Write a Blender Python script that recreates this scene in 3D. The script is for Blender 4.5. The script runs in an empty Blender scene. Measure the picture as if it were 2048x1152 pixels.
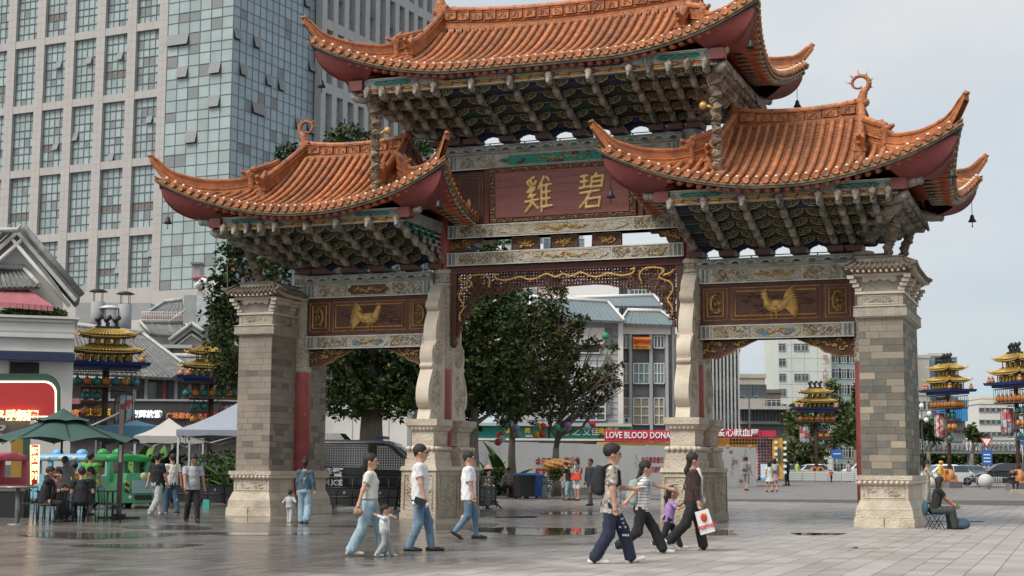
import bpy, bmesh, math, random
import numpy as np
from mathutils import Vector, Matrix, Euler
random.seed(7); rng = np.random.default_rng(7)
PI = math.pi; sin, cos = math.sin, math.cos
scn = bpy.context.scene; COL = scn.collection
# ---------------------------------------------------------------- camera, world, sun, exposure
FPX = 3032.24; YAW, PIT, ROL = .3581, .1169, .0057
CAMP = Vector((13.3726, -39.9278, 1.44))
cF = Vector((-sin(YAW)*cos(PIT), cos(YAW)*cos(PIT), sin(PIT)))
_R0 = Vector((cos(YAW), sin(YAW), 0)); _U0 = _R0.cross(cF)
cR = _R0*cos(ROL)+_U0*sin(ROL); cU = _U0*cos(ROL)-_R0*sin(ROL)
cam = bpy.data.cameras.new('camera'); camo = bpy.data.objects.new('camera', cam); COL.objects.link(camo)
cam.sensor_width = 36; cam.lens = FPX*36/2048; cam.clip_end = 4000; cam.clip_start = .1
m3 = Matrix((cR, cU, -cF)).transposed(); camo.matrix_world = Matrix.Translation(CAMP) @ m3.to_4x4()
scn.camera = camo
SUN_EL, SUN_AZ = math.radians(50), math.radians(238)      # azimuth: direction the light comes from, from +x counter-clockwise
w = bpy.data.worlds.new('World'); scn.world = w; w.use_nodes = True
nt = w.node_tree; nt.nodes.clear(); N = nt.nodes.new; L = nt.links.new
sky = N('ShaderNodeTexSky'); sky.sky_type = 'NISHITA'; sky.sun_disc = False
sky.sun_elevation = SUN_EL; sky.sun_rotation = PI/2-SUN_AZ
sky.dust_density = 2.5; sky.air_density = 1.0
skm = N('ShaderNodeVectorMath'); skm.operation = 'SCALE'; skm.inputs[3].default_value = .10; L(sky.outputs[0], skm.inputs[0])
tc = N('ShaderNodeTexCoord'); mp = N('ShaderNodeMapping'); mp.inputs['Scale'].default_value = (1, 1, 2.2); L(tc.outputs['Generated'], mp.inputs[0])
no = N('ShaderNodeTexNoise'); no.inputs['Scale'].default_value = 2.3; no.inputs['Detail'].default_value = 7; no.inputs['Roughness'].default_value = .55
L(mp.outputs[0], no.inputs['Vector'])
cr = N('ShaderNodeValToRGB'); cr.color_ramp.elements[0].position = .36; cr.color_ramp.elements[1].position = .66
cr.color_ramp.elements[0].color = (.42, .475, .515, 1); cr.color_ramp.elements[1].color = (.60, .60, .59, 1)
L(no.outputs['Fac'], cr.inputs[0])
mx = N('ShaderNodeMix'); mx.data_type = 'RGBA'; mx.inputs[0].default_value = .84
L(skm.outputs[0], mx.inputs[6]); L(cr.outputs[0], mx.inputs[7])
bg = N('ShaderNodeBackground'); bg.inputs[1].default_value = 1.0; L(mx.outputs[2], bg.inputs[0])
out = N('ShaderNodeOutputWorld'); L(bg.outputs[0], out.inputs[0])
sl = bpy.data.lights.new('sun', 'SUN'); so = bpy.data.objects.new('sun', sl); COL.objects.link(so)
sl.energy = 2.5; sl.angle = math.radians(30); sl.color = (1, .95, .88)
sd = Vector((cos(SUN_AZ)*cos(SUN_EL), sin(SUN_AZ)*cos(SUN_EL), sin(SUN_EL)))
so.rotation_euler = sd.to_track_quat('Z', 'Y').to_euler()
so['kind'] = 'structure'
vs = scn.view_settings; scn.display_settings.display_device = 'sRGB'
vs.view_transform = 'Standard'; vs.look = 'None'; vs.exposure = 0.50; vs.gamma = 1; vs.use_curve_mapping = False
scn.cycles.max_bounces = 6; scn.cycles.diffuse_bounces = 3; scn.cycles.glossy_bounces = 3; scn.cycles.transparent_max_bounces = 8
scn.cycles.caustics_reflective = False; scn.cycles.caustics_refractive = False
# ---------------------------------------------------------------- placing helpers: photo pixel + a real plane or distance -> world point
def ray(u, v): return cF+cR*((u-1024)/FPX)-cU*((v-576)/FPX)
def gz(x, y):                                    # the plaza rises very gently away from the gate
 d = (Vector((x, y, 0))-CAMP).dot(cF)
 return .0042*min(max(0, d-48), 80)
def on_y(u, v, y): d = ray(u, v); return CAMP+d*((y-CAMP.y)/d.y)
def on_x(u, v, x): d = ray(u, v); return CAMP+d*((x-CAMP.x)/d.x)
def on_z(u, v, z): d = ray(u, v); return CAMP+d*((z-CAMP.z)/d.z)
def at(u, v, Z): d = ray(u, v); return CAMP+d*(Z/d.dot(HF))      # Z: horizontal distance ahead of the camera
HX = Vector((cos(YAW), sin(YAW), 0)); HF = Vector((-sin(YAW), cos(YAW), 0))   # camera-right and camera-forward on the ground
def ground(u, v):
 z = 0
 for _ in range(12):
  p = on_z(u, v, z); z = gz(p.x, p.y)*.5+z*.5
 return Vector((p.x, p.y, gz(p.x, p.y)))
def gat(u, Z):                                   # ground point under pixel column u at forward distance Z
 p = at(u, 930, Z); return Vector((p.x, p.y, gz(p.x, p.y)))
VROT = YAW                                       # rotation that turns +x to camera right
# ---------------------------------------------------------------- materials
MATS = {}
def lin(c): return tuple(((x/255)/12.92 if x/255 <= .04045 else ((x/255+.055)/1.055)**2.4) for x in c)
def M(name, col, rough=.7, var=.25, scale=3.0, bump=0.0, bscale=30, metal=0, col2=None, thr=(.45, .6), emit=0, island=0, spec=.5,
 vor=0, vscale=6, detail=6, stretch=None, coat=0, alpha=1, c3=None, thr3=(.6, .66), s3=1.0, vcol=None, vcs=14, vcw=.06):
 """procedural material: base colour varied by noise, optional second colour in patches, optional per-piece variation, bump"""
 if name in MATS: return MATS[name]
 m = bpy.data.materials.new(name); m.use_nodes = True; MATS[name] = m
 t = m.node_tree; b = t.nodes['Principled BSDF']; N = t.nodes.new; L = t.links.new
 g = N('ShaderNodeNewGeometry'); src = g.outputs['Position']
 if stretch:
  mp = N('ShaderNodeMapping'); mp.inputs['Scale'].default_value = stretch; L(src, mp.inputs[0]); src = mp.outputs[0]
 n1 = N('ShaderNodeTexNoise'); n1.inputs['Scale'].default_value = scale; n1.inputs['Detail'].default_value = detail; n1.inputs['Roughness'].default_value = .62
 L(src, n1.inputs['Vector'])
 mr = N('ShaderNodeMapRange'); mr.inputs[1].default_value = .3; mr.inputs[2].default_value = .7
 mr.inputs[3].default_value = 1-var; mr.inputs[4].default_value = 1+var; L(n1.outputs['Fac'], mr.inputs[0])
 fac = mr.outputs[0]
 if island:
  i2 = N('ShaderNodeObjectInfo'); ad = N('ShaderNodeMath'); ad.operation = 'ADD'; L(g.outputs['Random Per Island'], ad.inputs[0]); L(i2.outputs['Random'], ad.inputs[1])
  fr = N('ShaderNodeMath'); fr.operation = 'FRACT'; L(ad.outputs[0], fr.inputs[0])
  m2 = N('ShaderNodeMapRange'); m2.inputs[3].default_value = 1-island; m2.inputs[4].default_value = 1+island; L(fr.outputs[0], m2.inputs[0])
  mu = N('ShaderNodeMath'); mu.operation = 'MULTIPLY'; L(fac, mu.inputs[0]); L(m2.outputs[0], mu.inputs[1]); fac = mu.outputs[0]
 if col2 is not None:
  n2 = N('ShaderNodeTexNoise'); n2.inputs['Scale'].default_value = scale*.45; n2.inputs['Detail'].default_value = 8; n2.inputs['Roughness'].default_value = .68
  L(src, n2.inputs['Vector'])
  r2 = N('ShaderNodeMapRange'); r2.inputs[1].default_value = thr[0]; r2.inputs[2].default_value = thr[1]; L(n2.outputs['Fac'], r2.inputs[0])
  mc = N('ShaderNodeMix'); mc.data_type = 'RGBA'; mc.inputs[6].default_value = (*col, 1); mc.inputs[7].default_value = (*col2, 1); L(r2.outputs[0], mc.inputs[0])
  csrc = mc.outputs[2]
  if c3 is not None:
   n3 = N('ShaderNodeTexNoise'); n3.inputs['Scale'].default_value = s3; n3.inputs['Detail'].default_value = 7; n3.inputs['Roughness'].default_value = .6
   ofs = N('ShaderNodeVectorMath'); ofs.inputs[1].default_value = (17.3, 5.1, 9.7); L(src, ofs.inputs[0]); L(ofs.outputs[0], n3.inputs['Vector'])
   r3 = N('ShaderNodeMapRange'); r3.inputs[1].default_value = thr3[0]; r3.inputs[2].default_value = thr3[1]; L(n3.outputs['Fac'], r3.inputs[0])
   m3_ = N('ShaderNodeMix'); m3_.data_type = 'RGBA'; m3_.inputs[7].default_value = (*c3, 1); L(csrc, m3_.inputs[6]); L(r3.outputs[0], m3_.inputs[0]); csrc = m3_.outputs[2]
 else:
  rgb = N('ShaderNodeRGB'); rgb.outputs[0].default_value = (*col, 1); csrc = rgb.outputs[0]
 if vcol is not None:                       # thin painted or dirty lines along irregular cells
  vo2 = N('ShaderNodeTexVoronoi'); vo2.feature = 'DISTANCE_TO_EDGE'; vo2.inputs['Scale'].default_value = vcs; L(src, vo2.inputs['Vector'])
  rv = N('ShaderNodeMapRange'); rv.inputs[1].default_value = vcw*.4; rv.inputs[2].default_value = vcw*1.6; rv.inputs[3].default_value = .85; rv.inputs[4].default_value = 0; L(vo2.outputs['Distance'], rv.inputs[0])
  mv = N('ShaderNodeMix'); mv.data_type = 'RGBA'; mv.inputs[7].default_value = (*vcol, 1); L(csrc, mv.inputs[6]); L(rv.outputs[0], mv.inputs[0]); csrc = mv.outputs[2]
 sc = N('ShaderNodeVectorMath'); sc.operation = 'SCALE'; L(csrc, sc.inputs[0]); L(fac, sc.inputs[3])
 L(sc.outputs[0], b.inputs['Base Color'])
 b.inputs['Roughness'].default_value = rough; b.inputs['Metallic'].default_value = metal; b.inputs['Specular IOR Level'].default_value = spec
 if coat: b.inputs['Coat Weight'].default_value = coat; b.inputs['Coat Roughness'].default_value = .08
 if emit:
  L(sc.outputs[0], b.inputs['Emission Color']); b.inputs['Emission Strength'].default_value = emit
 if bump:
  nb = N('ShaderNodeTexNoise'); nb.inputs['Scale'].default_value = bscale; nb.inputs['Detail'].default_value = 4; L(g.outputs['Position'], nb.inputs['Vector'])
  h = nb.outputs['Fac']
  if vor:
   vo = N('ShaderNodeTexVoronoi'); vo.feature = 'DISTANCE_TO_EDGE'; vo.inputs['Scale'].default_value = vscale; L(g.outputs['Position'], vo.inputs['Vector'])
   mm = N('ShaderNodeMath'); mm.operation = 'MULTIPLY_ADD'; mm.inputs[1].default_value = vor; L(vo.outputs['Distance'], mm.inputs[0]); L(h, mm.inputs[2]); h = mm.outputs[0]
  bp = N('ShaderNodeBump'); bp.inputs['Strength'].default_value = min(1, bump*1.5); bp.inputs['Distance'].default_value = .02*bump+.004; L(h, bp.inputs['Height']); L(bp.outputs[0], b.inputs['Normal'])
 return m
def P(name, col, rough=.5, **k): return M(name, lin(col), rough, **k)      # sRGB helper
def RF(u): k = (u-1024)/FPX; return (HF+HX*k).normalized()
def flat(name, rgb, rough=.5, emit=0, metal=0, spec=.5, trans=0):
 if name in MATS: return MATS[name]
 m = bpy.data.materials.new(name); m.use_nodes = True; MATS[name] = m; b = m.node_tree.nodes['Principled BSDF']
 c = (*lin(rgb), 1); b.inputs['Base Color'].default_value = c; b.inputs['Roughness'].default_value = rough; b.inputs['Metallic'].default_value = metal
 b.inputs['Specular IOR Level'].default_value = spec
 if emit: b.inputs['Emission Color'].default_value = c; b.inputs['Emission Strength'].default_value = emit
 if trans: b.inputs['Transmission Weight'].default_value = trans
 return m
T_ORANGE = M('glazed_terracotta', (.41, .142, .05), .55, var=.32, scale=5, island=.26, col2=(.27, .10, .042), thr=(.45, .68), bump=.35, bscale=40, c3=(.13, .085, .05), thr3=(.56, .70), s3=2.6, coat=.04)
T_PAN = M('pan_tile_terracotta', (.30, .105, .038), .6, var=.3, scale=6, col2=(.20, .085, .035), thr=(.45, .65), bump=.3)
T_CARVE = M('carved_terracotta', (.38, .132, .045), .6, var=.3, scale=5, island=.1, col2=(.28, .08, .025), thr=(.5, .7), bump=.9, bscale=26, vor=1.5, vscale=14, coat=.15)
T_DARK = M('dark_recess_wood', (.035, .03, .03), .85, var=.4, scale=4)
T_RED = M('faded_red_lacquer', (.20, .042, .036), .6, var=.2, scale=2, col2=(.13, .03, .028), thr=(.5, .7), bump=.2)
T_COLRED = M('column_red', (.37, .088, .08), .5, var=.16, scale=1.5, col2=(.24, .055, .05), thr=(.55, .75), c3=(.5, .42, .38), thr3=(.70, .72), s3=7)
T_GOLD = M('gold_leaf', (.58, .35, .10), .42, var=.22, scale=8, metal=.2, col2=(.38, .21, .06), thr=(.55, .72), bump=.3)
T_GOLDD = M('old_gold', (.38, .235, .08), .5, var=.35, scale=9, metal=.2, col2=(.10, .065, .03), thr=(.5, .66), bump=.5)
T_BROWN = M('carved_brown_wood', (.12, .048, .03), .62, var=.35, scale=5, bump=.7, bscale=22, vor=1.2, vscale=12)
T_BROWNS = M('brown_wood', (.10, .034, .024), .55, var=.25, scale=3, bump=.2)
T_GREYW = M('weathered_painted_wood', (.36, .31, .25), .8, var=.4, scale=6, col2=(.08, .068, .055), thr=(.44, .62), bump=.8, bscale=24, vor=1.2, vscale=16, c3=(.07, .12, .10), thr3=(.60, .68), s3=2.5)
T_PAINT = M('faded_painted_beam', (.52, .48, .40), .7, var=.2, scale=4, vcol=(.27, .20, .10), vcs=10, vcw=.06, col2=(.42, .36, .25), thr=(.46, .62), bump=.5, bscale=30, vor=1, vscale=14)
T_PALE = M('pale_line_paint', (.60, .58, .52), .7, var=.2, scale=5)
T_GREEN = M('green_paint', (.012, .15, .105), .6, var=.3, scale=4, col2=(.02, .07, .055), thr=(.5, .7))
T_TURQ = M('turquoise_cartouche', (.02, .22, .16), .6, var=.2, scale=5, col2=(.30, .29, .26), thr=(.60, .63), c3=(.055, .04, .03), thr3=(.54, .58), s3=3.5)
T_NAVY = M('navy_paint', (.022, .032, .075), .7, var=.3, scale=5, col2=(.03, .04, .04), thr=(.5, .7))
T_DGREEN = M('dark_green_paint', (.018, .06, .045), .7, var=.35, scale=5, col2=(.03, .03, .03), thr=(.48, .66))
T_STONE = M('carved_limestone', (.56, .485, .385), .75, var=.16, scale=2.5, col2=(.36, .295, .215), thr=(.48, .7), bump=.75, bscale=26, vor=.9, vscale=13, island=.07, c3=(.34, .20, .10), thr3=(.66, .78), s3=.9)
T_STONES = M('smooth_limestone', (.60, .52, .42), .7, var=.12, scale=2, col2=(.40, .33, .24), thr=(.5, .75), bump=.2, island=.07)
T_BRICK = M('grey_brick_stone', (.265, .225, .175), .8, var=.18, scale=1.2, island=.07, col2=(.21, .18, .145), thr=(.5, .7), bump=.25, bscale=40)
T_BRICKD = M('dark_replacement_stone', (.13, .125, .108), .75, var=.22, scale=4, island=.22, bump=.35, bscale=40)
T_BRICKL = M('warm_pale_brick_stone', (.33, .275, .20), .8, var=.14, scale=3, island=.12, bump=.3, bscale=40)
# ---------------------------------------------------------------- mesh helpers
class MB:
 """collects quads and triangles with material slots, then links them as ONE mesh object"""
 def __init__(s): s.v = []; s.f = []; s.m = []; s.mats = []; s.sm = []
 def mi(s, m):
  if m not in s.mats: s.mats.append(m)
  return s.mats.index(m)
 def add(s, vs, fs, m, smooth=False):
  b = len(s.v); s.v.extend([tuple(x) for x in vs]); k = s.mi(m)
  for f in fs: s.f.append(tuple(i+b for i in f)); s.m.append(k); s.sm.append(smooth)
 def box(s, c, d, m, rot=0, rx=0, ry=0, top=None):
  x, y, z = d[0]/2, d[1]/2, d[2]/2; t = top if top is not None else (1, 1)
  vs = [(-x, -y, -z), (x, -y, -z), (x, y, -z), (-x, y, -z), (-x*t[0], -y*t[1], z), (x*t[0], -y*t[1], z), (x*t[0], y*t[1], z), (-x*t[0], y*t[1], z)]
  if rot or rx or ry:
   R = Euler((rx, ry, rot)).to_matrix(); vs = [tuple(R @ Vector(v)) for v in vs]
  s.add([(v[0]+c[0], v[1]+c[1], v[2]+c[2]) for v in vs], [(0, 3, 2, 1), (4, 5, 6, 7), (0, 1, 5, 4), (1, 2, 6, 5), (2, 3, 7, 6), (3, 0, 4, 7)], m)
 def bb(s, a, b, m): s.box([(a[i]+b[i])/2 for i in range(3)], [abs(b[i]-a[i]) for i in range(3)], m)
 def tube(s, pts, r, m, n=8, caps=True, flatz=1.0, smooth=True, rs=None):
  pts = [Vector(p) for p in pts]; k = len(pts); vs = []; fs = []
  if k < 2: return
  up = Vector((0, 0, 1)); prev = None
  for i, p in enumerate(pts):
   t = (pts[min(i+1, k-1)]-pts[max(i-1, 0)]); t = t.normalized() if t.length > 1e-9 else Vector((0, 0, 1))
   if prev is None:
    a = t.cross(up if abs(t.z) < .95 else Vector((1, 0, 0))).normalized()
   else:
    a = (prev-t*prev.dot(t)); a = a.normalized() if a.length > 1e-6 else t.orthogonal().normalized()
   prev = a; b = t.cross(a); rr = rs[i] if rs else (r[i] if isinstance(r, (list, tuple)) else r)
   for j in range(n):
    an = 2*PI*j/n; q = p+a*(rr*cos(an))+b*(rr*sin(an)*flatz); vs.append(q)
  for i in range(k-1):
   for j in range(n):
    fs.append((i*n+j, i*n+(j+1) % n, (i+1)*n+(j+1) % n, (i+1)*n+j))
  if caps: fs.append(tuple(range(n-1, -1, -1))); fs.append(tuple((k-1)*n+j for j in range(n)))
  s.add(vs, fs, m, smooth)
 def lathe(s, prof, c, m, n=16, smooth=True, sx=1, sy=1, a0=0, rot=None):
  vs = []; fs = []; k = len(prof)
  for (r, z) in prof:
   for j in range(n):
    a = a0+2*PI*j/n; vs.append(Vector((r*cos(a)*sx, r*sin(a)*sy, z)))
  if rot is not None: vs = [rot @ v for v in vs]
  vs = [v+Vector(c) for v in vs]
  for i in range(k-1):
   for j in range(n): fs.append((i*n+j, i*n+(j+1) % n, (i+1)*n+(j+1) % n, (i+1)*n+j))
  fs.append(tuple(range(n-1, -1, -1))); fs.append(tuple((k-1)*n+j for j in range(n)))
  s.add(vs, fs, m, smooth)
 def sph(s, c, r, m, n=10, sc=(1, 1, 1), rot=None):
  k = max(4, n//2+1); vs = []; fs = []
  for i in range(k+1):
   th = PI*i/k
   for j in range(n):
    a = 2*PI*j/n; v = Vector((r*sin(th)*cos(a)*sc[0], r*sin(th)*sin(a)*sc[1], r*cos(th)*sc[2]))
    if rot is not None: v = rot @ v
    vs.append(v+Vector(c))
  for i in range(k):
   for j in range(n): fs.append((i*n+j, (i+1)*n+j, (i+1)*n+(j+1) % n, i*n+(j+1) % n))
  s.add(vs, fs, m, True)
 def prism(s, poly, y0, y1, m, axis='y', smooth=False, cap=True):
  """poly in a plane, extruded along an axis. axis y: poly=(x,z); axis x: poly=(y,z); axis z: poly=(x,y)"""
  n = len(poly)
  def P3(p, t): return (p[0], t, p[1]) if axis == 'y' else ((t, p[0], p[1]) if axis == 'x' else (p[0], p[1], t))
  vs = [P3(p, y0) for p in poly]+[P3(p, y1) for p in poly]
  fs = [(i, (i+1) % n, n+(i+1) % n, n+i) for i in range(n)]
  s.add(vs, fs, m, smooth)
  if cap:
   from mathutils.geometry import tessellate_polygon
   tr = tessellate_polygon([[Vector((p[0], p[1], 0)) for p in poly]])
   s.add(vs, [tuple(t) for t in tr]+[tuple(n+i for i in reversed(t)) for t in tr], m)
 def sheet(s, grid, m, smooth=True, flip=False):
  a = len(grid); b = len(grid[0]); vs = [p for r in grid for p in r]; fs = []
  for i in range(a-1):
   for j in range(b-1):
    q = (i*b+j, i*b+j+1, (i+1)*b+j+1, (i+1)*b+j); fs.append(q[::-1] if flip else q)
  s.add(vs, fs, m, smooth)
 def mesh(s, name):
  me = bpy.data.meshes.new(name); me.from_pydata(s.v, [], s.f); me.polygons.foreach_set('material_index', s.m); me.polygons.foreach_set('use_smooth', s.sm)
  for m in s.mats: me.materials.append(m)
  bm = bmesh.new(); bm.from_mesh(me); bmesh.ops.recalc_face_normals(bm, faces=bm.faces); bm.to_mesh(me); bm.free()
  me.update(); return me
 def build(s, name, parent=None, loc=None, rotz=None, recalc=True):
  return obj(name, s.mesh(name), parent, loc, rotz)
def obj(name, me, parent=None, loc=None, rotz=None):
 o = bpy.data.objects.new(name, me); COL.objects.link(o)
 if parent is not None: o.parent = parent
 if loc is not None: o.location = loc
 if rotz is not None: o.rotation_euler = (0, 0, rotz)
 return o
def tag(o, label=None, cat=None, group=None, kind=None):
 if label: o['label'] = label
 if cat: o['category'] = cat
 if group: o['group'] = group
 if kind: o['kind'] = kind
 return o
def empty(name, loc=(0, 0, 0), rotz=0, label=None, cat=None, group=None, parent=None):
 o = bpy.data.objects.new(name, None); COL.objects.link(o); o.location = loc; o.rotation_euler = (0, 0, rotz); o.empty_display_size = .2
 if parent is not None: o.parent = parent
 return tag(o, label, cat, group)
def struct(mb, name, loc=None, rotz=None): return tag(mb.build(name, None, loc, rotz), kind='structure')
def copy_tree(o, parent=None, loc=None, rotz=None, label=None):
 c = o.copy(); COL.objects.link(c); c.parent = parent
 if loc is not None: c.location = loc
 if rotz is not None: c.rotation_euler = (0, 0, rotz)
 if label: c['label'] = label
 for ch in KIDS.get(o.name, []) or list(o.children): copy_tree(ch, c)
 return c
KIDS = {}
def spiral(cx, cz, r0, turns, n=24, a0=0, y=0, hand=1):
 return [(cx+r0*(1-.85*i/n)*cos(a0+hand*2*PI*turns*i/n), y, cz+r0*(1-.85*i/n)*sin(a0+hand*2*PI*turns*i/n)) for i in range(n+1)]
def text_mesh(name, body, size, depth, mat, parent=None, loc=(0, 0, 0), rot=(PI/2, 0, 0), bold=0, shear=0, align='CENTER', sx=1):
 c = bpy.data.curves.new(name, 'FONT'); c.body = body; c.size = size; c.extrude = depth; c.offset = bold; c.shear = shear
 c.align_x = align; c.align_y = 'CENTER'; c.resolution_u = 2
 t = bpy.data.objects.new('tmp', c); COL.objects.link(t); bpy.context.view_layer.update()
 dg = bpy.context.evaluated_depsgraph_get(); me = bpy.data.meshes.new_from_object(t.evaluated_get(dg)); bpy.data.objects.remove(t); bpy.data.curves.remove(c)
 me.materials.clear(); me.materials.append(mat); me.name = name
 o = obj(name, me, parent, loc); o.rotation_euler = rot; o.scale = (sx, 1, 1); return o
# ================================================================ THE GATE
GATE = empty('ceremonial_gate', (0, 0, 0), 0, 'huge ornate gate with three orange tiled roofs on four red columns and two stone piers', 'gate')
CX, TX = 3.68, 8.2
DECK = []
def gpart(mb, name, parent=GATE, **k): o = mb.build(name, parent); return tag(o, **k) if k else o
# ---------------------------------------------------------------- roofs
def make_roof(name, label, xc, ze, W, D, F, xg, rl, R, Rx0, a, b, zr0, zr1, rb, lengthy=False):
 """xc centre, ze eave height at middle, W/D half plan at mid eave, F flare of corners, xg gable half width, rl ridge half length"""
 root = empty(name, parent=GATE); root['label'] = label
 Wc, Dc = W+F, D+F; yg = D-(W-xg)*.98
 def qx(x): return max(0, (abs(x)-Rx0)/(Wc-Rx0))
 def qy(y): return max(0, abs(y)/Dc)
 def fx(x): return F*qx(x)**2.2            # front eave flare in y at x
 def fy(y): return F*qy(y)**2.2
 def rise(x, y): return R*qx(x)**1.65*min(1, qy(y))**2.0 if abs(x) < Wc*1.2 else R
 def zf(x, y):                              # front/back slope
  d = max(-.05, Dc-F+fx(x)-abs(y)); return ze+a*d+b*d*d+rise(x, y)
 def zs(x, y):
  d = max(-.05, Wc-F+fy(y)-abs(x)); return ze+a*d+b*d*d+R*min(1, qx(x))**1.0*qy(y)**1.65
 def hipx(y):                               # x of hip line at |y|
  t = (abs(y)-yg)/(Dc-yg); return xg+t*(Wc-xg)
 def hipy(x): t = (abs(x)-xg)/(Wc-xg); return yg+t*(Dc-yg)
 sp = .245; n = int(Wc/sp); xs = [(i)*sp for i in range(-n, n+1)]
 for side in (-1, 1):                       # front = -1
  pan = MB(); nx = int(2*Wc/.12);
  cols = [-Wc+2*Wc*i/nx for i in range(nx+1)]
  rows = 26; g = []
  for j in range(rows*2):
   k = j//2; row = []
   for x in cols:
    y0 = D+fx(x); yt = .12 if abs(x) < xg else hipy(x)
    t = (k+(j % 2))/rows; yy = y0+(yt-y0)*t
    row.append((x+xc, side*yy, zf(x, yy)-.03+(.035 if j % 2 == 0 else 0)))
   g.append(row)
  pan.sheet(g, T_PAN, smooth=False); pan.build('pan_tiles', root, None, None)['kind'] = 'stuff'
  stuff = MB()
  for x in xs:
   y0 = D+fx(x)+.02; yt = .30 if abs(x) < xg-.05 else hipy(x)+.02
   if abs(abs(x)-xg) < .10 and side == -1: yt = D*.62
   if y0-yt < .12: continue
   mb = MB() if side == -1 else stuff
   L_ = y0-yt; nt = max(1, int(L_/.29)); pts = []; rs = []
   for k in range(nt):
    for e, r in ((.0, .078), (.93, .068)):
     yy = y0-(k+e)*L_/nt; pts.append((x+xc, side*yy, zf(x, yy)+.02)); rs.append(r)
   pts.append((x+xc, side*yt, zf(x, yt)+.02)); rs.append(.066)
   mb.tube(pts, .1, T_ORANGE, n=10 if side == -1 else 6, rs=rs)
   if side == -1:
    dy = MB(); ye = y0+.0
    dz = zf(x, ye)+.015
    mb.lathe([(.082, -.03), (.088, 0), (.074, .012), (.064, .006), (.02, .012)], (x+xc, side*ye-.02, dz), T_ORANGE, n=14, rot=Matrix.Rotation(PI/2, 3, 'X'))
    mb.sph((x+xc+rng.uniform(-.01, .01), side*(ye-.11), dz+.10), .048, P_NAIL, n=6)
    mb.build('tile_roll', root)
  if side == 1: o = stuff.build('tile_roll', root); o['kind'] = 'stuff'
  ed = MB(); pts = [];
  for i in range(81):
   x = -Wc+2*Wc*i/80; y0 = D+fx(x); pts.append((x, y0))
  for (dy, dz, hh, th, mt) in ((0.0, -.095, .05, .05, P_EDGE), (-.07, -.145, .05, .06, T_GREYP)):
   g = []
   for (x, y0) in pts:
    zz = zf(x, y0)+dz; yb = side*(y0+dy)
    g.append([(x+xc, yb, zz+hh/2), (x+xc, yb, zz-hh/2), (x+xc, yb-side*th, zz-hh/2), (x+xc, yb-side*th, zz+hh/2)])
   ed.sheet(g, mt, smooth=False)
  for x in xs:
   xx = x+sp/2
   if abs(xx) > Wc-.05: continue
   y0 = D+fx(xx)+.01; zz = zf(xx, y0)-.03
   ed.prism([(xx+xc-.085, zz+.02), (xx+xc, zz-.075), (xx+xc+.085, zz+.02)], side*y0, side*(y0-.02), T_ORANGE)
  ed.build('eave_edge', root)
  rf = MB()
  for x in xs:
   xx = x*1.0
   if abs(xx) > Wc-1.0: continue
   y0 = D+fx(xx)-.14; zz = zf(xx, y0+.14)-.235
   yi = 1.9; zi = ze+.30+rise(xx, D)*.45
   if side == -1:
    m1 = MB(); m1.tube([(xx+xc, side*(y0+.0), zz), (xx+xc, side*yi, zi)], .066, P_RAFT, n=10); m1.build('rafter', root)
   else: rf.tube([(xx+xc, side*y0, zz), (xx+xc, side*yi, zi)], .06, P_RAFT, n=6)
   ed2 = None
  if side == 1: rf.build('rafter', root)['kind'] = 'stuff'
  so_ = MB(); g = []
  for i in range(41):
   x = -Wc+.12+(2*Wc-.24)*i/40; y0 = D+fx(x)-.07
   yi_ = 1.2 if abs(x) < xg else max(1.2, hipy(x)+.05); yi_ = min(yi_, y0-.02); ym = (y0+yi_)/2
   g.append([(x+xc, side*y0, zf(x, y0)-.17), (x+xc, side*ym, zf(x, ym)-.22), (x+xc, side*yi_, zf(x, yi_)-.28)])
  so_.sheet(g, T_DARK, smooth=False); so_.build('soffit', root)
 for side in (-1, 1):
  pan = MB(); rows = 16; ny = int(2*Dc/.12); g = []
  cols = [-Dc+2*Dc*i/ny for i in range(ny+1)]
  for j in range(rows*2):
   k = j//2; row = []
   for y in cols:
    x0 = W+fy(y); xt = xg-.1 if abs(y) < yg else hipx(y); t = (k+(j % 2))/rows; xx = x0+(xt-x0)*t
    row.append((side*xx+xc, y, zs(xx, y)-.03+(.035 if j % 2 == 0 else 0)))
   g.append(row)
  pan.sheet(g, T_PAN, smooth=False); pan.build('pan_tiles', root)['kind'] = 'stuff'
  n2 = int(Dc/sp); rf = MB(); ed = MB()
  for i in range(-n2, n2+1):
   y = i*sp; x0 = W+fy(y)+.02; xt = xg-.02 if abs(y) < yg else hipx(y)+.02
   if x0-xt > .12:
    mb = MB(); L_ = x0-xt; nt = max(1, int(L_/.29)); pts = []; rs = []
    for k in range(nt):
     for e, r in ((0, .078), (.93, .068)):
      xx = x0-(k+e)*L_/nt; pts.append((side*xx+xc, y, zs(xx, y)+.02)); rs.append(r)
    mb.tube(pts, .1, T_ORANGE, n=8, rs=rs)
    mb.sph((side*(x0-.1)+xc, y, zs(x0-.1, y)+.11), .048, P_NAIL, n=6)
    mb.lathe([(.082, -.03), (.088, 0), (.02, .012)], (side*x0+xc, y, zs(x0, y)+.015), T_ORANGE, n=12, rot=Matrix.Rotation(side*PI/2, 3, 'Y'))
    mb.build('tile_roll', root)
   if abs(y) < Dc-.9:
    z0 = zs(W+fy(y), y)-.235
    rf.tube([(side*(W+fy(y)-.14)+xc, y, z0), (side*(W-1.6)+xc, y*.9, ze+.35)], .062, P_RAFT, n=8)
   if abs(y) < Dc-.15:                # flying rafters, pale square battens
    z0 = zs(W+fy(y), y)-.19
    rf.tube([(side*(W+fy(y)-.05)+xc, y+.12, z0), (side*(W-.7)+xc, y*.93+.12, z0+.02-.1*qy(y))], .035, T_PAINT, n=4)
  rf.build('rafters', root)
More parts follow.
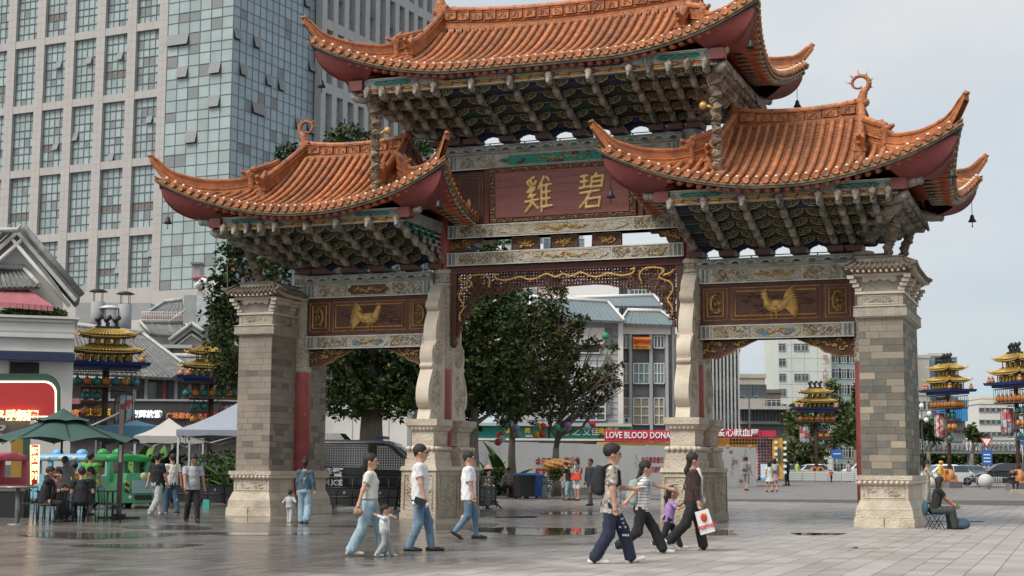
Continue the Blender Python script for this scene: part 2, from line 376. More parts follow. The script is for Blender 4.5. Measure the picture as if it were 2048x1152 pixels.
  for (dy, dz, hh, th, mt) in ((0.0, -.095, .05, .05, P_EDGE), (-.07, -.145, .05, .06, T_GREYP)):
   g = []
   for i in range(61):
    y = -Dc+2*Dc*i/60; x0 = W+fy(y)+dy; zz = zs(W+fy(y), y)+dz
    g.append([(side*x0+xc, y, zz+hh/2), (side*x0+xc, y, zz-hh/2), (side*(x0-th)+xc, y, zz-hh/2), (side*(x0-th)+xc, y, zz+hh/2)])
   ed.sheet(g, mt, smooth=False)
  ed.build('eave_edge', root)
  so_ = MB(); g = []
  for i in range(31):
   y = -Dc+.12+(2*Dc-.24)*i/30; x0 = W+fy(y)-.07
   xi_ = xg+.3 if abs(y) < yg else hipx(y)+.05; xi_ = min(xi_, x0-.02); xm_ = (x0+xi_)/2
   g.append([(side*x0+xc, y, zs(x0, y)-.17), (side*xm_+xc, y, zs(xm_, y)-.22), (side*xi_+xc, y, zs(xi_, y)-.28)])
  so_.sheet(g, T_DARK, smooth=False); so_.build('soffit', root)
  gb = MB(); zt = ze+a*D+b*D*D; g1 = [(-yg-.1, zs(xg, 0)-.1)]+[(-yg+(yg)*t, zf(xg, yg-yg*t)) for t in (0, .25, .5, .75, 1)]+[(yg*t, zf(xg, yg*t)) for t in (.25, .5, .75, 1)]+[(yg+.1, zs(xg, 0)-.1)]
  gb.prism(g1, xc+side*(xg-.12), xc+side*(xg-.06), P_GABLE, axis='x'); gb.build('gable_board', root)
 # ---- ridges (wall with mouldings and round cap, swept along a path)
 def ridge(nm, path, hts, w=.085, mat=T_CARVE, parent=root, capr=.075):
  mb = MB(); g = []
  prof = lambda h: [(-w*1.3, -.12), (-w*1.3, .04), (-w*.8, .07), (-w*.8, h*.28), (-w*1.15, h*.32), (-w*.75, h*.38), (-w*.75, h*.8), (-w*1.2, h*.86), (-w*1.2, h*.9), (w*1.2, h*.9), (w*1.2, h*.86), (w*.75, h*.8), (w*.75, h*.38), (w*1.15, h*.32), (w*.8, h*.28), (w*.8, .07), (w*1.3, .04), (w*1.3, -.16)]
  k = len(path)
  for i in range(k):
   t = Vector(path[min(i+1, k-1)])-Vector(path[max(i-1, 0)]); t.z = 0; t.normalize(); nrm = Vector((-t.y, t.x, 0))
   g.append([Vector(path[i])+nrm*u+Vector((0, 0, v)) for (u, v) in prof(hts[i])])
  mb.sheet(g, mat, smooth=False)
  mb.add(g[0], [tuple(range(len(g[0])))], mat); mb.add(g[-1], [tuple(range(len(g[-1])))[::-1]], mat)
  seg = []
  for i in range(k): seg.append(Vector(path[i])+Vector((0, 0, hts[i]*.93+capr*.3)))
  mb.tube(seg, capr, T_ORANGE, n=10)
  for i in range(1, k-1):
   if i % 2 == 0: mb.tube([seg[i]-(seg[i]-seg[i-1]).normalized()*.012, seg[i]+(seg[i]-seg[i-1]).normalized()*.012], capr*1.07, T_ORANGE, n=10)
  return mb.build(nm, parent)
 K = 21; path = [(xc-rl+2*rl*i/(K-1), 0, zr0+rb*(abs(-rl+2*rl*i/(K-1))/rl)**2.2) for i in range(K)]; hts = [zr1]*K
 mr = ridge('main_ridge', path, hts, w=.11)
 npan = max(4, int(2*rl/.42));
 for i in range(npan):
  x = -rl+.1+(2*rl-.2)*(i+.5)/npan; wd = (2*rl-.2)/npan*.43; zc = zr0+rb*(abs(x)/rl)**2.2+zr1*.60; hh = zr1*.19
  mb = MB(); y = -.11
  mb.box((x+xc, y, zc), (wd*2, .03, hh*2), T_ORANGE);
  for sx in (-1, 1): mb.box((x+xc+sx*wd*.93, y-.02, zc), (wd*.10, .03, hh*2), T_ORANGE)
  for sz in (-1, 1): mb.box((x+xc, y-.02, zc+sz*hh*.95), (wd*2, .03, hh*.16), T_ORANGE)
  pts = [(x+xc+wd*.7*cos(t*1.7*PI+i)*(.3+.7*t), y-.025, zc+hh*.62*sin(t*2.9*PI+i*2)) for t in [q/12 for q in range(13)]]
  mb.tube(pts, .016, T_CARVE, n=5); mb.build('ridge_panel', mr)
 ap = MB(); g = []
 for i in range(K):
  x = path[i][0]; g.append([(x, -.13, path[i][2]+.02), (x, -.16, path[i][2]-.12), (x, -.36, zf(x-xc, .36)+.03)])
 ap.sheet(g, T_ORANGE, smooth=False)
 for i in range(-n, n):
  x = (i+.5)*sp
  if abs(x) < xg-.1: ap.box((x+xc, -.235, zr0+rb*(abs(x)/rl)**2.2-.16), (.008, .18, .2), T_DARK, rx=-.5)
 ap.build('ridge_apron', root)
 for sx in (-1, 1):
  for sy in (-1, 1):
   x1 = xc+sx*(xg+.02); yb = D*.63; path = []; hts = []
   for i in range(13):
    t = i/12; y = .05+(yb-.05)*t; xx = xg-.16*(1-t)*0-.0
    path.append((xc+sx*(rl+(xg+.05-rl)*t**.7), sy*y, zf(xg-.2, y)+.0+(zr0+rb+zr1*.55-zf(xg-.2, .05)-.45)*(1-t)**2.0)); hts.append(.50+.06*(1-t))
   ridge('vertical_ridge', path, hts, w=.10, capr=.095)
   e = path[-1]
   pb = MB(); pb.box((e[0], e[1]+sy*.06, e[2]-.02), (.26, .2, .5), T_ORANGE); pb.box((e[0], e[1]+sy*.06, e[2]+.17), (.32, .26, .05), T_CARVE); pb.box((e[0], e[1]+sy*.06, e[2]-.05), (.30, .24, .05), T_CARVE)
   pb.build('ridge_post', root)
   BEASTS.append(((e[0], e[1]+sy*.08, e[2]+.42), math.atan2(sy, 0), root, .95))
   path = []; hts = []; K2 = 26
   px, py = xg+.04, max(.9, yg+.04)
   for i in range(K2):
    t = i/(K2-1); x = px+(Wc-.05-px)*t; y = py+(Dc-.05-py)*t
    zz = min(zf(x, y), zs(x, y)+.3)+.02; z = zf(x, min(y, D+fx(x)))+.02
    up = max(0, (t-.80)/.20); z += .30*up**1.7
    path.append((xc+sx*x, sy*y, z)); hts.append(.36 if t < .42 else .36*(1-.55*up)+.02)
   tipd = Vector((sx*(Wc-px), sy*(Dc-py), 0)).normalized()
   for q in (1, 2, 3, 4): path.append(tuple(Vector(path[K2-1])+tipd*(.05*q)+Vector((0, 0, .062*q)))); hts.append(.15-.022*q)
   ridge('hip_ridge', path, hts, w=.055, mat=T_ORANGE, capr=.05)
   K3 = 7; p3 = [path[i] for i in range(0, K3)]; ridge('hip_ridge_carved', p3, [.58]*K3, w=.09)
   BEASTS.append(((p3[-1][0], p3[-1][1], p3[-1][2]+.42), math.atan2(sy*(Dc-py), sx*(Wc-px)), root, .85))
   tp = Vector(path[-1]); hn = MB(); hn.lathe([(.075, 0), (.085, .05), (.06, .06)], tp+Vector((0, 0, .0)), T_ORANGE, n=8); hn.build('horn_tip', root)
   hl = MB(); g = []; bx, by = W-.85, D-.55; LQ = 20
   for i in range(LQ+1):
    q = i/LQ                          # 0 at corner tip, 1 at bracket corner
    kx = Wc-.12+(bx-Wc+.12)*q; ky = Dc-.12+(by-Dc+.12)*q
    zt = zf(Wc-.1, Dc-.1)-.10
    zbm = ze-.12
    keel = zt-(zt-zbm)*math.sqrt(max(0, 1-(1-q)**2.3))
    ex = Wc-.1-1.75*q; ey = Dc-.1-1.55*q
    ta = (ex, D+fx(ex)-.10, zf(ex, D+fx(ex))-.15); tb = (W+fy(ey)-.10, ey, zs(W+fy(ey), ey)-.15)
    A = Vector((xc+sx*ta[0], sy*ta[1], ta[2])); B_ = Vector((xc+sx*tb[0], sy*tb[1], tb[2])); Kk = Vector((xc+sx*kx, sy*ky, keel))
    row = []
    for s in range(9):
     u = s/8
     if u <= .5: v = A.lerp(Kk, u*2); bul = sin(u*2*PI)*.10*q
     else: v = Kk.lerp(B_, u*2-1); bul = sin((u*2-1)*PI)*.10*q
     v = v+Vector((0, 0, -bul)); row.append(v)
    g.append(row)
   hl.sheet(g, T_RED); hl.build('corner_hull', root)
   bh = MB(); bb_ = Vector((xc+sx*(bx-.12), sy*(by-.08), ze-.14)); dd = Vector((sx, sy*.8, .0)).normalized()
   bh.tube([bb_-dd*.9+Vector((0, 0, .14)), bb_-dd*.2+Vector((0, 0, .03)), bb_+dd*.1, bb_+dd*.36], [.13, .15, .14, .11], T_GREYP, n=8)
   bh.sph(bb_+dd*.40+Vector((0, 0, -.02)), .10, T_GREYP, n=8); bh.sph(bb_+dd*.46+Vector((0, 0, .05)), .06, T_GREYP, n=6)
   bh.build('dragon_head_beam', root)
   bell = MB(); tb_ = Vector((xc+sx*(Wc-.30), sy*(Dc-.32), zf(Wc-.3, Dc-.3)-.40))
   bell.tube([tb_+Vector((0, 0, .25)), tb_-Vector((0, 0, .55))], .008, P_IRON, n=4)
   bell.lathe([(.03, 0), (.05, -.03), (.07, -.12), (.12, -.2), (.02, -.2)], tb_-Vector((0, 0, .55)), P_IRON, n=10)
   bell.tube([tb_-Vector((0, 0, .75)), tb_-Vector((0, 0, .86))], .012, P_IRON, n=4); bell.sph(tb_-Vector((0, 0, .88)), .025, P_IRON, n=6)
   bell.build('wind_bell', root)
 for sx in (-1, 1):
  FINIALS.append(((xc+sx*(rl+.02), 0, zr0+rb+zr1*.75), sx, root, 1.0 if not lengthy else 1.35))
 return root
P_NAIL = M('pale_nail_cap', (.78, .68, .54), .6, var=.2, scale=9)
P_EDGE = M('ochre_edge_board', (.32, .20, .08), .6, var=.3, scale=7, col2=(.17, .12, .07), thr=(.5, .66))
P_RAFT = M('orange_rafter', (.34, .085, .03), .55, var=.25, scale=5, island=.15)
P_GABLE = M('dark_brown_gable', (.07, .035, .022), .7, var=.3, scale=3)
P_IRON = flat('dark_iron', (52, 56, 58), .55, metal=.5)
T_GREYP = M('pale_grey_carving', (.36, .34, .29), .75, var=.28, scale=5, col2=(.20, .185, .16), thr=(.46, .62), bump=.9, bscale=24, vor=1.3, vscale=13)
BEASTS = []; FINIALS = []
RL = make_roof('left_roof', 'orange tiled side roof on the left bay', -6.57, 8.46, 4.05, 3.3, .44, 1.85, 1.66, 1.12, .3, .34, .112, 10.42, .54, .14)
RR = make_roof('right_roof', 'orange tiled side roof on the right bay', 6.57, 8.46, 4.05, 3.3, .44, 1.85, 1.66, 1.12, .3, .34, .112, 10.42, .54, .14)
RM = make_roof('top_roof', 'largest orange tiled roof high over the middle bay', 0, 12.10, 5.92, 3.25, .38, 3.85, 3.8, 1.08, 2.1, .32, .10, 13.98, .62, .22, True)
def sdf_mesh(name, prims, h, mats, k=.03, disp=None, cuts=(), pad=.05, bounds=None):
 """surface nets over a smooth union of tapered capsules ('c', a, b, ra, rb) and ellipsoids ('e', c, (rx,ry,rz), R or None)"""
 lo = np.full(3, 1e9); hi = -lo
 for p in prims:
  if p[0] == 'c':
   for q, r in ((p[1], p[3]), (p[2], p[4])): lo = np.minimum(lo, np.array(q)-r); hi = np.maximum(hi, np.array(q)+r)
  else:
   r = max(p[2]); lo = np.minimum(lo, np.array(p[1])-r); hi = np.maximum(hi, np.array(p[1])+r)
 lo -= pad; hi += pad; nn = np.maximum(4, np.ceil((hi-lo)/h).astype(int)+1)
 ax = [lo[i]+h*np.arange(nn[i]) for i in range(3)]
 Dm = np.full(nn, 1.0, np.float32)
 for p in prims:
  if p[0] == 'c':
   a = np.array(p[1], float); b = np.array(p[2], float); rm = max(p[3], p[4])+k*1.5+h*2; l1 = np.minimum(a, b)-rm; l2 = np.maximum(a, b)+rm
  else:
   c = np.array(p[1], float); rm = max(p[2])+k*1.5+h*2; l1 = c-rm; l2 = c+rm
  i0 = np.maximum(0, np.floor((l1-lo)/h).astype(int)); i1 = np.minimum(nn, np.ceil((l2-lo)/h).astype(int)+1)
  X = ax[0][i0[0]:i1[0], None, None]; Y = ax[1][None, i0[1]:i1[1], None]; Z = ax[2][None, None, i0[2]:i1[2]]
  if p[0] == 'c':
   ab = b-a; l = max(1e-9, ab@ab); t = np.clip(((X-a[0])*ab[0]+(Y-a[1])*ab[1]+(Z-a[2])*ab[2])/l, 0, 1)
   d = np.sqrt((X-a[0]-t*ab[0])**2+(Y-a[1]-t*ab[1])**2+(Z-a[2]-t*ab[2])**2)-(p[3]+(p[4]-p[3])*t)
  else:
   x, y, z = X-c[0], Y-c[1], Z-c[2]
   if len(p) > 3 and p[3] is not None:
    Rm = p[3]; x, y, z = Rm[0][0]*x+Rm[1][0]*y+Rm[2][0]*z, Rm[0][1]*x+Rm[1][1]*y+Rm[2][1]*z, Rm[0][2]*x+Rm[1][2]*y+Rm[2][2]*z
   r = p[2]; k0 = np.sqrt((x/r[0])**2+(y/r[1])**2+(z/r[2])**2); k1 = np.sqrt((x/r[0]**2)**2+(y/r[1]**2)**2+(z/r[2]**2)**2)+1e-9
   d = k0*(k0-1)/k1
  S = Dm[i0[0]:i1[0], i0[1]:i1[1], i0[2]:i1[2]]; hh = np.maximum(k-np.abs(S-d), 0)/k
  Dm[i0[0]:i1[0], i0[1]:i1[1], i0[2]:i1[2]] = np.minimum(S, d)-hh*hh*k*.25
 X = ax[0][:, None, None]; Y = ax[1][None, :, None]; Z = ax[2][None, None, :]
 if disp: Dm = Dm+disp(X, Y, Z)
 for c in cuts: Dm = np.maximum(Dm, c(X, Y, Z))
 Dm[0] = Dm[-1] = 1; Dm[:, 0] = Dm[:, -1] = 1; Dm[:, :, 0] = Dm[:, :, -1] = 1
 ins = Dm < 0; nx, ny, nz = np.array(Dm.shape)-1
 cnt = np.zeros((nx, ny, nz), np.float32); acc = np.zeros((nx, ny, nz, 3), np.float32)
 cr = [(0, 0, 0), (1, 0, 0), (0, 1, 0), (1, 1, 0), (0, 0, 1), (1, 0, 1), (0, 1, 1), (1, 1, 1)]
 sl_ = lambda A, o: A[o[0]:o[0]+nx, o[1]:o[1]+ny, o[2]:o[2]+nz]
 for axn in range(3):
  for o in cr:
   if o[axn]: continue
   q = list(o); q[axn] = 1; A = sl_(Dm, o); B = sl_(Dm, q); m = (A < 0) != (B < 0)
   t = np.where(m, A/np.where(m, A-B, 1), 0)
   for c in range(3): acc[..., c] += np.where(m, o[c]+(t if c == axn else 0), 0)
   cnt += m
 idx = -np.ones((nx, ny, nz), int); act = cnt > 0; ii = np.argwhere(act); idx[act] = np.arange(len(ii))
 V = ii+acc[act]/cnt[act][:, None]; V = V*h+lo
 F = []
 for axn in range(3):
  o1, o2 = [(1, 2), (2, 0), (0, 1)][axn]
  sa = [slice(1, n) for n in (nx, ny, nz)]; sa[axn] = slice(0, (nx, ny, nz)[axn])
  A = Dm[:nx+1, :ny+1, :nz+1]; s0 = [slice(1, n) for n in (nx, ny, nz)]; s0[axn] = slice(0, (nx, ny, nz)[axn]); s1 = list(s0); s1[axn] = slice(1, (nx, ny, nz)[axn]+1)
  a0 = A[tuple(s0)] < 0; a1 = A[tuple(s1)] < 0; e = np.argwhere(a0 != a1)
  if not len(e): continue
  flip = a0[tuple(e.T)]; base = e.copy();
  for c in range(3):
   if c != axn: base[:, c] += 1
  d1 = np.zeros(3, int); d1[o1] = 1; d2 = np.zeros(3, int); d2[o2] = 1
  q = [idx[tuple((base-x).T)] for x in (0*d1, d1, d1+d2, d2)]; q = np.stack(q, 1)
  q[~flip] = q[~flip][:, ::-1]; F.append(q)
 F = np.concatenate(F) if F else np.zeros((0, 4), int); F = F[(F >= 0).all(1)]
 me = bpy.data.meshes.new(name); me.vertices.add(len(V)); me.vertices.foreach_set('co', V.astype(np.float32).ravel())
 me.loops.add(len(F)*4); me.loops.foreach_set('vertex_index', F.astype(np.int32).ravel()); me.polygons.add(len(F))
 me.polygons.foreach_set('loop_start', np.arange(len(F), dtype=np.int32)*4); me.polygons.foreach_set('loop_total', np.full(len(F), 4, np.int32))
 me.polygons.foreach_set('use_smooth', np.ones(len(F), bool))
 for m in (mats if isinstance(mats, (list, tuple)) else [mats]): me.materials.append(m)
 me.update(calc_edges=True); me.validate(); return me
bm_ = [('e', (0, 0, 0), (.17, .12, .16)), ('c', (.05, 0, .02), (.27, 0, .08), .085, .055), ('c', (.05, 0, -.06), (.24, 0, -.10), .06, .04), ('c', (0, 0, -.1), (-.03, 0, -.42), .11, .12),
 ('c', (-.03, 0, .08), (-.16, 0, .34), .09, .035), ('c', (.06, .07, .09), (.02, .10, .2), .035, .02), ('c', (.06, -.07, .09), (.02, -.10, .2), .035, .02),
 ('e', (.09, .085, .05), (.035, .03, .035)), ('e', (.09, -.085, .05), (.035, .03, .035)), ('e', (.27, 0, .12), (.03, .05, .03)), ('c', (-.12, 0, 0), (-.24, 0, .2), .06, .02), ('c', (-.1, 0, -.15), (-.22, 0, .0), .05, .02)]
BEAST = sdf_mesh('ridge_beast', bm_, .022, T_CARVE, k=.03)
for (c, a, root, s) in BEASTS:
 o = obj('ridge_beast', BEAST, root, c, a); o.scale = (s*1.15, s*1.15, s*1.05)
def finial():
 pr = []; pts = [(.30*cos(t)*(1-.10*t/5.2)*.95, .0, .62+.27*sin(t)*(1-.10*t/5.2)) for t in [(-.9+PI)+q*.32 for q in range(17)]]
 pts = [(0, 0, .0), (-.03, 0, .2), (-.07, 0, .36)]+[(.02+.235*cos(t)*(1-.6*(i/18)**4), 0, .62+.235*sin(t)*(1-.6*(i/18)**4)) for i, t in enumerate([math.radians(-118-q*19.5) for q in range(19)])]
 for i in range(len(pts)-1):
  r0 = .135-.014*min(i, 4)-.0028*i; r1 = .135-.014*min(i+1, 4)-.0028*(i+1); pr.append(('c', pts[i], pts[i+1], max(.03, r0), max(.025, r1)))
 pr += [('e', (0, 0, .06), (.22, .13, .16)), ('c', (.05, 0, .02), (.30, 0, .10), .09, .05), ('c', (.1, 0, .05), (.30, 0, -.02), .06, .04), ('e', (.14, .09, .13), (.05, .04, .05)), ('e', (.14, -.09, .13), (.05, .04, .05))]
 for i in range(5, 17, 2):
  c = Vector(pts[i])-Vector((0, 0, .62)); c.normalize(); q = Vector(pts[i]); pr.append(('c', tuple(q+c*.05), tuple(q+c*.20+Vector((.03, 0, .03))), .024, .007))
 return sdf_mesh('curled_finial', pr, .022, T_CARVE, k=.025)
FIN = finial()
for (c, sx, root, s) in FINIALS:
 o = obj('curled_finial', FIN, root, c, 0 if sx < 0 else PI); o.scale = (s, s, s*.92)
# ---------------------------------------------------------------- bracket sets
def bhead():
 pr = [('c', (0, -.10, .02), (0, -.30, .06), .075, .085), ('e', (0, -.30, .12), (.085, .10, .09)), ('c', (0, -.34, .06), (0, -.40, -.06), .07, .045), ('c', (0, -.33, .16), (0, -.26, .24), .05, .035),
  ('c', (0, 0, -.05), (0, -.25, -.07), .075, .07), ('e', (.06, -.36, .13), (.03, .03, .03)), ('e', (-.06, -.36, .13), (.03, .03, .03)), ('c', (0, .25, -.06), (0, -.05, -.02), .07, .08)]
 return sdf_mesh('bracket_head', pr, .022, T_GREYW, k=.03)
def bang():
 pr = [('c', (0, .30, -.10), (0, -.10, -.10), .07, .085), ('c', (0, -.10, -.09), (0, -.30, -.02), .085, .085), ('c', (0, -.30, -.02), (0, -.34, .09), .08, .055), ('e', (0, -.20, -.12), (.085, .12, .07)), ('c', (0, -.1, .05), (0, -.3, .08), .05, .05)]
 return sdf_mesh('bracket_arm', pr, .024, T_GREYW, k=.03)
HEADM, ARMM = bhead(), bang()
def cloud_arm(half=.44):
 mb = MB()
 for sx in (-1, 1):
  out = [(0, -.10), (.16, -.11), (.22, -.08), (.28, -.09), (.34, -.04), (.40, -.03), (.45, .03), (.43, .10), (.36, .12), (.33, .08), (.25, .10), (.20, .14), (.12, .10), (0, .12)]
  out = [(sx*x*half/.44, z) for x, z in out]
  mb.prism(out, .0, .07, T_DGREEN);
  pts = [(x, -.012, z) for x, z in out[1:11]]; mb.tube(pts, .013, T_GOLDB, n=4)
  for (cx_, cz_, s) in ((.20, .0, .062), (.37, .045, .055)):
   cx_ *= sx*half/.44; pth = [(s, -s), (s, s), (-s, s), (-s, -.6*s), (.45*s, -.6*s), (.45*s, .35*s), (-.35*s, .35*s)]
   mb.tube([(cx_+sx*a_, -.014, cz_+b_) for a_, b_ in pth], .0115, T_GOLDB, n=4, smooth=False)
 return mb.mesh('cloud_arm')
T_GOLDB = M('dull_gold_line', (.44, .33, .17), .6, var=.3, scale=9)
CLOUD = cloud_arm()
def brackets(nm, label, xa, xb, xbot_a, xbot_b, z0, z1, ypr, rows, corner_a, corner_b, right_side):
 """corbelled mass from the beam (xbot) out to the eave purlin (xa..xb); rows = x of bracket rows at the top"""
 root = empty(nm, parent=GATE); root['label'] = label; NT = 5; H = z1-z0
 tier = lambda k: (.42+(ypr-.42)*k/(NT-1), z0+.30+(H-.30)*(k+.5)/NT)
 lox = lambda k: xbot_a+(xa-xbot_a)*(k+.6)/(NT-.4) if corner_a else xa
 hix = lambda k: xbot_b+(xb-xbot_b)*(k+.6)/(NT-.4) if corner_b else xb
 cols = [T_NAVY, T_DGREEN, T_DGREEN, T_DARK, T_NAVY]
 for k in range(NT):
  y, z = tier(k); mb = MB(); h = (H-.3)/NT
  a, b = lox(k), hix(k)
  yi = 0 if k == 0 else tier(k-1)[0]-.30
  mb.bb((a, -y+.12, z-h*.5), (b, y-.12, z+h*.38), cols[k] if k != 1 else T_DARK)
  for s in (-1, 1):
   mb.bb((a-.02, s*(y-.08), z+h*.38), (b+.02, s*(y-.16), z+h*.5), T_GREYP)
  mb.build('corbel_tier', root)
  for x in rows:
   if x < a-.02 or x > b+.02: continue
   obj('cloud_arm', CLOUD, root, (x, -y+.05, z-.03)) if (x > a+.4 and x < b-.4) else None
  for i, x in enumerate(rows):
   if x < a-.12 or x > b+.12: continue
   if k == NT-1: o = obj('bracket_head', HEADM, root, (x, -y+.12, z-.02))
   else: o = obj('bracket_arm', ARMM, root, (x, -y+.10, z+.0))
   o.scale = (1.12, 1.12, 1.08)
   if k in (3,):
    t = MB(); t.box((x, -y-.265, z+.10), (.085, .03, .12), P_TAB, rx=.2); t.build('jade_tablet', root)
  if right_side:
   ny = int(2*y/.30); sgn = 1; xx = b
   for j in range(ny):
    yy = -y+.15+(2*y-.3)*j/max(1, ny-1)
    o = obj('bracket_head' if k == NT-1 else 'bracket_arm', HEADM if k == NT-1 else ARMM, root, (xx-.10, yy, z)); o.rotation_euler = (0, 0, PI/2); o.scale = (1.05, 1, 1.05)
  elif corner_a:
   ny = int(2*y/.36)
   for j in range(ny):
    yy = -y+.15+(2*y-.3)*j/max(1, ny-1)
    o = obj('bracket_head' if k == NT-1 else 'bracket_arm', HEADM if k == NT-1 else ARMM, root, (a+.10, yy, z)); o.rotation_euler = (0, 0, -PI/2)
  for (cond, x_, sg) in ((corner_a, a, -1), (corner_b, b, 1)):
   if cond:
    m = MB(); d = Vector((sg*.72, -.69, 0)); p0 = Vector((x_, -y+.12, z-.02))
    m.tube([p0-d*.5, p0+d*.05, p0+d*.30, p0+d*.45+Vector((0, 0, .04))], [.10, .11, .10, .05], T_GREYP, n=8, flatz=1.3)
    m.build('corner_arm', root)
 mb = MB()
 mb.bb((xbot_a, -.12, z0+.27), (xbot_b, .12, z0+.5), T_NAVY)
 br = sorted([x for x in rows if xbot_a-.1 < x < xbot_b+.1]+[xbot_a, xbot_b])
 for x in rows:
  if xbot_a < x < xbot_b:
   q = MB(); q.box((x, -.05, z0+.085), (.40, .62, .15), T_BROWNS, top=(1.15, 1.05)); q.build('bracket_block', root)
   mb.box((x, 0, z0+.2), (.26, .36, .16), T_GREYW)
 for i in range(len(br)-1):
  a, b = br[i], br[i+1]; w_ = b-a
  if w_ < .5: mb.bb((a, -.05, z0), (b, .05, z0+.3), T_NAVY); continue
  m_ = (a+b)/2; pts = [(a, z0+.3)]
  prof = [(0, -.30), (.10, -.20), (.2, -.16), (.26, -.12), (.36, -.04), (.44, -.02), (.5, .02)]
  for t, dz in prof: pts.append((a+w_*t, z0+.27+dz*.9-.02))
  for t, dz in prof[::-1][1:]: pts.append((b-w_*t, z0+.27+dz*.9-.02))
  pts.append((b, z0+.3)); mb.prism(pts, -.06, .06, T_NAVY)
 mb.build('cusped_board', root)
 return root
P_TAB = M('jade_tablet_paint', (.16, .32, .28), .6, var=.3, scale=9)
def fret(mb, cx_, cz_, w_, h_, y, mat, r=.011):
 for (s, t) in ((1, 1), (.62, .55)):
  mb.tube([(cx_-w_*s/2, y, cz_-h_*t/2), (cx_-w_*s/2, y, cz_+h_*t/2), (cx_+w_*s/2, y, cz_+h_*t/2), (cx_+w_*s/2, y, cz_-h_*t/2), (cx_-w_*s/2, y, cz_-h_*t/2)], r, mat, n=4, smooth=False)
def meander(mb, x0, x1, z, h, y, mat, unit=.62):
 n = max(1, int((x1-x0)/unit)); u = (x1-x0)/n
 for i in range(n):
  c = x0+(i+.5)*u; w_ = u*.36; s = h*.36
  for g in (-1, 1):
   p = [(0, -s*g), (g*w_, -s*g), (g*w_, s*g), (g*.12*w_, s*g), (g*.12*w_, -.15*s*g), (g*.75*w_, -.15*s*g)]
   mb.tube([(c+a_, y, z+b_) for a_, b_ in p], .015, mat, n=4, smooth=False)
  mb.box((c-u*.46, y, z), (u*.1, .01, .012), mat)
def top_band(parent, xa, xb, z, yf, ya, unit=.62, hm=.10, hb=.20, red_ends=(1, 1)):
 """meander board and painted purlin beam above the brackets, on all four sides"""
 mb = MB()
 for s in (-1, 1):
  mb.bb((xa, s*yf, z), (xb, s*(yf-.10), z+hm), T_RED2); mb.bb((xa, s*(yf+.02), z-.03), (xb, s*(yf-.12), z), T_GREYP)
  mb.bb((xa, s*(yf-.03), z+hm), (xb, s*(yf-.2), z+hm+hb), T_PAINTB)
  mb.bb((xa, s*(yf-.01), z+hm+hb), (xb, s*(yf-.22), z+hm+hb+.03), T_PALE)
 for x, s in ((xa, -1), (xb, 1)):
  mb.bb((x, -yf+.1, z), (x-s*.1, yf-.1, z+hm+hb), T_PAINTB)
 mb.build('purlin_beam', parent)
 gm = MB(); meander(gm, xa+.05, xb-.05, z+hm/2, hm, -yf-.012, T_GOLD, unit); gm.build('meander_band', parent)
 pt = MB(); L_ = xb-xa; nseg = max(2, int(L_/1.9)); zc = z+hm+hb/2; y = -yf+.02
 for i in range(nseg):
  a = xa+L_*i/nseg; b = xa+L_*(i+1)/nseg; m_ = (a+b)/2; w_ = (b-a)
  pt.prism([(m_-w_*.30, zc), (m_-w_*.24, zc+hb*.38), (m_+w_*.24, zc+hb*.38), (m_+w_*.30, zc), (m_+w_*.24, zc-hb*.38), (m_-w_*.24, zc-hb*.38)], y, y+.02, T_GREEN if i % 2 == (nseg//2) % 2 or nseg < 4 else T_NAVY)
  o6 = [(m_-w_*.30, zc), (m_-w_*.24, zc+hb*.38), (m_+w_*.24, zc+hb*.38), (m_+w_*.30, zc), (m_+w_*.24, zc-hb*.38), (m_-w_*.24, zc-hb*.38), (m_-w_*.30, zc)]
  pt.tube([(p[0], y-.006, p[1]) for p in o6], .009, T_PALE, n=4)
  pt.tube([(m_-w_*.2+w_*.4*t/14, y-.008, zc+hb*.16*sin(t*1.35)) for t in range(15)], .009, T_PALE2, n=4)
  for q in range(6): pt.box((a+.03+q*.035, y-.004, zc), (.014, .012, hb*.94), [T_PALE, T_BLUEL, T_PALE][q % 3])
  for sgn in (-1, 1):
   pt.tube(spiral(m_+sgn*w_*.36, zc, hb*.36, 1.4, 14, y=y-.006, hand=sgn), .009, T_PALE2, n=4)
 pt.build('painted_scrolls', parent)
 for s, on in ((-1, red_ends[0]), (1, red_ends[1])):
  if on:
   rb_ = MB(); rb_.box(((xa if s < 0 else xb)+s*.02, -yf+.02, z+hm+hb*.35), (.36, .30, .28), T_RED2); rb_.box(((xa if s < 0 else xb)+s*.20, -yf+.02, z+hm+hb*.35), (.04, .24, .22), P_RAFT); rb_.build('purlin_end', parent)
T_RED2 = M('dark_red_paint', (.13, .024, .018), .5, var=.25, scale=4)
T_PAINTB = M('blue_grey_painted', (.33, .35, .335), .7, var=.25, scale=5, col2=(.22, .235, .23), thr=(.45, .65), bump=.5, bscale=30, vor=1, vscale=18)
T_PALE2 = M('muted_sage_line', (.34, .36, .30), .7, var=.2, scale=5)
T_BLUEL = M('pale_blue_line', (.16, .25, .30), .7, var=.2, scale=5)
def rowsx(c, dense_side):
 r = [c-3*.0]
 return r
LROW = [-9.22, -8.85, -8.45, -8.02, -7.55, -6.58, -5.65, -4.68, -3.80]
bl = brackets('left_brackets', 'corbelled bracket mass below the left roof', -9.35, -3.70, -8.2, -3.70, 7.03, 8.08, 2.72, LROW, True, False, False)
top_band(bl, -9.45, -3.62, 8.06, 2.90, 0, .95, .125, .20, (1, 1))
br_ = brackets('right_brackets', 'corbelled bracket mass below the right roof', 3.70, 9.35, 3.70, 8.2, 7.03, 8.08, 2.72, [-x for x in LROW][::-1], False, True, True)
top_band(br_, 3.62, 9.45, 8.06, 2.90, 0, .95, .125, .20, (1, 1))
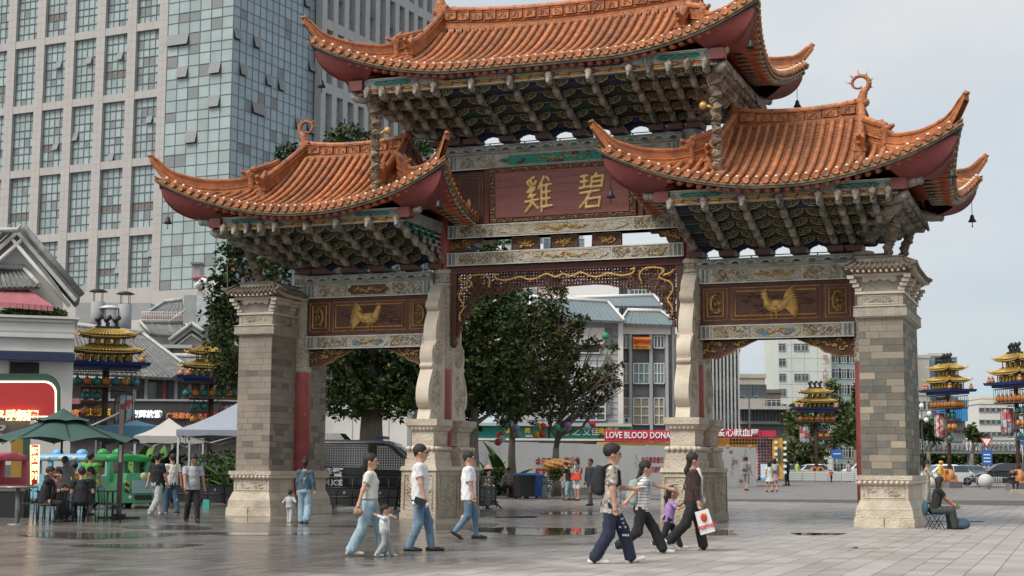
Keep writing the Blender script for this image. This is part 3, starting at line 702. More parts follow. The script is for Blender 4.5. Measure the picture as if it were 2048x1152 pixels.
bm2 = brackets('top_brackets', 'corbelled bracket mass below the top roof', -4.95, 4.95, -3.9, 3.9, 10.60, 11.66, 2.75, [-4.75, -4.3, -3.8, -3.28, -2.75, -1.65, -.55, .55, 1.65, 2.75, 3.28, 3.8, 4.3, 4.75], True, True, True)
top_band(bm2, -5.05, 5.05, 11.64, 2.92, 0, 1.05, .14, .24, (1, 1))
for (x_, s_) in ((-3.70, 1), (3.70, -1)):
 par = bl if s_ > 0 else br_
 for k in range(5):
  y = .42+(2.72-.42)*k/4; z = 7.33+.75*(k+.5)/5
  m = MB()
  for j in range(k+1):
   yy = -y+.12+j*.42
   if yy > -.2: continue
   m.sph((x_+s_*.04, yy, z), .12, T_GREYP if k < 3 else T_GREEN, n=8, sc=(.4, 1, .75))
  m.bb((x_-s_*.02, -y+.1, z+.09), (x_+s_*.03, y-.1, z+.13), T_PALE)
  if m.v: m.build('side_scroll', par)
# ---------------------------------------------------------------- columns
for i, (x, zt) in enumerate(((-TX, 7.05), (-CX, 10.62), (CX, 10.62), (TX, 7.05))):
 mb = MB(); z0 = 0.0 if abs(x) > 5 else 1.3
 mb.lathe([(.262, z0), (.26, 4.1), (.245, 7.0), (.24, zt)], (x, 0, 0), T_COLRED, n=28)
 col = mb.build('column', GATE)
 zl = 4.2
 cp = MB(); cp.lathe([(.262, zl-.05), (.275, zl), (.275, zl+.04), (.262, zl+.07), (.262, 6.58), (.285, 6.62), (.285, 6.68), (.268, 6.7), (.268, 6.94), (.30, 6.97), (.30, 7.03), (.26, 7.05)], (x, 0, 0), T_PAINT, n=28)
 for zb in (6.60, 6.66, 6.95, 7.02): cp.lathe([(.27, zb-.015), (.293, zb-.01), (.293, zb+.01), (.27, zb+.015)], (x, 0, 0), T_GREEN if zb in (6.66, 7.02) else T_PALE, n=28)
 cp.build('painted_collar', col)
 if abs(x) < 5: cp = MB(); cp.lathe([(.27, 9.9), (.27, 10.55), (.3, 10.6)], (x, 0, 0), T_PAINTB, n=24); cp.build('upper_collar', col)
 sc_ = MB(); k = 0; zz = zl+.15
 while zz < 6.5:
  for a in range(10):
   an = a*2*PI/10+(k % 2)*.31; R_ = .272; c = Vector((x+R_*cos(an), R_*sin(an), zz)); tn = Vector((-sin(an), cos(an), 0))
   pts = [c+tn*(.06*(1-.8*t/7)*cos(t*.9))+Vector((0, 0, .06*(1-.8*t/7)*sin(t*.9))) for t in range(8)]
   sc_.tube(pts, .011, T_PALE, n=3)
  zz += .135; k += 1
 zz = 6.82
 for a in range(12):
  an = a*2*PI/12; c = Vector((x+.272*cos(an), .272*sin(an), zz)); tn = Vector((-sin(an), cos(an), 0)); s = .05
  p = [(-s, -s*1.6), (-s, s*1.6), (s, s*1.6), (s, -s), (-.3*s, -s), (-.3*s, .5*s)]
  sc_.tube([c+tn*u+Vector((0, 0, v)) for u, v in p], .009, T_GREYP, n=3)
 sc_.build('scroll_carving', col)
# ---------------------------------------------------------------- beams
def painted_beam(name, x0, x1, z0, z1, yh=.25, main=None, gold=True, parent=GATE, cart=T_PAINT, cart_w=.34, dragon=True, cornice=False, blue=False):
 root_mb = MB(); root_mb.bb((x0, -yh, z0), (x1, yh, z1), T_PAINT); root_mb.bb((x0, -yh-.02, z0), (x1, yh+.02, z0+.03), T_PALE); root_mb.bb((x0, -yh-.02, z1-.03), (x1, yh+.02, z1), T_PALE)
 b = root_mb.build(name, parent); mb = MB(); y = -yh-.008; h = z1-z0; zc = (z0+z1)/2; L_ = x1-x0
 for end in (0, 1):
  sx = 1 if end == 0 else -1; e = x0 if end == 0 else x1
  for q, mt in enumerate((T_PALE, T_BLUEL, T_GREEN, T_PALE, T_GREYP, T_BLUEL, T_PALE)): mb.box((e+sx*(.05+q*.038), y, zc), (.02, .016, h*.84), mt)
 inner0, inner1 = x0+.36, x1-.36; cw = L_*cart_w/2; m_ = (x0+x1)/2
 g = T_GOLDD if gold else T_GREYP
 for (a, b_) in ((inner0, m_-cw), (m_+cw, inner1)):
  n = max(1, int(round((b_-a)/(h*1.25)))); u = (b_-a)/n
  for i in range(n):
   c = a+(i+.5)*u; s = h*.36
   mb.tube([(c, y, zc+s), (c+s, y, zc), (c, y, zc-s), (c-s, y, zc), (c, y, zc+s)], .016, T_PALE if i % 2 else g, n=4)
   for an in range(4):
    ca, sa = cos(an*PI/2+PI/4), sin(an*PI/2+PI/4)
    mb.tube([(c+ca*s*.15, y, zc+sa*s*.15), (c+ca*s*.75, y, zc+sa*s*.75), (c+ca*s*.75-sa*s*.28, y, zc+sa*s*.75+ca*s*.28), (c+ca*s*.45-sa*s*.28, y, zc+sa*s*.45+ca*s*.28)], .011, g if an % 2 else T_PALE, n=4)
    mb.tube([(c+ca*u*.42, y, zc+sa*s*1.0), (c+ca*u*.30, y, zc+sa*s*.95), (c+ca*u*.30, y, zc+sa*s*.6)], .010, T_PALE, n=4)
   mb.tube(spiral(c, zc, s*.28, 1, 10, y=y), .010, g, n=4)
   for an in range(24):
    a_ = rng.uniform(0, 2*PI); ph = rng.uniform(0, 6); qx, qz = c+rng.uniform(-.46, .46)*u, zc+rng.uniform(-.38, .38)*h; mb.tube([(qx+.045*cos(ph+t), y, qz+.04*sin(ph+t)) for t in range(5)], .010, (g, T_PALE, T_GREYP)[an % 3], n=3)
   for an in range(10):
    a_ = rng.uniform(0, 2*PI); rr = s*rng.uniform(.5, 1.05); mb.sph((c+cos(a_)*rr*u/(2.1*s)*.9, y, zc+sin(a_)*rr*.9), .018, g, n=5, sc=(1.3, .5, 1))
  mb.box((a, y, zc), (.018, .016, h*.84), T_PALE); mb.box((b_, y, zc), (.018, .016, h*.84), T_BLUEL)
 hx = cw*.93; hz = h*.36
 octo = [(m_-hx, zc), (m_-hx*.93, zc+hz*.45), (m_-hx*.86, zc+hz*.5), (m_-hx*.8, zc+hz), (m_+hx*.8, zc+hz), (m_+hx*.86, zc+hz*.5), (m_+hx*.93, zc+hz*.45), (m_+hx, zc), (m_+hx*.93, zc-hz*.45), (m_+hx*.86, zc-hz*.5), (m_+hx*.8, zc-hz), (m_-hx*.8, zc-hz), (m_-hx*.86, zc-hz*.5), (m_-hx*.93, zc-hz*.45)]
 mb.prism(octo, y-.006, y+.01, cart); mb.tube([(p[0], y-.014, p[1]) for p in octo+octo[:1]], .012, T_PALE, n=4)
 if blue:
  for sx in (-1, 1): mb.prism([(m_+sx*hx*(.45+.35*cos(t)), zc+hz*.7*sin(t)*(1+.3*sin(3*t))) for t in [q*2*PI/14 for q in range(14)]], y-.012, y-.004, T_BLUEP)
 if dragon:
  xr = min(hx*.7, .75)
  for q in range(30):
   t = q/29*2-1; ph = rng.uniform(0, 6); qx, qz = m_+xr*t, zc+hz*(.30*sin(t*7)+rng.uniform(-.22, .22)); rr = rng.uniform(.03, .06)
   mb.tube([(qx+rr*cos(ph+.8*k), y-.02, qz+rr*.6*sin(ph+.8*k)) for k in range(5)], rng.uniform(.014, .03)*(1.2-.7*abs(t)), T_GOLD if q % 4 else T_GOLDD, n=4)
 mb.build('painted_ornament', b)
 if cornice:
  c = MB(); c.bb((x0-.02, -yh-.12, z1), (x1+.02, yh+.12, z1+.06), T_GREYP); c.bb((x0-.02, -yh-.16, z1+.06), (x1+.02, yh+.16, z1+.19), T_GREYP); c.bb((x0, -yh-.2, z1+.19), (x1, yh+.2, z1+.22), T_PAINTB)
  n = int((x1-x0)/.40); yy = -yh-.17
  for i in range(n):
   cc = x0+(i+.5)*(x1-x0)/n
   c.tube([(cc+.16*cos(t*PI/6), yy, z1+.075+.085*sin(t*PI/6)) for t in range(7)], .012, T_PALE, n=4)
   c.prism([(cc+.09*cos(t*PI/6), z1+.075+.06*sin(t*PI/6)) for t in range(7)], yy-.005, yy+.01, T_GREEN if i % 2 else T_NAVY)
   c.tube(spiral(cc+.2, z1+.13, .035, 1, 8, y=yy), .009, T_PALE2, n=3)
  c.build('cloud_cornice', b)
  r = MB(); r.tube([(x0+.1, -yh-.15, z1+.27), (x1-.1, -yh-.15, z1+.28)], .014, P_IRON, n=5)
  for i in range(7): r.box((x0+.3+(x1-x0-.6)*i/6, -yh-.15, z1+.245), (.03, .03, .06), P_IRON)
  r.build('rail', b)
 return b
T_STONEG = M("greyish_carved_stone", (.36, .325, .265), .8, var=.2, scale=3, col2=(.24, .215, .18), thr=(.5, .7), bump=.8, bscale=28, vor=1, vscale=14)
T_STONET = M("weathered_stone_roof", (.235, .185, .135), .85, var=.3, scale=5, col2=(.13, .11, .085), thr=(.46, .66), bump=.8)
T_PROP = M("carved_prop_wood", (.25, .185, .125), .8, var=.4, scale=7, col2=(.12, .085, .06), thr=(.45, .6), bump=.9, bscale=30)
T_STONEW = M("stained_carved_limestone", (.44, .385, .30), .75, var=.16, scale=2.5, col2=(.34, .27, .19), thr=(.46, .62), bump=.9, bscale=22, vor=1.2, vscale=9, c3=(.30, .17, .08), thr3=(.58, .74), s3=.8)
T_BLUEP = M('sky_blue_paint', (.10, .22, .38), .7, var=.3, scale=6)
for s in (-1, 1):
 a, b = (-TX+.22, -CX-.22) if s < 0 else (CX+.22, TX-.22)
 painted_beam('upper_side_beam', a, b, 6.32, 6.74, .27, cornice=True, cart=T_PAINT if s > 0 else T_BROWN, cart_w=.36)
 painted_beam('lower_side_beam', a, b, 4.82, 5.20, .25, cart=T_PAINT, cart_w=.34, blue=True)
 mb = MB(); mb.bb((a, -.16, 5.205), (b, .16, 6.315), T_BROWNS); pb = mb.build('panel_board', GATE)
 tp = MB(); tp.bb((a, -.20, 6.25), (b, .20, 6.315), T_BROWN); tp.bb((a, -.20, 5.205), (b, .20, 5.25), T_BROWN); tp.bb((a-.0, -.22, 5.19), (b, .0, 5.21), T_GREYP); tp.build('panel_rail', pb)
 L_ = b-a; xs_ = [(a+.10, a+.74), (a+.86, b-.86), (b-.74, b-.10)]
 for i, (u0, u1) in enumerate(xs_):
  f = MB(); z0, z1 = 5.34, 6.20
  for (du, mt, r_, dy) in ((0, T_GOLD, .014, .17), (.10, T_GOLD, .020, .20)):
   f.tube([(u0+du, -dy, z0+du), (u0+du, -dy, z1-du), (u1-du, -dy, z1-du), (u1-du, -dy, z0+du), (u0+du, -dy, z0+du)], r_, mt, n=4, smooth=False)
  f.bb((u0, -.172, z0), (u1, -.15, z1), T_RED2)
  f.bb((u0+.10, -.185, z0+.10), (u1-.10, -.16, z1-.10), T_BROWN)
  for q in range(26 if i == 1 else 6):
   cx_ = rng.uniform(u0+.25, u1-.25); cz_ = rng.uniform(z0+.18, z1-.18); l_ = rng.uniform(.08, .2)
   f.tube([(cx_-l_, -.19, cz_), (cx_-l_*.3, -.195, cz_+.035), (cx_+l_*.3, -.195, cz_-.02), (cx_+l_, -.19, cz_+.03)], .014, T_BROWN, n=4)
  if i != 1:
   c = (u0+u1)/2; sg = -1 if s < 0 else 1
   pts = [(c+sg*(-.12*cos(t)*(1 if t < 9 else 1)), -.22, 5.78+.24*sin(t)) for t in [-.4-q*.35 for q in range(14)]]
   pts = [(c-sg*.15*cos(q/13*1.5*PI-.75*PI)+sg*.03, -.215, 5.77+.25*sin(q/13*1.5*PI-.75*PI)) for q in range(14)]
   f.tube(pts, [.012+.03*sin(PI*q/13) for q in range(14)], T_GOLDD, n=6)
   f.sph((c, -.21, 5.77), .035, T_GOLD, n=6)
   for q in range(7):
    an = q*.9; f.tube([(c+.1*cos(an), -.21, 5.77+.18*sin(an)), (c+.17*cos(an+.4), -.21, 5.77+.27*sin(an+.3))], .010, T_GOLDD, n=4)
  if i != 1:
   for q in range(26):
    an = rng.uniform(0, 6.3); rr = rng.uniform(.3, 1); ph = rng.uniform(0, 6); cc_ = (c+.19*rr*cos(an), 5.77+.29*rr*sin(an)); f.tube([(cc_[0]+.045*cos(ph+t*.9), -.205, cc_[1]+.045*sin(ph+t*.9)) for t in range(5)], .011, T_GOLDD, n=4)
  f.build('carved_panel', pb)
 d = 1 if s < 0 else -1; c = (a+b)/2; z = 5.72; R_ = MB(); y = -.20
 body = [('e', (c, y, z-.03), (.30, .05, .17), None), ('c', (c+d*.2, y, z+.02), (c+d*.30, y, z+.27), .12, .06), ('e', (c+d*.30, y, z+.30), (.085, .045, .075), None), ('c', (c-d*.22, y, z), (c-d*.42, y, z+.22), .12, .06), ('c', (c, y, z-.15), (c, y, z-.18), .12, .06)]
 rme = sdf_mesh('rooster_relief', body, .02, T_GOLD, k=.05); rooster = obj('rooster_relief', rme, GATE)
 for q in range(15):
  t = q/14; a0 = PI*(.52+.62*t); Lf = .46-.10*t; bx_, bz_ = c-d*(.22-.12*t*0), z+.10-.16*t
  pts = [(bx_+d*Lf*u*cos(a0+.55*u*(1-t)+.1), y-.02, bz_+Lf*u*sin(a0+.75*u)*(1.15 if t < .6 else .95)) for u in (0, .25, .5, .75, 1)]
  R_.tube(pts, [.035, .035, .032, .026, .006], T_GOLD, n=5)
 for q in range(5): R_.sph((c+d*(.24+.03*q), y-.01, z+.385+.02*sin(q*1.6)), .026, T_GOLD, n=5)
 R_.tube([(c+d*.36, y-.01, z+.30), (c+d*.43, y-.01, z+.275)], [.025, .005], T_GOLD, n=5); R_.sph((c+d*.36, y-.01, z+.20), .035, T_GOLD, n=5, sc=(.8, .6, 1.4))
 for lx in (-.02, .10):
  R_.tube([(c+d*lx, y-.01, z-.15), (c+d*(lx+.01), y-.01, z-.36)], .014, T_GOLD, n=4)
  for tt in (-.05, .02, .08): R_.tube([(c+d*lx, y-.01, z-.35), (c+d*(lx+tt), y-.01, z-.385)], .010, T_GOLD, n=4)
 R_.build('rooster_feathers', rooster)
 for e in (0, 1):
  x0 = a if e == 0 else b; sg = 1 if e == 0 else -1; q = MB()
  out = [(x0, 4.815), (x0, 4.33), (x0+sg*.25, 4.34), (x0+sg*.45, 4.32), (x0+sg*.60, 4.40), (x0+sg*.82, 4.46), (x0+sg*.95, 4.58), (x0+sg*1.15, 4.64), (x0+sg*1.35, 4.74), (x0+sg*1.50, 4.80), (x0+sg*1.50, 4.815)]
  q.prism(out, -.05, .05, T_BROWN); q.tube([(p[0], -.06, p[1]) for p in out[:2]], .02, T_BROWNS, n=4); q.tube([(out[0][0], -.06, 4.80), (out[-1][0], -.06, 4.80)], .02, T_BROWNS, n=4)
  q.tube([(p[0], -.05, p[1]) for p in out[1:-1]], .022, T_GOLDD, n=5)
  for k in range(22):
   u = rng.uniform(.08, 1.2); zz = rng.uniform(4.40+.26*u, 4.76); r_ = rng.uniform(.04, .10)
   q.tube([(x0+sg*(u+r_*cos(t*.9+k)*(1-.1*t)), -.075, zz+r_*.7*sin(t*.9+k)*(1-.1*t)) for t in range(6)], .022, T_GOLDD if k % 3 else T_GOLD, n=5)
  q.build('carved_spandrel', GATE)
a, b = -CX+.22, CX-.22
painted_beam('middle_lower_beam', a-.02, b+.02, 7.10, 7.48, .27, cart_w=.42)
painted_beam('middle_upper_beam', a, b, 7.89, 8.27, .26, cart_w=.6)
painted_beam('top_painted_beam', a, b, 9.86, 10.28, .27, cart=T_TURQ, cart_w=.60, gold=False, cornice=True)
for (x0, x1) in ((-1.55, -.75), (-.38, .40), (.84, 1.66)):
 q = MB(); q.bb((x0, -.08, 7.49), (x1, .08, 7.88), T_BROWN); q.tube([(x0, -.09, 7.5), (x0, -.09, 7.87), (x1, -.09, 7.87), (x1, -.09, 7.5), (x0, -.09, 7.5)], .02, T_GOLDD, n=4)
 c = (x0+x1)/2
 for k in range(26):
  an = rng.uniform(0, 2*PI); rr = rng.uniform(.02, 1); q.sph((c+.26*rr*cos(an), -.10, 7.68+.12*rr*sin(an)), rng.uniform(.02, .038), T_GOLD if k % 2 else T_GOLDD, n=5, sc=(1.4, .6, 1))
 for k in range(5): q.tube([(c, -.11, 7.6), (c+.08*(k-2), -.12, 7.72), (c+.13*(k-2), -.11, 7.8)], .012, T_GOLD, n=4)
 q.build('gilt_plaque', GATE)
for s in (-1, 1):
 x0 = s*(CX-.24); q = MB()
 out = [(x0, 7.885), (x0-s*1.0, 7.885), (x0-s*.92, 7.80), (x0-s*.72, 7.80), (x0-s*.68, 7.70), (x0-s*.5, 7.70), (x0-s*.48, 7.60), (x0-s*.42, 7.50), (x0, 7.49)]
 q.prism(out, -.06, .06, T_BROWN)
 for k in range(22):
  u = rng.uniform(.05, .7); zz = rng.uniform(7.55+.25*u, 7.85); q.tube([(x0-s*(u+.05*cos(t)), -.08, zz+.04*sin(t)) for t in range(5)], .018, T_GOLDD if k % 3 else T_GOLD, n=5)
 q.build('corner_carving', GATE)
q = MB(); q.bb((-3.44, -.14, 8.28), (3.44, .10, 9.85), T_BROWNS); nb_ = q.build('name_board_backing', GATE)
for s in (-1, 1):
 q = MB(); x0, x1 = (2.42, 3.25); q.tube([(s*x0, -.16, 8.45), (s*x0, -.16, 9.72), (s*x1, -.16, 9.72), (s*x1, -.16, 8.45), (s*x0, -.16, 8.45)], .018, T_GOLDD, n=4); q.tube([(s*(x0+.1), -.15, 8.55), (s*(x0+.1), -.15, 9.62), (s*(x1-.1), -.15, 9.62), (s*(x1-.1), -.15, 8.55), (s*(x0+.1), -.15, 8.55)], .014, T_GOLDD, n=4)
 q.sph((s*2.85, -.16, 8.9), .1, T_GOLD, n=8, sc=(.8, .4, 1.6)); q.build('side_panel', nb_)
 q = MB(); q.bb((s*2.20, -.22, 8.28), (s*2.34, -.1, 9.85), T_RED2); q.build('board_post', nb_)
TILT = .075
q = MB(); BX, BZ0, BZ1 = 1.96, 8.42, 9.70
def tilt(p): return (p[0], p[1]-(p[2]-8.3)*TILT, p[2])
q.bb((-2.15, -.26, 8.29), (2.15, -.20, 9.86), T_BROWN)
q.v = [tilt(v) for v in q.v]; fr = q.build('name_board_frame', GATE)
T_BOARD = M('faded_red_board', (.27, .098, .082), .6, var=.14, scale=3, stretch=(.3, 1, 5), col2=(.21, .072, .062), thr=(.5, .72), bump=.25)
q = MB()
for i in range(6):
 z0 = BZ0+(BZ1-BZ0)*i/6; q.bb((-BX, -.285-.001*i, z0+.002), (BX, -.262, z0+(BZ1-BZ0)/6-.002), T_BOARD)
q.v = [tilt(v) for v in q.v]; bd = q.build('name_board', GATE)
q = MB()
for i in range(96):
 t = i/96*(2*(4.1+1.42));
 if t < 4.1: p = (-2.05+t, 8.355)
 elif t < 5.52: p = (2.05, 8.355+t-4.1)
 elif t < 9.62: p = (2.05-(t-5.52), 9.775)
 else: p = (-2.05, 9.775-(t-9.62))
 an = rng.uniform(0, 6); q.tube([(p[0]+.055*cos(an+.8*k), -.275, p[1]+.035*sin(an+.8*k)) for k in range(5)], .016, T_GOLDD if i % 3 else T_GOLD, n=4)
q.v = [tilt(v) for v in q.v]; q.build('gilt_border', bd)
T_CHAR = M('gilt_characters', (.78, .54, .21), .4, var=.18, scale=6, metal=.15, bump=.3)
BI = [[(.06, .93), (.30, .96)], [(.05, .78), (.30, .80)], [(.0, .60), (.34, .64)], [(.18, .95), (.17, .62)],
 [(.62, 1.0), (.54, .92)], [(.46, .90), (.40, .62)], [(.46, .90), (.86, .93), (.80, .62)], [(.44, .76), (.82, .79)], [(.41, .62), (.80, .64)],
 [(.02, .46), (.72, .52)], [(.40, .50), (.26, .30), (.0, .06)], [(.24, .28), (.22, .04)], [(.24, .28), (.74, .32), (.68, .06)], [(.22, .06), (.70, .08)]]
JI = [[(.34, 1.0), (.10, .88)], [(.10, .84), (.16, .78)], [(.24, .86), (.28, .79)], [(.42, .88), (.36, .79)], [(.24, .72), (.10, .58)], [(.10, .58), (.36, .64)], [(.36, .70), (.14, .44)], [(.14, .44), (.40, .50)],
 [(.0, .30), (.50, .36)], [(.28, .44), (.20, .20), (.0, .02)], [(.28, .28), (.48, .10)],
 [(.72, 1.0), (.50, .66)], [(.62, .80), (.61, .0)], [(.84, .98), (.90, .88)], [(.62, .74), (1.0, .78)], [(.62, .54), (.94, .57)], [(.62, .35), (.94, .38)], [(.60, .13), (1.0, .17)], [(.80, .76), (.79, .15)]]
for (strokes, x0, nm) in ((BI, .56, 'gilt_character'), (JI, -1.06, 'gilt_character')):
 prs = []
 for st in strokes:
  for i in range(len(st)-1):
   A = tilt((x0+st[i][0]*.80, -.30, 8.53+st[i][1]*.98)); B = tilt((x0+st[i+1][0]*.80, -.30, 8.53+st[i+1][1]*.98))
   prs.append(('c', A, B, .046, .036))
 obj(nm, sdf_mesh(nm, prs, .02, T_CHAR, k=.015), bd)
q = MB()
for i in range(9):
 q.box(tilt((-1.72, -.29, 9.52-.11*i)), (.03, .008, .045), T_GOLDD); q.box(tilt((1.72, -.29, 9.35-.09*i)), (.022, .008, .035), T_GOLDD)
q.build('small_gilt_inscription', bd)
q = MB(); q.bb((-3.42, -.10, 6.96), (3.42, .10, 7.095), T_BROWNS); q.bb((-3.42, -.13, 6.90), (3.42, .0, 6.955), T_RED2)
for s in (-1, 1): q.bb((s*3.42, -.10, 5.15), (s*3.23, .10, 6.955), T_BROWNS)
lf = q.build('lattice_frame', GATE)
for s in (-1, 1):
 q = MB(); q.lathe([(.03, 4.78), (.10, 4.86), (.12, 4.95), (.07, 5.02), (.11, 5.06), (.11, 5.15)], (s*3.33, 0, 0), T_BROWN, n=10); q.build('pendant', lf)
T_LATT = M('lattice_brown', (.14, .055, .035), .6, var=.35, scale=6, bump=.3)
def zlow(x):
 x = abs(x)
 pts = [(0, 6.44), (.9, 6.47), (1.3, 6.44), (1.6, 6.36), (1.9, 6.30), (2.3, 6.30), (2.55, 6.22), (2.72, 6.08), (2.82, 5.80), (2.95, 5.62), (3.08, 5.35), (3.2, 5.10), (3.3, 5.0)]
 for i in range(len(pts)-1):
  if pts[i][0] <= x <= pts[i+1][0]:
   t = (x-pts[i][0])/(pts[i+1][0]-pts[i][0]); return pts[i][1]+t*(pts[i+1][1]-pts[i][1])
 return 5.0
q = MB(); gx = -3.2
while gx < 3.21:
 z = 6.86; k = 0
 while z > zlow(gx)+.02:
  rr = .046; ph = rng.uniform(0, 6); y = rng.uniform(-.05, .02)
  q.tube([(gx+rr*cos(ph+t*.95), y, z+rr*sin(ph+t*.95)) for t in range(7)], .021, T_LATT, n=4)
  q.tube([(gx-.05, y+.04, z-.04), (gx+.05, y+.04, z+.04)], .020, T_BROWN, n=3)
  z -= .088; k += 1
 zz = zlow(gx); q.box((gx, -.03, zz+.0), (.10, .07, .035), T_BROWNS); q.box((gx+.03, -.03, zz+.06), (.03, .07, .12), T_BROWNS)
 gx += .088
q.build('openwork_lattice', lf)
q = MB()
for s in (-1, 1):
 v1 = [(.0, 6.78), (.25, 6.70), (.5, 6.80), (.8, 6.68), (1.05, 6.66), (1.3, 6.74), (1.7, 6.66), (2.0, 6.72), (2.05, 6.85), (1.9, 6.80)]
 v2 = [(2.25, 6.48), (2.2, 6.66), (2.32, 6.82), (2.6, 6.85), (2.9, 6.78), (2.75, 6.60), (2.9, 6.50), (3.08, 6.42), (3.14, 6.22), (3.02, 6.02), (2.98, 5.86)]
 v3 = [(2.86, 6.62), (3.1, 6.70), (3.16, 6.8)]; v4 = [(3.0, 5.9), (3.12, 5.72), (3.1, 5.5)]
 for v in (v1, v2, v3, v4):
  sm = []
  for i in range(len(v)-1):
   p0, p1, p2, p3 = v[max(0, i-1)], v[i], v[i+1], v[min(len(v)-1, i+2)]
   for t in (0, .25, .5, .75):
    sm.append((s*.5*((2*p1[0])+(-p0[0]+p2[0])*t+(2*p0[0]-5*p1[0]+4*p2[0]-p3[0])*t*t+(-p0[0]+3*p1[0]-3*p2[0]+p3[0])*t**3), -.11, .5*((2*p1[1])+(-p0[1]+p2[1])*t+(2*p0[1]-5*p1[1]+4*p2[1]-p3[1])*t*t+(-p0[1]+3*p1[1]-3*p2[1]+p3[1])*t**3)))
  q.tube(sm, .030, T_GOLD, n=5)
  for p in sm[::3]:
   an = rng.uniform(0, 6); q.tube([p, (p[0]+.07*cos(an), -.12, p[2]+.07*sin(an)), (p[0]+.08*cos(an+.7), -.12, p[2]+.08*sin(an+.7))], [.016, .014, .005], T_GOLD, n=4)
q.build('gilt_vine', lf)
# ---------------------------------------------------------------- stone piers
BLK = {}
nblk = 0
T_BRICKM = M('mid_grey_brown_stone', (.165, .148, .120), .8, var=.2, scale=2.5, island=.16, bump=.3, bscale=40)
rest = MB()
for s in (-1, 1):
 pier = empty('stone_pier', parent=GATE); pier['label'] = 'thick stone pier at the %s end of the gate' % ('left' if s < 0 else 'right')
 xi, xo = 8.28, 9.36; D = 1.70; xm = s*(xi+xo)/2; hw = (xo-xi)/2
 mb = MB(); mb.bb((s*xi+s*.02, -D+.02, 1.25), (s*xo-s*.02, D-.02, 5.14), T_BRICK); mb.build('pier_core', pier)
 ncs = 23; ch = (5.14-1.26)/ncs
 for c in range(ncs):
  z0 = 1.26+c*ch
  for face in ('front', 'right', 'left', 'back'):
   L_ = 2*hw if face in ('front', 'back') else 2*D
   t = 0; off = rng.uniform(.15, .4); first = True
   while t < L_-1e-3:
    w_ = min(L_-t, off if first else rng.choice([.34, .42, .5, .68])); first = False
    if L_-t-w_ < .14: w_ = L_-t
    pr = rng.uniform(.0, .005); g = .003
    dark = rng.random(); zf_ = c/ncs
    if s < 0: mt = T_BRICKM if (dark < (.34 if (zf_ < .34 or .36 < zf_ < .9 and c % 2 == 0) else .04)) else T_BRICK
    else: mt = T_BRICK if dark < .16+(.6 if zf_ > .93 else 0)+(.3 if zf_ > .7 else 0) else (T_BRICKM if dark < .72 else (T_BRICKD if dark < .95 else T_BRICKL))
    mb = MB() if (face in ('front', 'right') and nblk < 300) else rest
    if face == 'front': mb.bb((xm-hw+t+g, -D-pr, z0+g), (xm-hw+t+w_-g, -D+.03, z0+ch-g), mt)
    elif face == 'back': mb.bb((xm-hw+t+g, D+pr, z0+g), (xm-hw+t+w_-g, D-.03, z0+ch-g), mt)
    elif face == 'right': mb.bb((xm+hw+pr, -D+t+g, z0+g), (xm+hw-.03, -D+t+w_-g, z0+ch-g), mt)
    else: mb.bb((xm-hw-pr, -D+t+g, z0+g), (xm-hw+.03, -D+t+w_-g, z0+ch-g), mt)
    if mb is not rest: mb.build('stone_block', pier); nblk += 1
    t += w_
 def ring(mb, z0, z1, o0, o1, mt, top=True):
  vs = []
  for (z, o) in ((z0, o0), (z1, o1)):
   vs += [(xm-hw-o, -D-o, z), (xm+hw+o, -D-o, z), (xm+hw+o, D+o, z), (xm-hw-o, D+o, z)]
  mb.add(vs, [(0, 1, 5, 4), (1, 2, 6, 5), (2, 3, 7, 6), (3, 0, 4, 7), (4, 5, 6, 7), (3, 2, 1, 0)], mt)
 for (nm, z0, z1, o0, o1, nx) in (('plinth_stone', 0, .235, .19, .175, 2), ('stepped_stone', .24, .42, .15, .14, 1), ('moulded_stone', .425, .66, .135, .05, 1), ('dado_stone', .665, 1.02, .03, .03, 1)):
  mb = MB(); ring(mb, z0, z1, o0, o1, T_STONE);
  if nm == 'plinth_stone':
   mb.box((xm, -D-.19, .12), (.008, .02, .22), T_DARK)
  if nm == 'dado_stone':
   for (x0, x1, y) in ((xm-hw+.05, xm+hw-.05, -D-.035),):
    mb.tube([(x0, y, .72), (x0, y, .97), (x1, y, .97), (x1, y, .72), (x0, y, .72)], .012, T_STONES, n=4)
   for q in range(16):
    cx_ = rng.uniform(xm-hw+.15, xm+hw-.15); cz_ = rng.uniform(.76, .93); mb.tube([(cx_+.04*cos(t), -D-.035, cz_+.03*sin(t)) for t in range(5)], .012, T_STONE, n=4)
  mb.build(nm, pier)
 mb = MB(); ring(mb, 1.15, 1.262, .14, .15, T_STONE); ring(mb, 1.02, 1.15, .05, .13, T_STONE)
 for side in ('f', 'r', 'b', 'l'):
  L_ = 2*(hw+.1) if side in 'fb' else 2*(D+.1); n = int(L_/.12)
  for i in range(n):
   t = -L_/2+(i+.5)*L_/n; o = .095
   c = {'f': (xm+t, -D-o, 1.09), 'b': (xm+t, D+o, 1.09), 'r': (xm+hw+o, t, 1.09), 'l': (xm-hw-o, t, 1.09)}[side]
   mb.sph(c, .062, T_STONES, n=7, sc=(.95, .95, .9))
 mb.build('lotus_moulding', pier)
 mb = MB(); ring(mb, 5.14, 5.18, .03, .10, T_STONE); ring(mb, 5.18, 5.42, .11, .10, T_STONEG); ring(mb, 5.42, 5.45, .13, .03, T_STONES); mb.build('carved_band', pier)
 mb = MB(); ring(mb, 5.45, 5.74, .01, .01, T_STONEG)
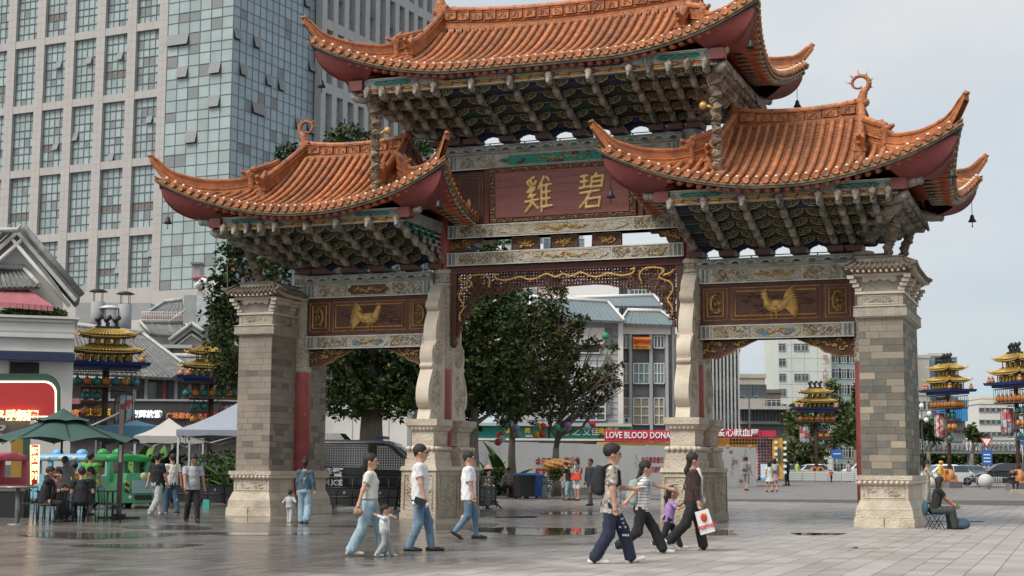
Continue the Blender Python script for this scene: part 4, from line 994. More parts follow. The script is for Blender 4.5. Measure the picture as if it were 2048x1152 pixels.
 for (ax_, c0, L_) in (('f', xm, 2*hw), ('r', 0, 2*D)):
  ncell = 1 if ax_ == 'f' else 3
  for i in range(ncell):
   u0 = -L_/2+L_*i/ncell+.10; u1 = -L_/2+L_*(i+1)/ncell-.10
   p = [(u0, 5.49), (u0, 5.70), (u1, 5.70), (u1, 5.49), (u0, 5.49)]
   mp_ = (lambda u, z: (xm+u, -D-.012, z)) if ax_ == 'f' else (lambda u, z: (xm+hw+.012, u, z))
   mb.tube([mp_(*k) for k in p], .014, T_STONES, n=4)
   for q in range(14):
    u = rng.uniform(u0+.08, u1-.08); z = rng.uniform(5.53, 5.66); mb.tube([mp_(u+.04*cos(t), z+.03*sin(t)) for t in range(5)], .011, T_STONEG, n=4)
 mb.build('frieze_stone', pier)
 mb = MB(); ring(mb, 5.74, 5.80, .06, .06, T_STONES); ring(mb, 5.80, 6.22, -.02, -.02, T_STONEG); ring(mb, 6.18, 6.24, .10, .12, T_STONES)
 for (cx_, cy_) in [(sx*hw, sy*D) for sx in (-1, 1) for sy in (-1, 1)]+[(sx*hw, yy) for sx in (-1, 1) for yy in (-.6, .6)]:
  for k in range(4):
   o = .0+.055*k; dx = 1 if cx_ > 0 else -1; dy = (1 if cy_ > 0 else -1) if abs(cy_) > 1 else 0
   mb.box((xm+cx_+dx*(o-.02), cy_+dy*(o-.02), 5.86+k*.10), (.16, .16, .085), T_STONES)
 pts = [(xm-hw+.12, 6.18)]+[(xm-hw+.12+(2*hw-.24)*t/12, 6.06-.05*abs(sin(t*PI/3))+.05*sin(t*PI/12)) for t in range(13)]+[(xm+hw-.12, 6.18)]
 mb.prism(pts, -D-.05, -D+.0, T_STONES)
 pts = [(-D+.15, 6.18)]+[(-D+.15+(2*D-.3)*t/24, 6.06-.05*abs(sin(t*PI/3))+.05*sin(t*PI/24)) for t in range(25)]+[(D-.15, 6.18)]
 mb.prism(pts, xm+hw, xm+hw+.05, T_STONES, axis='x')
 mb.build('bracket_frieze', pier)
 mb = MB(); g = []; NN = 12
 loop = []
 for sd_ in range(4):
  for i in range(NN):
   t = i/NN*2-1
   a_, b_ = [(t, -1), (1, t), (-t, 1), (-1, -t)][sd_]; loop.append((a_, b_, abs(t)))
 for (o, z, up) in ((.10, 6.24, .0), (.36, 6.33, .12), (.37, 6.385, .12), (.06, 6.53, .0), (.04, 6.52, 0)):
  g.append([(xm+a_*(hw+o*(1+.12*t**6*(up > 0))), b_*(D+o*(1+.12*t**6*(up > 0))), z+up*t**5) for (a_, b_, t) in loop]+[(xm+loop[0][0]*(hw+o*(1+.12*(up > 0))), loop[0][1]*(D+o*(1+.12*(up > 0))), z+up)])
 mb.sheet(g, T_STONET, smooth=False)
 for side in 'fr':
  L_ = 2*(hw+.3) if side == 'f' else 2*(D+.3); n = int(L_/.13)
  for i in range(n):
   t = -L_/2+(i+.5)*L_/n; q = abs(t/(L_/2)); zz = 6.375+.12*q**5
   if side == 'f': mb.tube([(xm+t, -D-.40, zz), (xm+t*.8, -D-.08, zz+.15)], .035, T_STONET, n=5); mb.box((xm+t, -D-.26, zz-.09), (.05, .16, .06), T_STONES)
   else: mb.tube([(xm+hw+.40, t, zz), (xm+hw+.08, t*.9, zz+.15)], .035, T_STONET, n=5); mb.box((xm+hw+.26, t, zz-.09), (.16, .05, .06), T_STONES)
 mb.build('pier_eave', pier)
 mb = MB(); ring(mb, 6.50, 6.54, .06, .05, T_STONEG); ring(mb, 6.54, 6.66, .0, .02, T_STONEG); ring(mb, 6.66, 6.69, .05, .05, T_STONET); mb.build('cap_block', pier)
 if s > 0: q = MB(); q.box((xm-.35, 0, 6.80), (.9, 1.2, .22), T_BRICKD); q.build('cap_brickwork', pier)
 for sy in (-1, 1):
  q = MB(); pts = []; rs = []; e0 = Vector((s*8.95, sy*1.25, 6.69)); e1 = Vector((s*9.3, sy*1.55, 7.85))
  for i in range(28):
   t = i/27; pts.append(e0.lerp(e1, t)+Vector((.03*sin(t*19), .03*cos(t*19), 0))); rs.append(.115+.025*sin(i*2.4)+rng.uniform(-.012, .012))
  q.tube(pts, .1, T_PROP, n=9, rs=rs, smooth=False)
  for i in range(14): p = pts[2*i]; an = rng.uniform(0, 6); q.sph(p+Vector((.1*cos(an), .1*sin(an), 0)), .045, T_PROP if i % 4 else T_GOLDD, n=5)
  q.build('carved_prop', pier)
o = rest.build('stone_block', GATE); o['kind'] = 'stuff'
for (x0, x1) in ((-4.62, -4.72), (4.98, 4.9)):
 for sy in (-1, 1):
  q = MB(); pts = []; rs = []
  for i in range(60):
   t = i/59; pts.append(Vector((x0+(x1-x0)*t+.035*sin(i*.9), sy*2.6+.03*cos(i*.9), 8.85+2.75*t))); rs.append(.115+.035*sin(i*1.9)+rng.uniform(-.015, .015)+(.05 if t > .86 else 0))
  q.tube(pts, .1, T_PROP, n=10, rs=rs, smooth=False)
  for i in range(60):
   p = pts[i]; an = i*.75; q.sph(p+Vector((.12*cos(an), .12*sin(an), 0)), rng.uniform(.03, .05), T_PROP if i % 5 else T_GOLDD, n=5, sc=(1, 1, .6))
  sg = 1 if x0 < 0 else -1
  b0 = Vector((x0+sg*.1, sy*2.62, 10.55)); q.tube([b0, b0+Vector((sg*.16, sy*.05, .06))], .04, T_GOLD, n=6); q.sph(b0+Vector((sg*.26, sy*.06, .07)), .105, T_GOLD, n=12)
  for k in range(9): q.tube([(x0, sy*2.65, 11.0+.06*k), (x0-.18+.04*k, sy*2.72, 11.1+.07*k), (x0-.25+.06*k, sy*2.74, 11.3+.03*k)], [.03, .022, .008], T_GOLDD if k % 2 else T_PROP, n=4)
  q.build('dragon_prop', GATE)
# ---------------------------------------------------------------- pedestals and scroll stones of the two middle columns
def loopbox(mb, x, hx, y0, y1, z0, z1, o0, o1, mt):
 vs = []
 for z, o in ((z0, o0), (z1, o1)): vs += [(x-hx-o, y0-o, z), (x+hx+o, y0-o, z), (x+hx+o, y1+o, z), (x-hx-o, y1+o, z)]
 mb.add(vs, [(0, 1, 5, 4), (1, 2, 6, 5), (2, 3, 7, 6), (3, 0, 4, 7), (4, 5, 6, 7), (3, 2, 1, 0)], mt)
for s in (-1, 1):
 x = s*CX; ped = empty('pedestal', parent=GATE); ped['label'] = 'carved stone pedestal of the %s middle column' % ('left' if s < 0 else 'right')
 mb = MB(); loopbox(mb, x, .52, -1.62, 1.62, 0, .16, .02, .02, T_STONEW); loopbox(mb, x, .52, -1.60, 1.60, .16, 1.30, .005, -.01, T_STONEW); loopbox(mb, x, .52, -1.60, 1.60, 1.305, 1.42, .03, .0, T_STONE)
 mb.build('base_stone', ped)
 mb = MB()                                      # low relief on the two visible faces
 for (y0, y1) in ((-1.45, -.1), (.1, 1.45)):
  mb.tube([(x+.535, y0, .22), (x+.535, y0, 1.2), (x+.535, y1, 1.2), (x+.535, y1, .22)], .014, T_STONES, n=4)
  for k in range(46):
   yy = rng.uniform(y0+.12, y1-.12); zz = rng.uniform(.3, 1.1); r_ = rng.uniform(.04, .11); ph = rng.uniform(0, 6)
   mb.tube([(x+.525, yy+r_*cos(ph+t*.7), zz+r_*.7*sin(ph+t*.7)) for t in range(5)], rng.uniform(.010, .018), T_STONE, n=4)
 mb.tube([(x-.42, -1.615, .22), (x-.42, -1.615, 1.2), (x+.42, -1.615, 1.2), (x+.42, -1.615, .22)], .014, T_STONES, n=4)
 for k in range(40):
  xx = x+rng.uniform(-.32, .32); zz = rng.uniform(.3, 1.1); r_ = rng.uniform(.04, .1); ph = rng.uniform(0, 6)
  mb.tube([(xx+r_*cos(ph+t*.7), -1.605, zz+r_*.7*sin(ph+t*.7)) for t in range(5)], rng.uniform(.010, .018), T_STONE, n=4)
 mb.build('base_relief', ped)
 for sy in (-1, 1):
  y0, y1 = sorted((sy*1.50, sy*.34))
  for (nm, z0, z1, h_, o0, o1, yi) in (('stepped_tier', 1.42, 1.62, .46, 0, -.01, 0), ('stepped_tier', 1.625, 1.82, .42, 0, 0, .05), ('lotus_tier', 1.825, 1.99, .40, 0, -.09, .07), ('die_stone', 1.995, 2.38, .33, 0, 0, .17), ('lotus_cornice', 2.385, 2.54, .33, 0, .13, .17), ('cornice_slab', 2.545, 2.72, .47, 0, .01, .03)):
   mb = MB(); a_, b_ = (y0+yi, y1) if sy < 0 else (y0, y1-yi)
   loopbox(mb, x, h_, a_, b_, z0, z1, o0, o1, T_STONE if 'lotus' not in nm else T_STONES)
   if 'lotus' in nm:
    n = 6; zz = (z0+z1)/2
    for i in range(n): mb.sph((x-h_+.04+(2*h_-.08)*i/(n-1), (a_-.03 if sy < 0 else b_+.03), zz), .07, T_STONES, n=7)
    m_ = int((b_-a_)/.13)
    for i in range(m_):
     for sg in (-1, 1): mb.sph((x+sg*(h_+.02), a_+.06+(b_-a_-.12)*i/max(1, m_-1), zz), .065, T_STONES, n=7)
   if nm == 'die_stone':
    mb.tube([(x+h_+.005, a_+.05, 2.04), (x+h_+.005, a_+.05, 2.33), (x+h_+.005, b_-.05, 2.33), (x+h_+.005, b_-.05, 2.04), (x+h_+.005, a_+.05, 2.04)], .012, T_STONES, n=4)
   mb.build(nm, ped)
 prof = [(2.725, -1.34), (2.95, -1.26), (3.02, -1.22), (3.06, -1.30), (3.2, -1.40), (3.38, -1.43), (3.6, -1.40), (3.85, -1.29), (4.05, -1.17), (4.13, -1.13), (4.17, -1.19), (4.24, -1.20), (4.28, -1.14), (4.45, -1.19), (4.62, -1.18), (4.78, -1.10), (4.86, -.98), (4.90, -.93), (4.96, -.93), (5.1, -.95), (5.3, -.93), (5.5, -.86), (5.68, -.75), (5.8, -.70), (5.84, -.78), (5.92, -.83), (6.02, -.82), (6.1, -.76), (6.14, -.70), (6.3, -.66), (6.48, -.50), (6.56, -.42)]
 pf = []
 for i in range(len(prof)-1):
  p0, p1, p2, p3 = prof[max(0, i-1)], prof[i], prof[i+1], prof[min(len(prof)-1, i+2)]
  for t in (0, .34, .67): pf.append(tuple(.5*(2*p1[k]+(p2[k]-p0[k])*t+(2*p0[k]-5*p1[k]+4*p2[k]-p3[k])*t*t+(3*p1[k]-p0[k]-3*p2[k]+p3[k])*t**3) for k in (0, 1)))
 prof = pf+[prof[-1]]
 for sy in (-1, 1):
  mb = MB(); poly = [(-sy*y*-1*1.0 if False else (y if sy < 0 else -y), z) for z, y in prof]+[((-.27 if sy < 0 else .27), 6.56), ((-.27 if sy < 0 else .27), 2.725)]
  mb.prism(poly, x-.19, x+.19, T_STONES, axis='x')
  st_ = mb.build('scroll_stone', ped)
  rl_ = MB()
  for (cy_, cz_, ry_, rz_) in ((-.86, 3.50, .40, .62), (-.74, 4.62, .33, .36), (-.58, 5.25, .22, .45)):
   cy_ = cy_ if sy < 0 else -cy_
   for sg in (-1, 1):
    xx = x+sg*.195; rl_.tube([(xx, cy_+ry_*cos(t*PI/12), cz_+rz_*sin(t*PI/12)) for t in range(25)], .022, T_STONES, n=5)
    for k in range(34):
     an = rng.uniform(0, 6.28); rr = rng.uniform(0, .82)**.5; py_, pz_ = cy_+ry_*rr*cos(an), cz_+rz_*rr*sin(an); ph = rng.uniform(0, 6); r_ = rng.uniform(.04, .09)
     rl_.tube([(xx, py_+r_*cos(ph+t*.8), pz_+r_*sin(ph+t*.8)) for t in range(5)], rng.uniform(.018, .032), T_STONE, n=4)
  rl_.build('oval_relief', st_)
# ================================================================ GROUND
def paving_mat(name, far=False):
 m = bpy.data.materials.new(name); m.use_nodes = True; MATS[name] = m; t = m.node_tree; b = t.nodes['Principled BSDF']; N = t.nodes.new; L = t.links.new
 g = N('ShaderNodeNewGeometry'); sep = N('ShaderNodeSeparateXYZ'); L(g.outputs['Position'], sep.inputs[0])
 def math_(op, a, b_=None, c=None):
  n = N('ShaderNodeMath'); n.operation = op
  for i, q in enumerate((a, b_, c)):
   if q is None: continue
   if isinstance(q, (int, float)): n.inputs[i].default_value = q
   else: L(q, n.inputs[i])
  return n.outputs[0]
 mp = N('ShaderNodeMapping'); mp.inputs['Rotation'].default_value = (0, 0, -YAW); mp.inputs['Scale'].default_value = (.16, .55, 1); L(g.outputs['Position'], mp.inputs[0])
 n1 = N('ShaderNodeTexNoise'); n1.inputs['Scale'].default_value = 1.0; n1.inputs['Detail'].default_value = 8; n1.inputs['Roughness'].default_value = .62; L(mp.outputs[0], n1.inputs['Vector'])
 n2 = N('ShaderNodeTexNoise'); n2.inputs['Scale'].default_value = .8; n2.inputs['Detail'].default_value = 6; L(g.outputs['Position'], n2.inputs['Vector'])
 n3 = N('ShaderNodeTexNoise'); n3.inputs['Scale'].default_value = 60; n3.inputs['Detail'].default_value = 3; L(g.outputs['Position'], n3.inputs['Vector'])
 edge = math_('MULTIPLY_ADD', sep.outputs[1], .155, 8.3)
 lin_ = math_('SUBTRACT', edge, sep.outputs[0])
 wet = math_('MULTIPLY_ADD', lin_, .28, .42); wet = math_('ADD', wet, math_('MULTIPLY_ADD', n1.outputs['Fac'], 2.4, -1.25))
 far_ = math_('MULTIPLY_ADD', sep.outputs[1], -.035, 1.15); wet = math_('MINIMUM', wet, far_)
 wm = N('ShaderNodeClamp'); L(wet, wm.inputs[0]); wm.inputs[1].default_value = .08; wm.inputs[2].default_value = .95; W_ = wm.outputs[0]
 dry = N('ShaderNodeMix'); dry.data_type = 'RGBA'; dry.inputs[6].default_value = (.40, .365, .335, 1); dry.inputs[7].default_value = (.33, .30, .285, 1); L(n2.outputs['Fac'], dry.inputs[0])
 oi = N('ShaderNodeObjectInfo'); rr = math_('FRACT', math_('ADD', g.outputs['Random Per Island'], oi.outputs['Random']))
 val = math_('MULTIPLY_ADD', rr, .30, .85)
 pat = N('ShaderNodeMapRange'); L(n2.outputs['Fac'], pat.inputs[0]); pat.inputs[1].default_value = .35; pat.inputs[2].default_value = .65; pat.inputs[3].default_value = .86; pat.inputs[4].default_value = 1.1
 val = math_('MULTIPLY', val, pat.outputs[0]); val = math_('MULTIPLY', val, math_('MULTIPLY_ADD', n3.outputs['Fac'], .3, .85))
 zone = N('ShaderNodeMapRange'); L(lin_, zone.inputs[0]); zone.inputs[1].default_value = -.15; zone.inputs[2].default_value = .15; zone.inputs[3].default_value = 1.0; zone.inputs[4].default_value = .80; val = math_('MULTIPLY', val, zone.outputs[0])
 val = math_('MULTIPLY', val, math_('MULTIPLY_ADD', W_, -.44, 1.0))
 if far:
  bt = N('ShaderNodeTexBrick'); bt.inputs['Scale'].default_value = 1; bt.inputs['Brick Width'].default_value = .8; bt.inputs['Row Height'].default_value = .8; bt.inputs['Mortar Size'].default_value = .012
  bt.inputs['Color1'].default_value = (1, 1, 1, 1); bt.inputs['Color2'].default_value = (.84, .84, .84, 1); bt.inputs['Mortar'].default_value = (.6, .6, .6, 1); L(g.outputs['Position'], bt.inputs['Vector'])
  val = math_('MULTIPLY', val, bt.outputs['Color']); val = math_('MULTIPLY', val, .80)
 sc = N('ShaderNodeVectorMath'); sc.operation = 'SCALE'; L(dry.outputs[2], sc.inputs[0]); L(val, sc.inputs[3]); L(sc.outputs[0], b.inputs['Base Color'])
 n4 = N('ShaderNodeTexNoise'); n4.inputs['Scale'].default_value = 2.2; n4.inputs['Detail'].default_value = 5; L(mp.outputs[0], n4.inputs['Vector'])
 r = math_('MULTIPLY_ADD', W_, -.46, .62); r = math_('ADD', r, math_('MULTIPLY_ADD', n4.outputs['Fac'], .30, -.15)); r = math_('ADD', r, math_('MULTIPLY_ADD', rr, .08, -.04)); r = math_('MAXIMUM', r, .13); L(r, b.inputs['Roughness'])
 bp = N('ShaderNodeBump'); bp.inputs['Strength'].default_value = .35; bp.inputs['Distance'].default_value = .004; L(n3.outputs['Fac'], bp.inputs['Height']); L(bp.outputs[0], b.inputs['Normal'])
 return m
PAV = paving_mat('granite_paving'); PAVF = paving_mat('far_paving', True)
P_JOINT = M('dirty_joint', (.07, .062, .055), .7, var=.3)
mb = MB(); Zs = [2, 10, 20, 30, 40, 50, 60, 66, 66.3, 80, 100, 128, 160, 300, 700, 2500]; g = []
for Z in Zs:
 row = []
 for i in range(-10, 11):
  X = i*(Z*.09+12)*(1.8 if abs(i) > 8 else 1); p = Vector((CAMP.x, CAMP.y, 0))+HF*Z+HX*X; row.append((p.x, p.y, gz(p.x, p.y)-(.03 if Z < 66.2 else 0)))
 g.append(row)
mb.sheet(g[:9], P_JOINT, smooth=False); mb.sheet(g[8:], PAVF, smooth=False)
GROUND = struct(mb, 'ground')
SW, SL = .385, .60; cand = []
x_ = -34
for i in range(int(66/SW)):
 for j in range(int(52/SL)):
  x = -34+i*SW; y = -30+j*SL+(SL/2 if i % 2 else 0)
  d = Vector((x, y, 0))-CAMP; Z = d.dot(cF); X = d.dot(HX)
  if 16 < Z < 65.5 and abs(X) < Z*.36+1.2: cand.append((Z, x, y))
cand.sort(); big = MB(); k = 0
def slab(mb, x, y, w_, l_, z0):
 g_ = .006; dz = [rng.uniform(-.0016, .0016) for _ in range(4)]; b0 = rng.uniform(-.001, .001)
 vs = [(x+g_, y+g_, z0+dz[0]+b0), (x+w_-g_, y+g_, z0+dz[1]+b0), (x+w_-g_, y+l_-g_, z0+dz[2]+b0), (x+g_, y+l_-g_, z0+dz[3]+b0)]
 vs += [(v[0], v[1], z0-.03) for v in vs]
 mb.add(vs, [(0, 1, 2, 3), (4, 5, 1, 0), (5, 6, 2, 1), (6, 7, 3, 2), (7, 4, 0, 3)], PAV)
vis = lambda Z, x, y: (lambda d: abs(d.dot(HX)) < Z*.345 and Z > 19.4)(Vector((x, y, 0))-CAMP)
for (Z, x, y) in cand:
 z0 = gz(x, y)
 if k < 300 and vis(Z, x, y):
  m = MB(); slab(m, 0, 0, SW, SL, 0); me = bpy.data.meshes.new('paving_slab'); me.from_pydata(m.v, [], m.f); me.materials.append(PAV)
  o = obj('paving_slab', me, GROUND, (x, y, z0)); k += 1
 else: slab(big, x, y, SW, SL, z0)
me = bpy.data.meshes.new('paving_slabs'); me.from_pydata(big.v, [], big.f); me.materials.append(PAV)
o = obj('paving_slab', me, GROUND); o['kind'] = 'stuff'
P_WATER = flat('puddle_water', (58, 54, 50), .03, spec=.6)
def puddle(u0, u1, v0, v1, seed, rough=None):
 r = np.random.default_rng(seed); mb = MB(); pts = []; uc, vc = (u0+u1)/2, (v0+v1)/2; ph = r.uniform(0, 6, 4)
 for i in range(48):
  a = 2*PI*i/48; rr = 1+.16*sin(2*a+ph[0])+.12*sin(3*a+ph[1])+.07*sin(5*a+ph[2])+.04*sin(9*a+ph[3])
  ca, sa = cos(a), sin(a); p = ground(uc+(u1-u0)/2*rr*math.copysign(abs(ca)**.8, ca), vc+(v1-v0)/2*rr*.9*sa); pts.append((p.x, p.y))
 c = ground(uc, vc); z = c.z+.0055
 mb.add([(x, y, z) for x, y in pts], [tuple(range(48))], rough or P_WATER); return struct(mb, 'puddle')
P_WET = M('wet_stone_film', (.10, .088, .075), .10, var=.3, scale=2)
for i, a in enumerate([(962, 1205, 1053, 1072), (1092, 1196, 1023.5, 1030), (1395, 1475, 1060, 1071), (1575, 1695, 1066, 1070.5), (985, 1085, 1033, 1036), (1700, 1790, 1094, 1097)]): puddle(*a, 11+i)
for i, a in enumerate([(448, 600, 1037, 1047), (560, 760, 1049, 1055), (830, 985, 1046, 1060), (250, 420, 1050, 1060), (60, 330, 1064, 1078), (380, 640, 1064, 1071), (130, 420, 1088, 1096)]): puddle(*a, 31+i, P_WET)
# ================================================================ BUILDINGS
B_STONE = M('beige_granite_cladding', (.40, .375, .355), .6, var=.06, scale=.6, island=.03)
B_STONE2 = M('grey_granite_cladding', (.37, .365, .36), .6, var=.06, scale=.6)
def glass(name, c, rough=.12, var=.3, sc=.25, isl=.25):
 m = M(name, c, rough, var=var, scale=sc, island=isl, spec=.8, detail=3); return m
G_TEAL = glass('teal_curtain_glass', (.30, .365, .36), .35, .12, isl=.12); G_BLUE = glass('blue_curtain_glass', (.235, .305, .35), .35, .10, isl=.07); G_GREY = M('grey_spandrel_panel', (.20, .21, .215), .6, var=.1)
G_WIN = glass('dark_window_glass', (.05, .065, .075), .1); G_BROWN = M('brown_spandrel', (.17, .145, .13), .5)
P_MULL = flat('dark_mullion', (108, 120, 124), .5); P_MULLW = flat('white_window_frame', (205, 208, 206), .5)
P_WHITEW = M('white_plaster_wall', (.66, .64, .60), .85, var=.08, scale=.8, col2=(.52, .50, .46), thr=(.55, .75)); P_GREYWALL = M('grey_tile_wall', (.30, .31, .31), .8, var=.08, scale=1.5)
P_DGREY = M('dark_grey_panel', (.115, .12, .125), .7, var=.15, scale=3); P_GTILE = M('grey_roof_tile', (.155, .158, .155), .75, var=.3, scale=3, island=.15, col2=(.25, .24, .225), thr=(.52, .68))
P_BTILE = M('blue_grey_roof_tile', (.15, .19, .205), .7, var=.22, scale=4, island=.1); P_TRIM = M('grey_ridge_trim', (.40, .41, .40), .8, var=.2, scale=3)
STK = T_DARK
def quad(mb, o, a, b, m): mb.add([o, o+a, o+a+b, o+b], [(0, 1, 2, 3)], m)
def slabbox(mb, o, a, b, n, m):                   # box spanned by a, b with thickness vector n
 v = [o, o+a, o+a+b, o+b]; v += [p+n for p in v]
 mb.add(v, [(0, 3, 2, 1), (4, 5, 6, 7), (0, 1, 5, 4), (1, 2, 6, 5), (2, 3, 7, 6), (3, 0, 4, 7)], m)
UPV = Vector((0, 0, 1))
def wcoord(X, Z, z): return Vector((CAMP.x, CAMP.y, 0))+HX*X+HF*Z+UPV*z     # camera-right metres, forward metres, height
# ---- office tower on the left
Z0 = 175; AN = math.atan(.476); dl = -HX*cos(AN)+HF*sin(AN); dr = HX*sin(AN)+HF*cos(AN)
cpt = at(448, 930, Z0); C0 = Vector((cpt.x, cpt.y, 0)); nl = -HX*sin(AN)-HF*cos(AN); nr = HX*cos(AN)-HF*sin(AN)
TW = empty('office_tower', C0, 0, 'tall office tower with beige stone grid and blue glass corner behind the left roof', 'building')
TWI = -C0
def zat(u, v, Z): return at(u, v, Z).z
bands = [zat(290, v, 180) for v in (583, 462, 323, 188, 52)]; st = (bands[-1]-bands[1])/3; bands += [bands[-1]+st*k for k in (1, 2)]
bh = .95
npane = 0; restp = MB()
def addpane(o, a, b, m, n):
 global npane
 if npane < 300: mb = MB(); npane += 1
 else: mb = restp
 quad(mb, o+TWI, a, b, m)
 if mb is not restp: mb.build('glass_panel', TW)
mbs = MB(); top = bands[-1]+st
ncell = 8; s_first = 9.6; wp, ww = 1.35, 3.50
for i in range(ncell+1):
 s0 = s_first+i*(wp+ww); slabbox(mbs, C0+dl*s0+nl*.0+UPV*2+TWI, dl*wp, UPV*(top-2), nl*.55, B_STONE)
for zb in bands: slabbox(mbs, C0+dl*(s_first+.01)+UPV*(zb-bh/2)+TWI, dl*(ncell*(wp+ww)+wp-.02), UPV*bh, nl*.50, B_STONE)
slabbox(mbs, C0+UPV*2-nl*.0+TWI, dl*(s_first+ncell*(wp+ww)+2), UPV*(bands[0]-2-.0), nl*.6, B_STONE)
slabbox(mbs, C0+UPV*2+nl*.6+TWI, dr*60, UPV*(bands[0]-2), nr*.6, B_STONE)
slabbox(mbs, C0+dl*.1-nl*1.2+dr*.1+TWI, dl*46, UPV*top, -nl*18, T_DARK)
mbs.build('stone_frame', TW)
jm = MB()                                          # cladding joints
for i in range(ncell+1):
 s0 = s_first+i*(wp+ww)
 for z in np.arange(bands[0], top, 1.0): slabbox(jm, C0+dl*(s0)+UPV*z+nl*.552+TWI, dl*wp, UPV*.035, nl*.005, P_GREYWALL)
 slabbox(jm, C0+dl*(s0+wp/2)+UPV*bands[0]+nl*.552+TWI, dl*.03, UPV*(top-bands[0]), nl*.004, P_GREYWALL)
for s in np.arange(s_first, s_first+ncell*(wp+ww), 1.16):
 for zb in bands: slabbox(jm, C0+dl*s+UPV*(zb-bh/2)+nl*.503+TWI, dl*.03, UPV*bh, nl*.004, P_GREYWALL)
jm.build('cladding_joints', TW)['kind'] = 'stuff'
mull = MB()
for i in range(ncell):
 s0 = s_first+wp+i*(wp+ww)
 for j in range(len(bands)-1):
  z0, z1 = bands[j]+bh/2, bands[j+1]-bh/2; H_ = z1-z0; nr_ = 7; rows_h = [H_*q for q in (.13, .16, .12, .16, .13, .16, .14)]
  wmb = MB(); z = z0; br = rng.random()
  for r in range(nr_):
   for c in range(4):
    mt = G_TEAL if rng.random() < .86 else G_GREY
    if r == 2 and br < .45: mt = G_BROWN
    quad(wmb, C0+dl*(s0+ww*c/4)+UPV*z+nl*(.05)+TWI, dl*(ww/4), UPV*rows_h[r], mt)
   z += rows_h[r]
  wi = wmb.build('window', TW)
  mm = MB(); z = z0
  for r in range(nr_+1):
   slabbox(mm, C0+dl*s0+UPV*(z-.04)+nl*.05+TWI, dl*ww, UPV*.08, nl*.10, P_MULL)
   if r < nr_: z += rows_h[r]
  for c in range(5): slabbox(mm, C0+dl*(s0+ww*c/4-.03)+UPV*z0+nl*.05+TWI, dl*.06, UPV*H_, nl*.08, P_MULL)
  if rng.random() < .5:
   r_ = rng.integers(0, 5); zz = z0+sum(rows_h[:r_]); c = rng.integers(0, 4); o = C0+dl*(s0+ww*c/4)+UPV*(zz+rows_h[r_])+nl*.12+TWI
   slabbox(mm, o, dl*(ww/4), -UPV*rows_h[r_]*.94+nl*.3, nl*.04, G_GREY)
  mm.build('window_frame', wi)
def curtain(o, d, n, L_, cw, z0, z1, m, op=.05):
 nc = int(round(L_/cw)); cw = L_/nc; z = z0; r = 0; hs = [1.15, 1.45, 1.45]
 while z < z1:
  h = hs[r % 3]
  for c in range(nc):
   q = rng.random(); mt = m if q > .07 else G_GREY
   P0 = o+d*(cw*c)+UPV*z+n*(rng.uniform(0, .02))
   addpane(P0, d*cw, UPV*h, mt, n)
   if r % 3 == 1 and rng.random() < op:
    slabbox(mull, P0+UPV*h+n*.05+TWI, d*cw, -UPV*h*.95+n*.34, n*.04, G_GREY); quad(mull, P0+n*.03+TWI, d*cw, UPV*h, STK)
  slabbox(mull, o+UPV*(z-.03)+n*.03+TWI, d*L_, UPV*.05, n*.05, P_MULL); z += h; r += 1
 for c in range(nc+1): slabbox(mull, o+d*(cw*c-.025)+UPV*z0+n*.03+TWI, d*.05, UPV*(z1-z0), n*.05, P_MULL)
curtain(C0+nl*.55, dl, nl, 9.6, 1.55, bands[0], top, G_TEAL, .08)
curtain(C0+nl*.55+dr*.0+nr*.02, dr, nr, 17.4, 1.35, bands[0], top, G_BLUE, .13)
restp.build('glass_panel', TW)['kind'] = 'stuff'
mull.build('curtain_wall_mullions', TW)
rw = MB(); Or = C0+nl*.55+dr*17.4+nr*1.2; nw = 11; pw, pp = 1.55, 1.12; zb = bands[0]+2.5
slabbox(rw, Or+dr*.6-nr*1.1+TWI, dr*(nw*(pw+pp)+1), UPV*top, -nr*8, T_DARK)
for i in range(nw+1):
 t = i*(pw+pp); slabbox(rw, Or+dr*t+UPV*2+TWI, dr*pp, UPV*(top-2), -nr*1.0, B_STONE2)
zs_ = [zb+k*st for k in range(-1, 8)]
for z in zs_: slabbox(rw, Or+dr*.05-nr*.02+UPV*(z-.65)+TWI, dr*(nw*(pw+pp)+pp-.1), UPV*1.3, -nr*.95, B_STONE2)
rw.build('right_wing', TW)
for i in range(nw):
 for j in range(len(zs_)-1):
  mb = MB(); t = i*(pw+pp)+pp; z0, z1 = zs_[j]+.65, zs_[j+1]-.65; quad(mb, Or+dr*t-nr*.75+UPV*z0+TWI, dr*pw, UPV*(z1-z0), G_BLUE)
  wo = mb.build('window', TW); mm = MB()
  for q in range(6): slabbox(mm, Or+dr*t-nr*.74+UPV*(z0+(z1-z0)*q/5-.05)+TWI, dr*pw, UPV*.1, nr*.06, P_MULL)
  slabbox(mm, Or+dr*(t+pw/2)-nr*.74+UPV*z0+TWI, dr*.07, UPV*(z1-z0), nr*.06, P_MULL)
  slabbox(mm, Or+dr*t-nr*.74+UPV*(z0+(z1-z0)*.42)+TWI, dr*pw, UPV*.7, nr*.04, G_GREY)
  if rng.random() < .35: slabbox(mm, Or+dr*(t+.1)-nr*.6+UPV*(z0+(z1-z0)*.6)+TWI, dr*(pw*.8), -UPV*1.0+nr*.4, nr*.04, P_DGREY)
  mm.build('window_frame', wo)
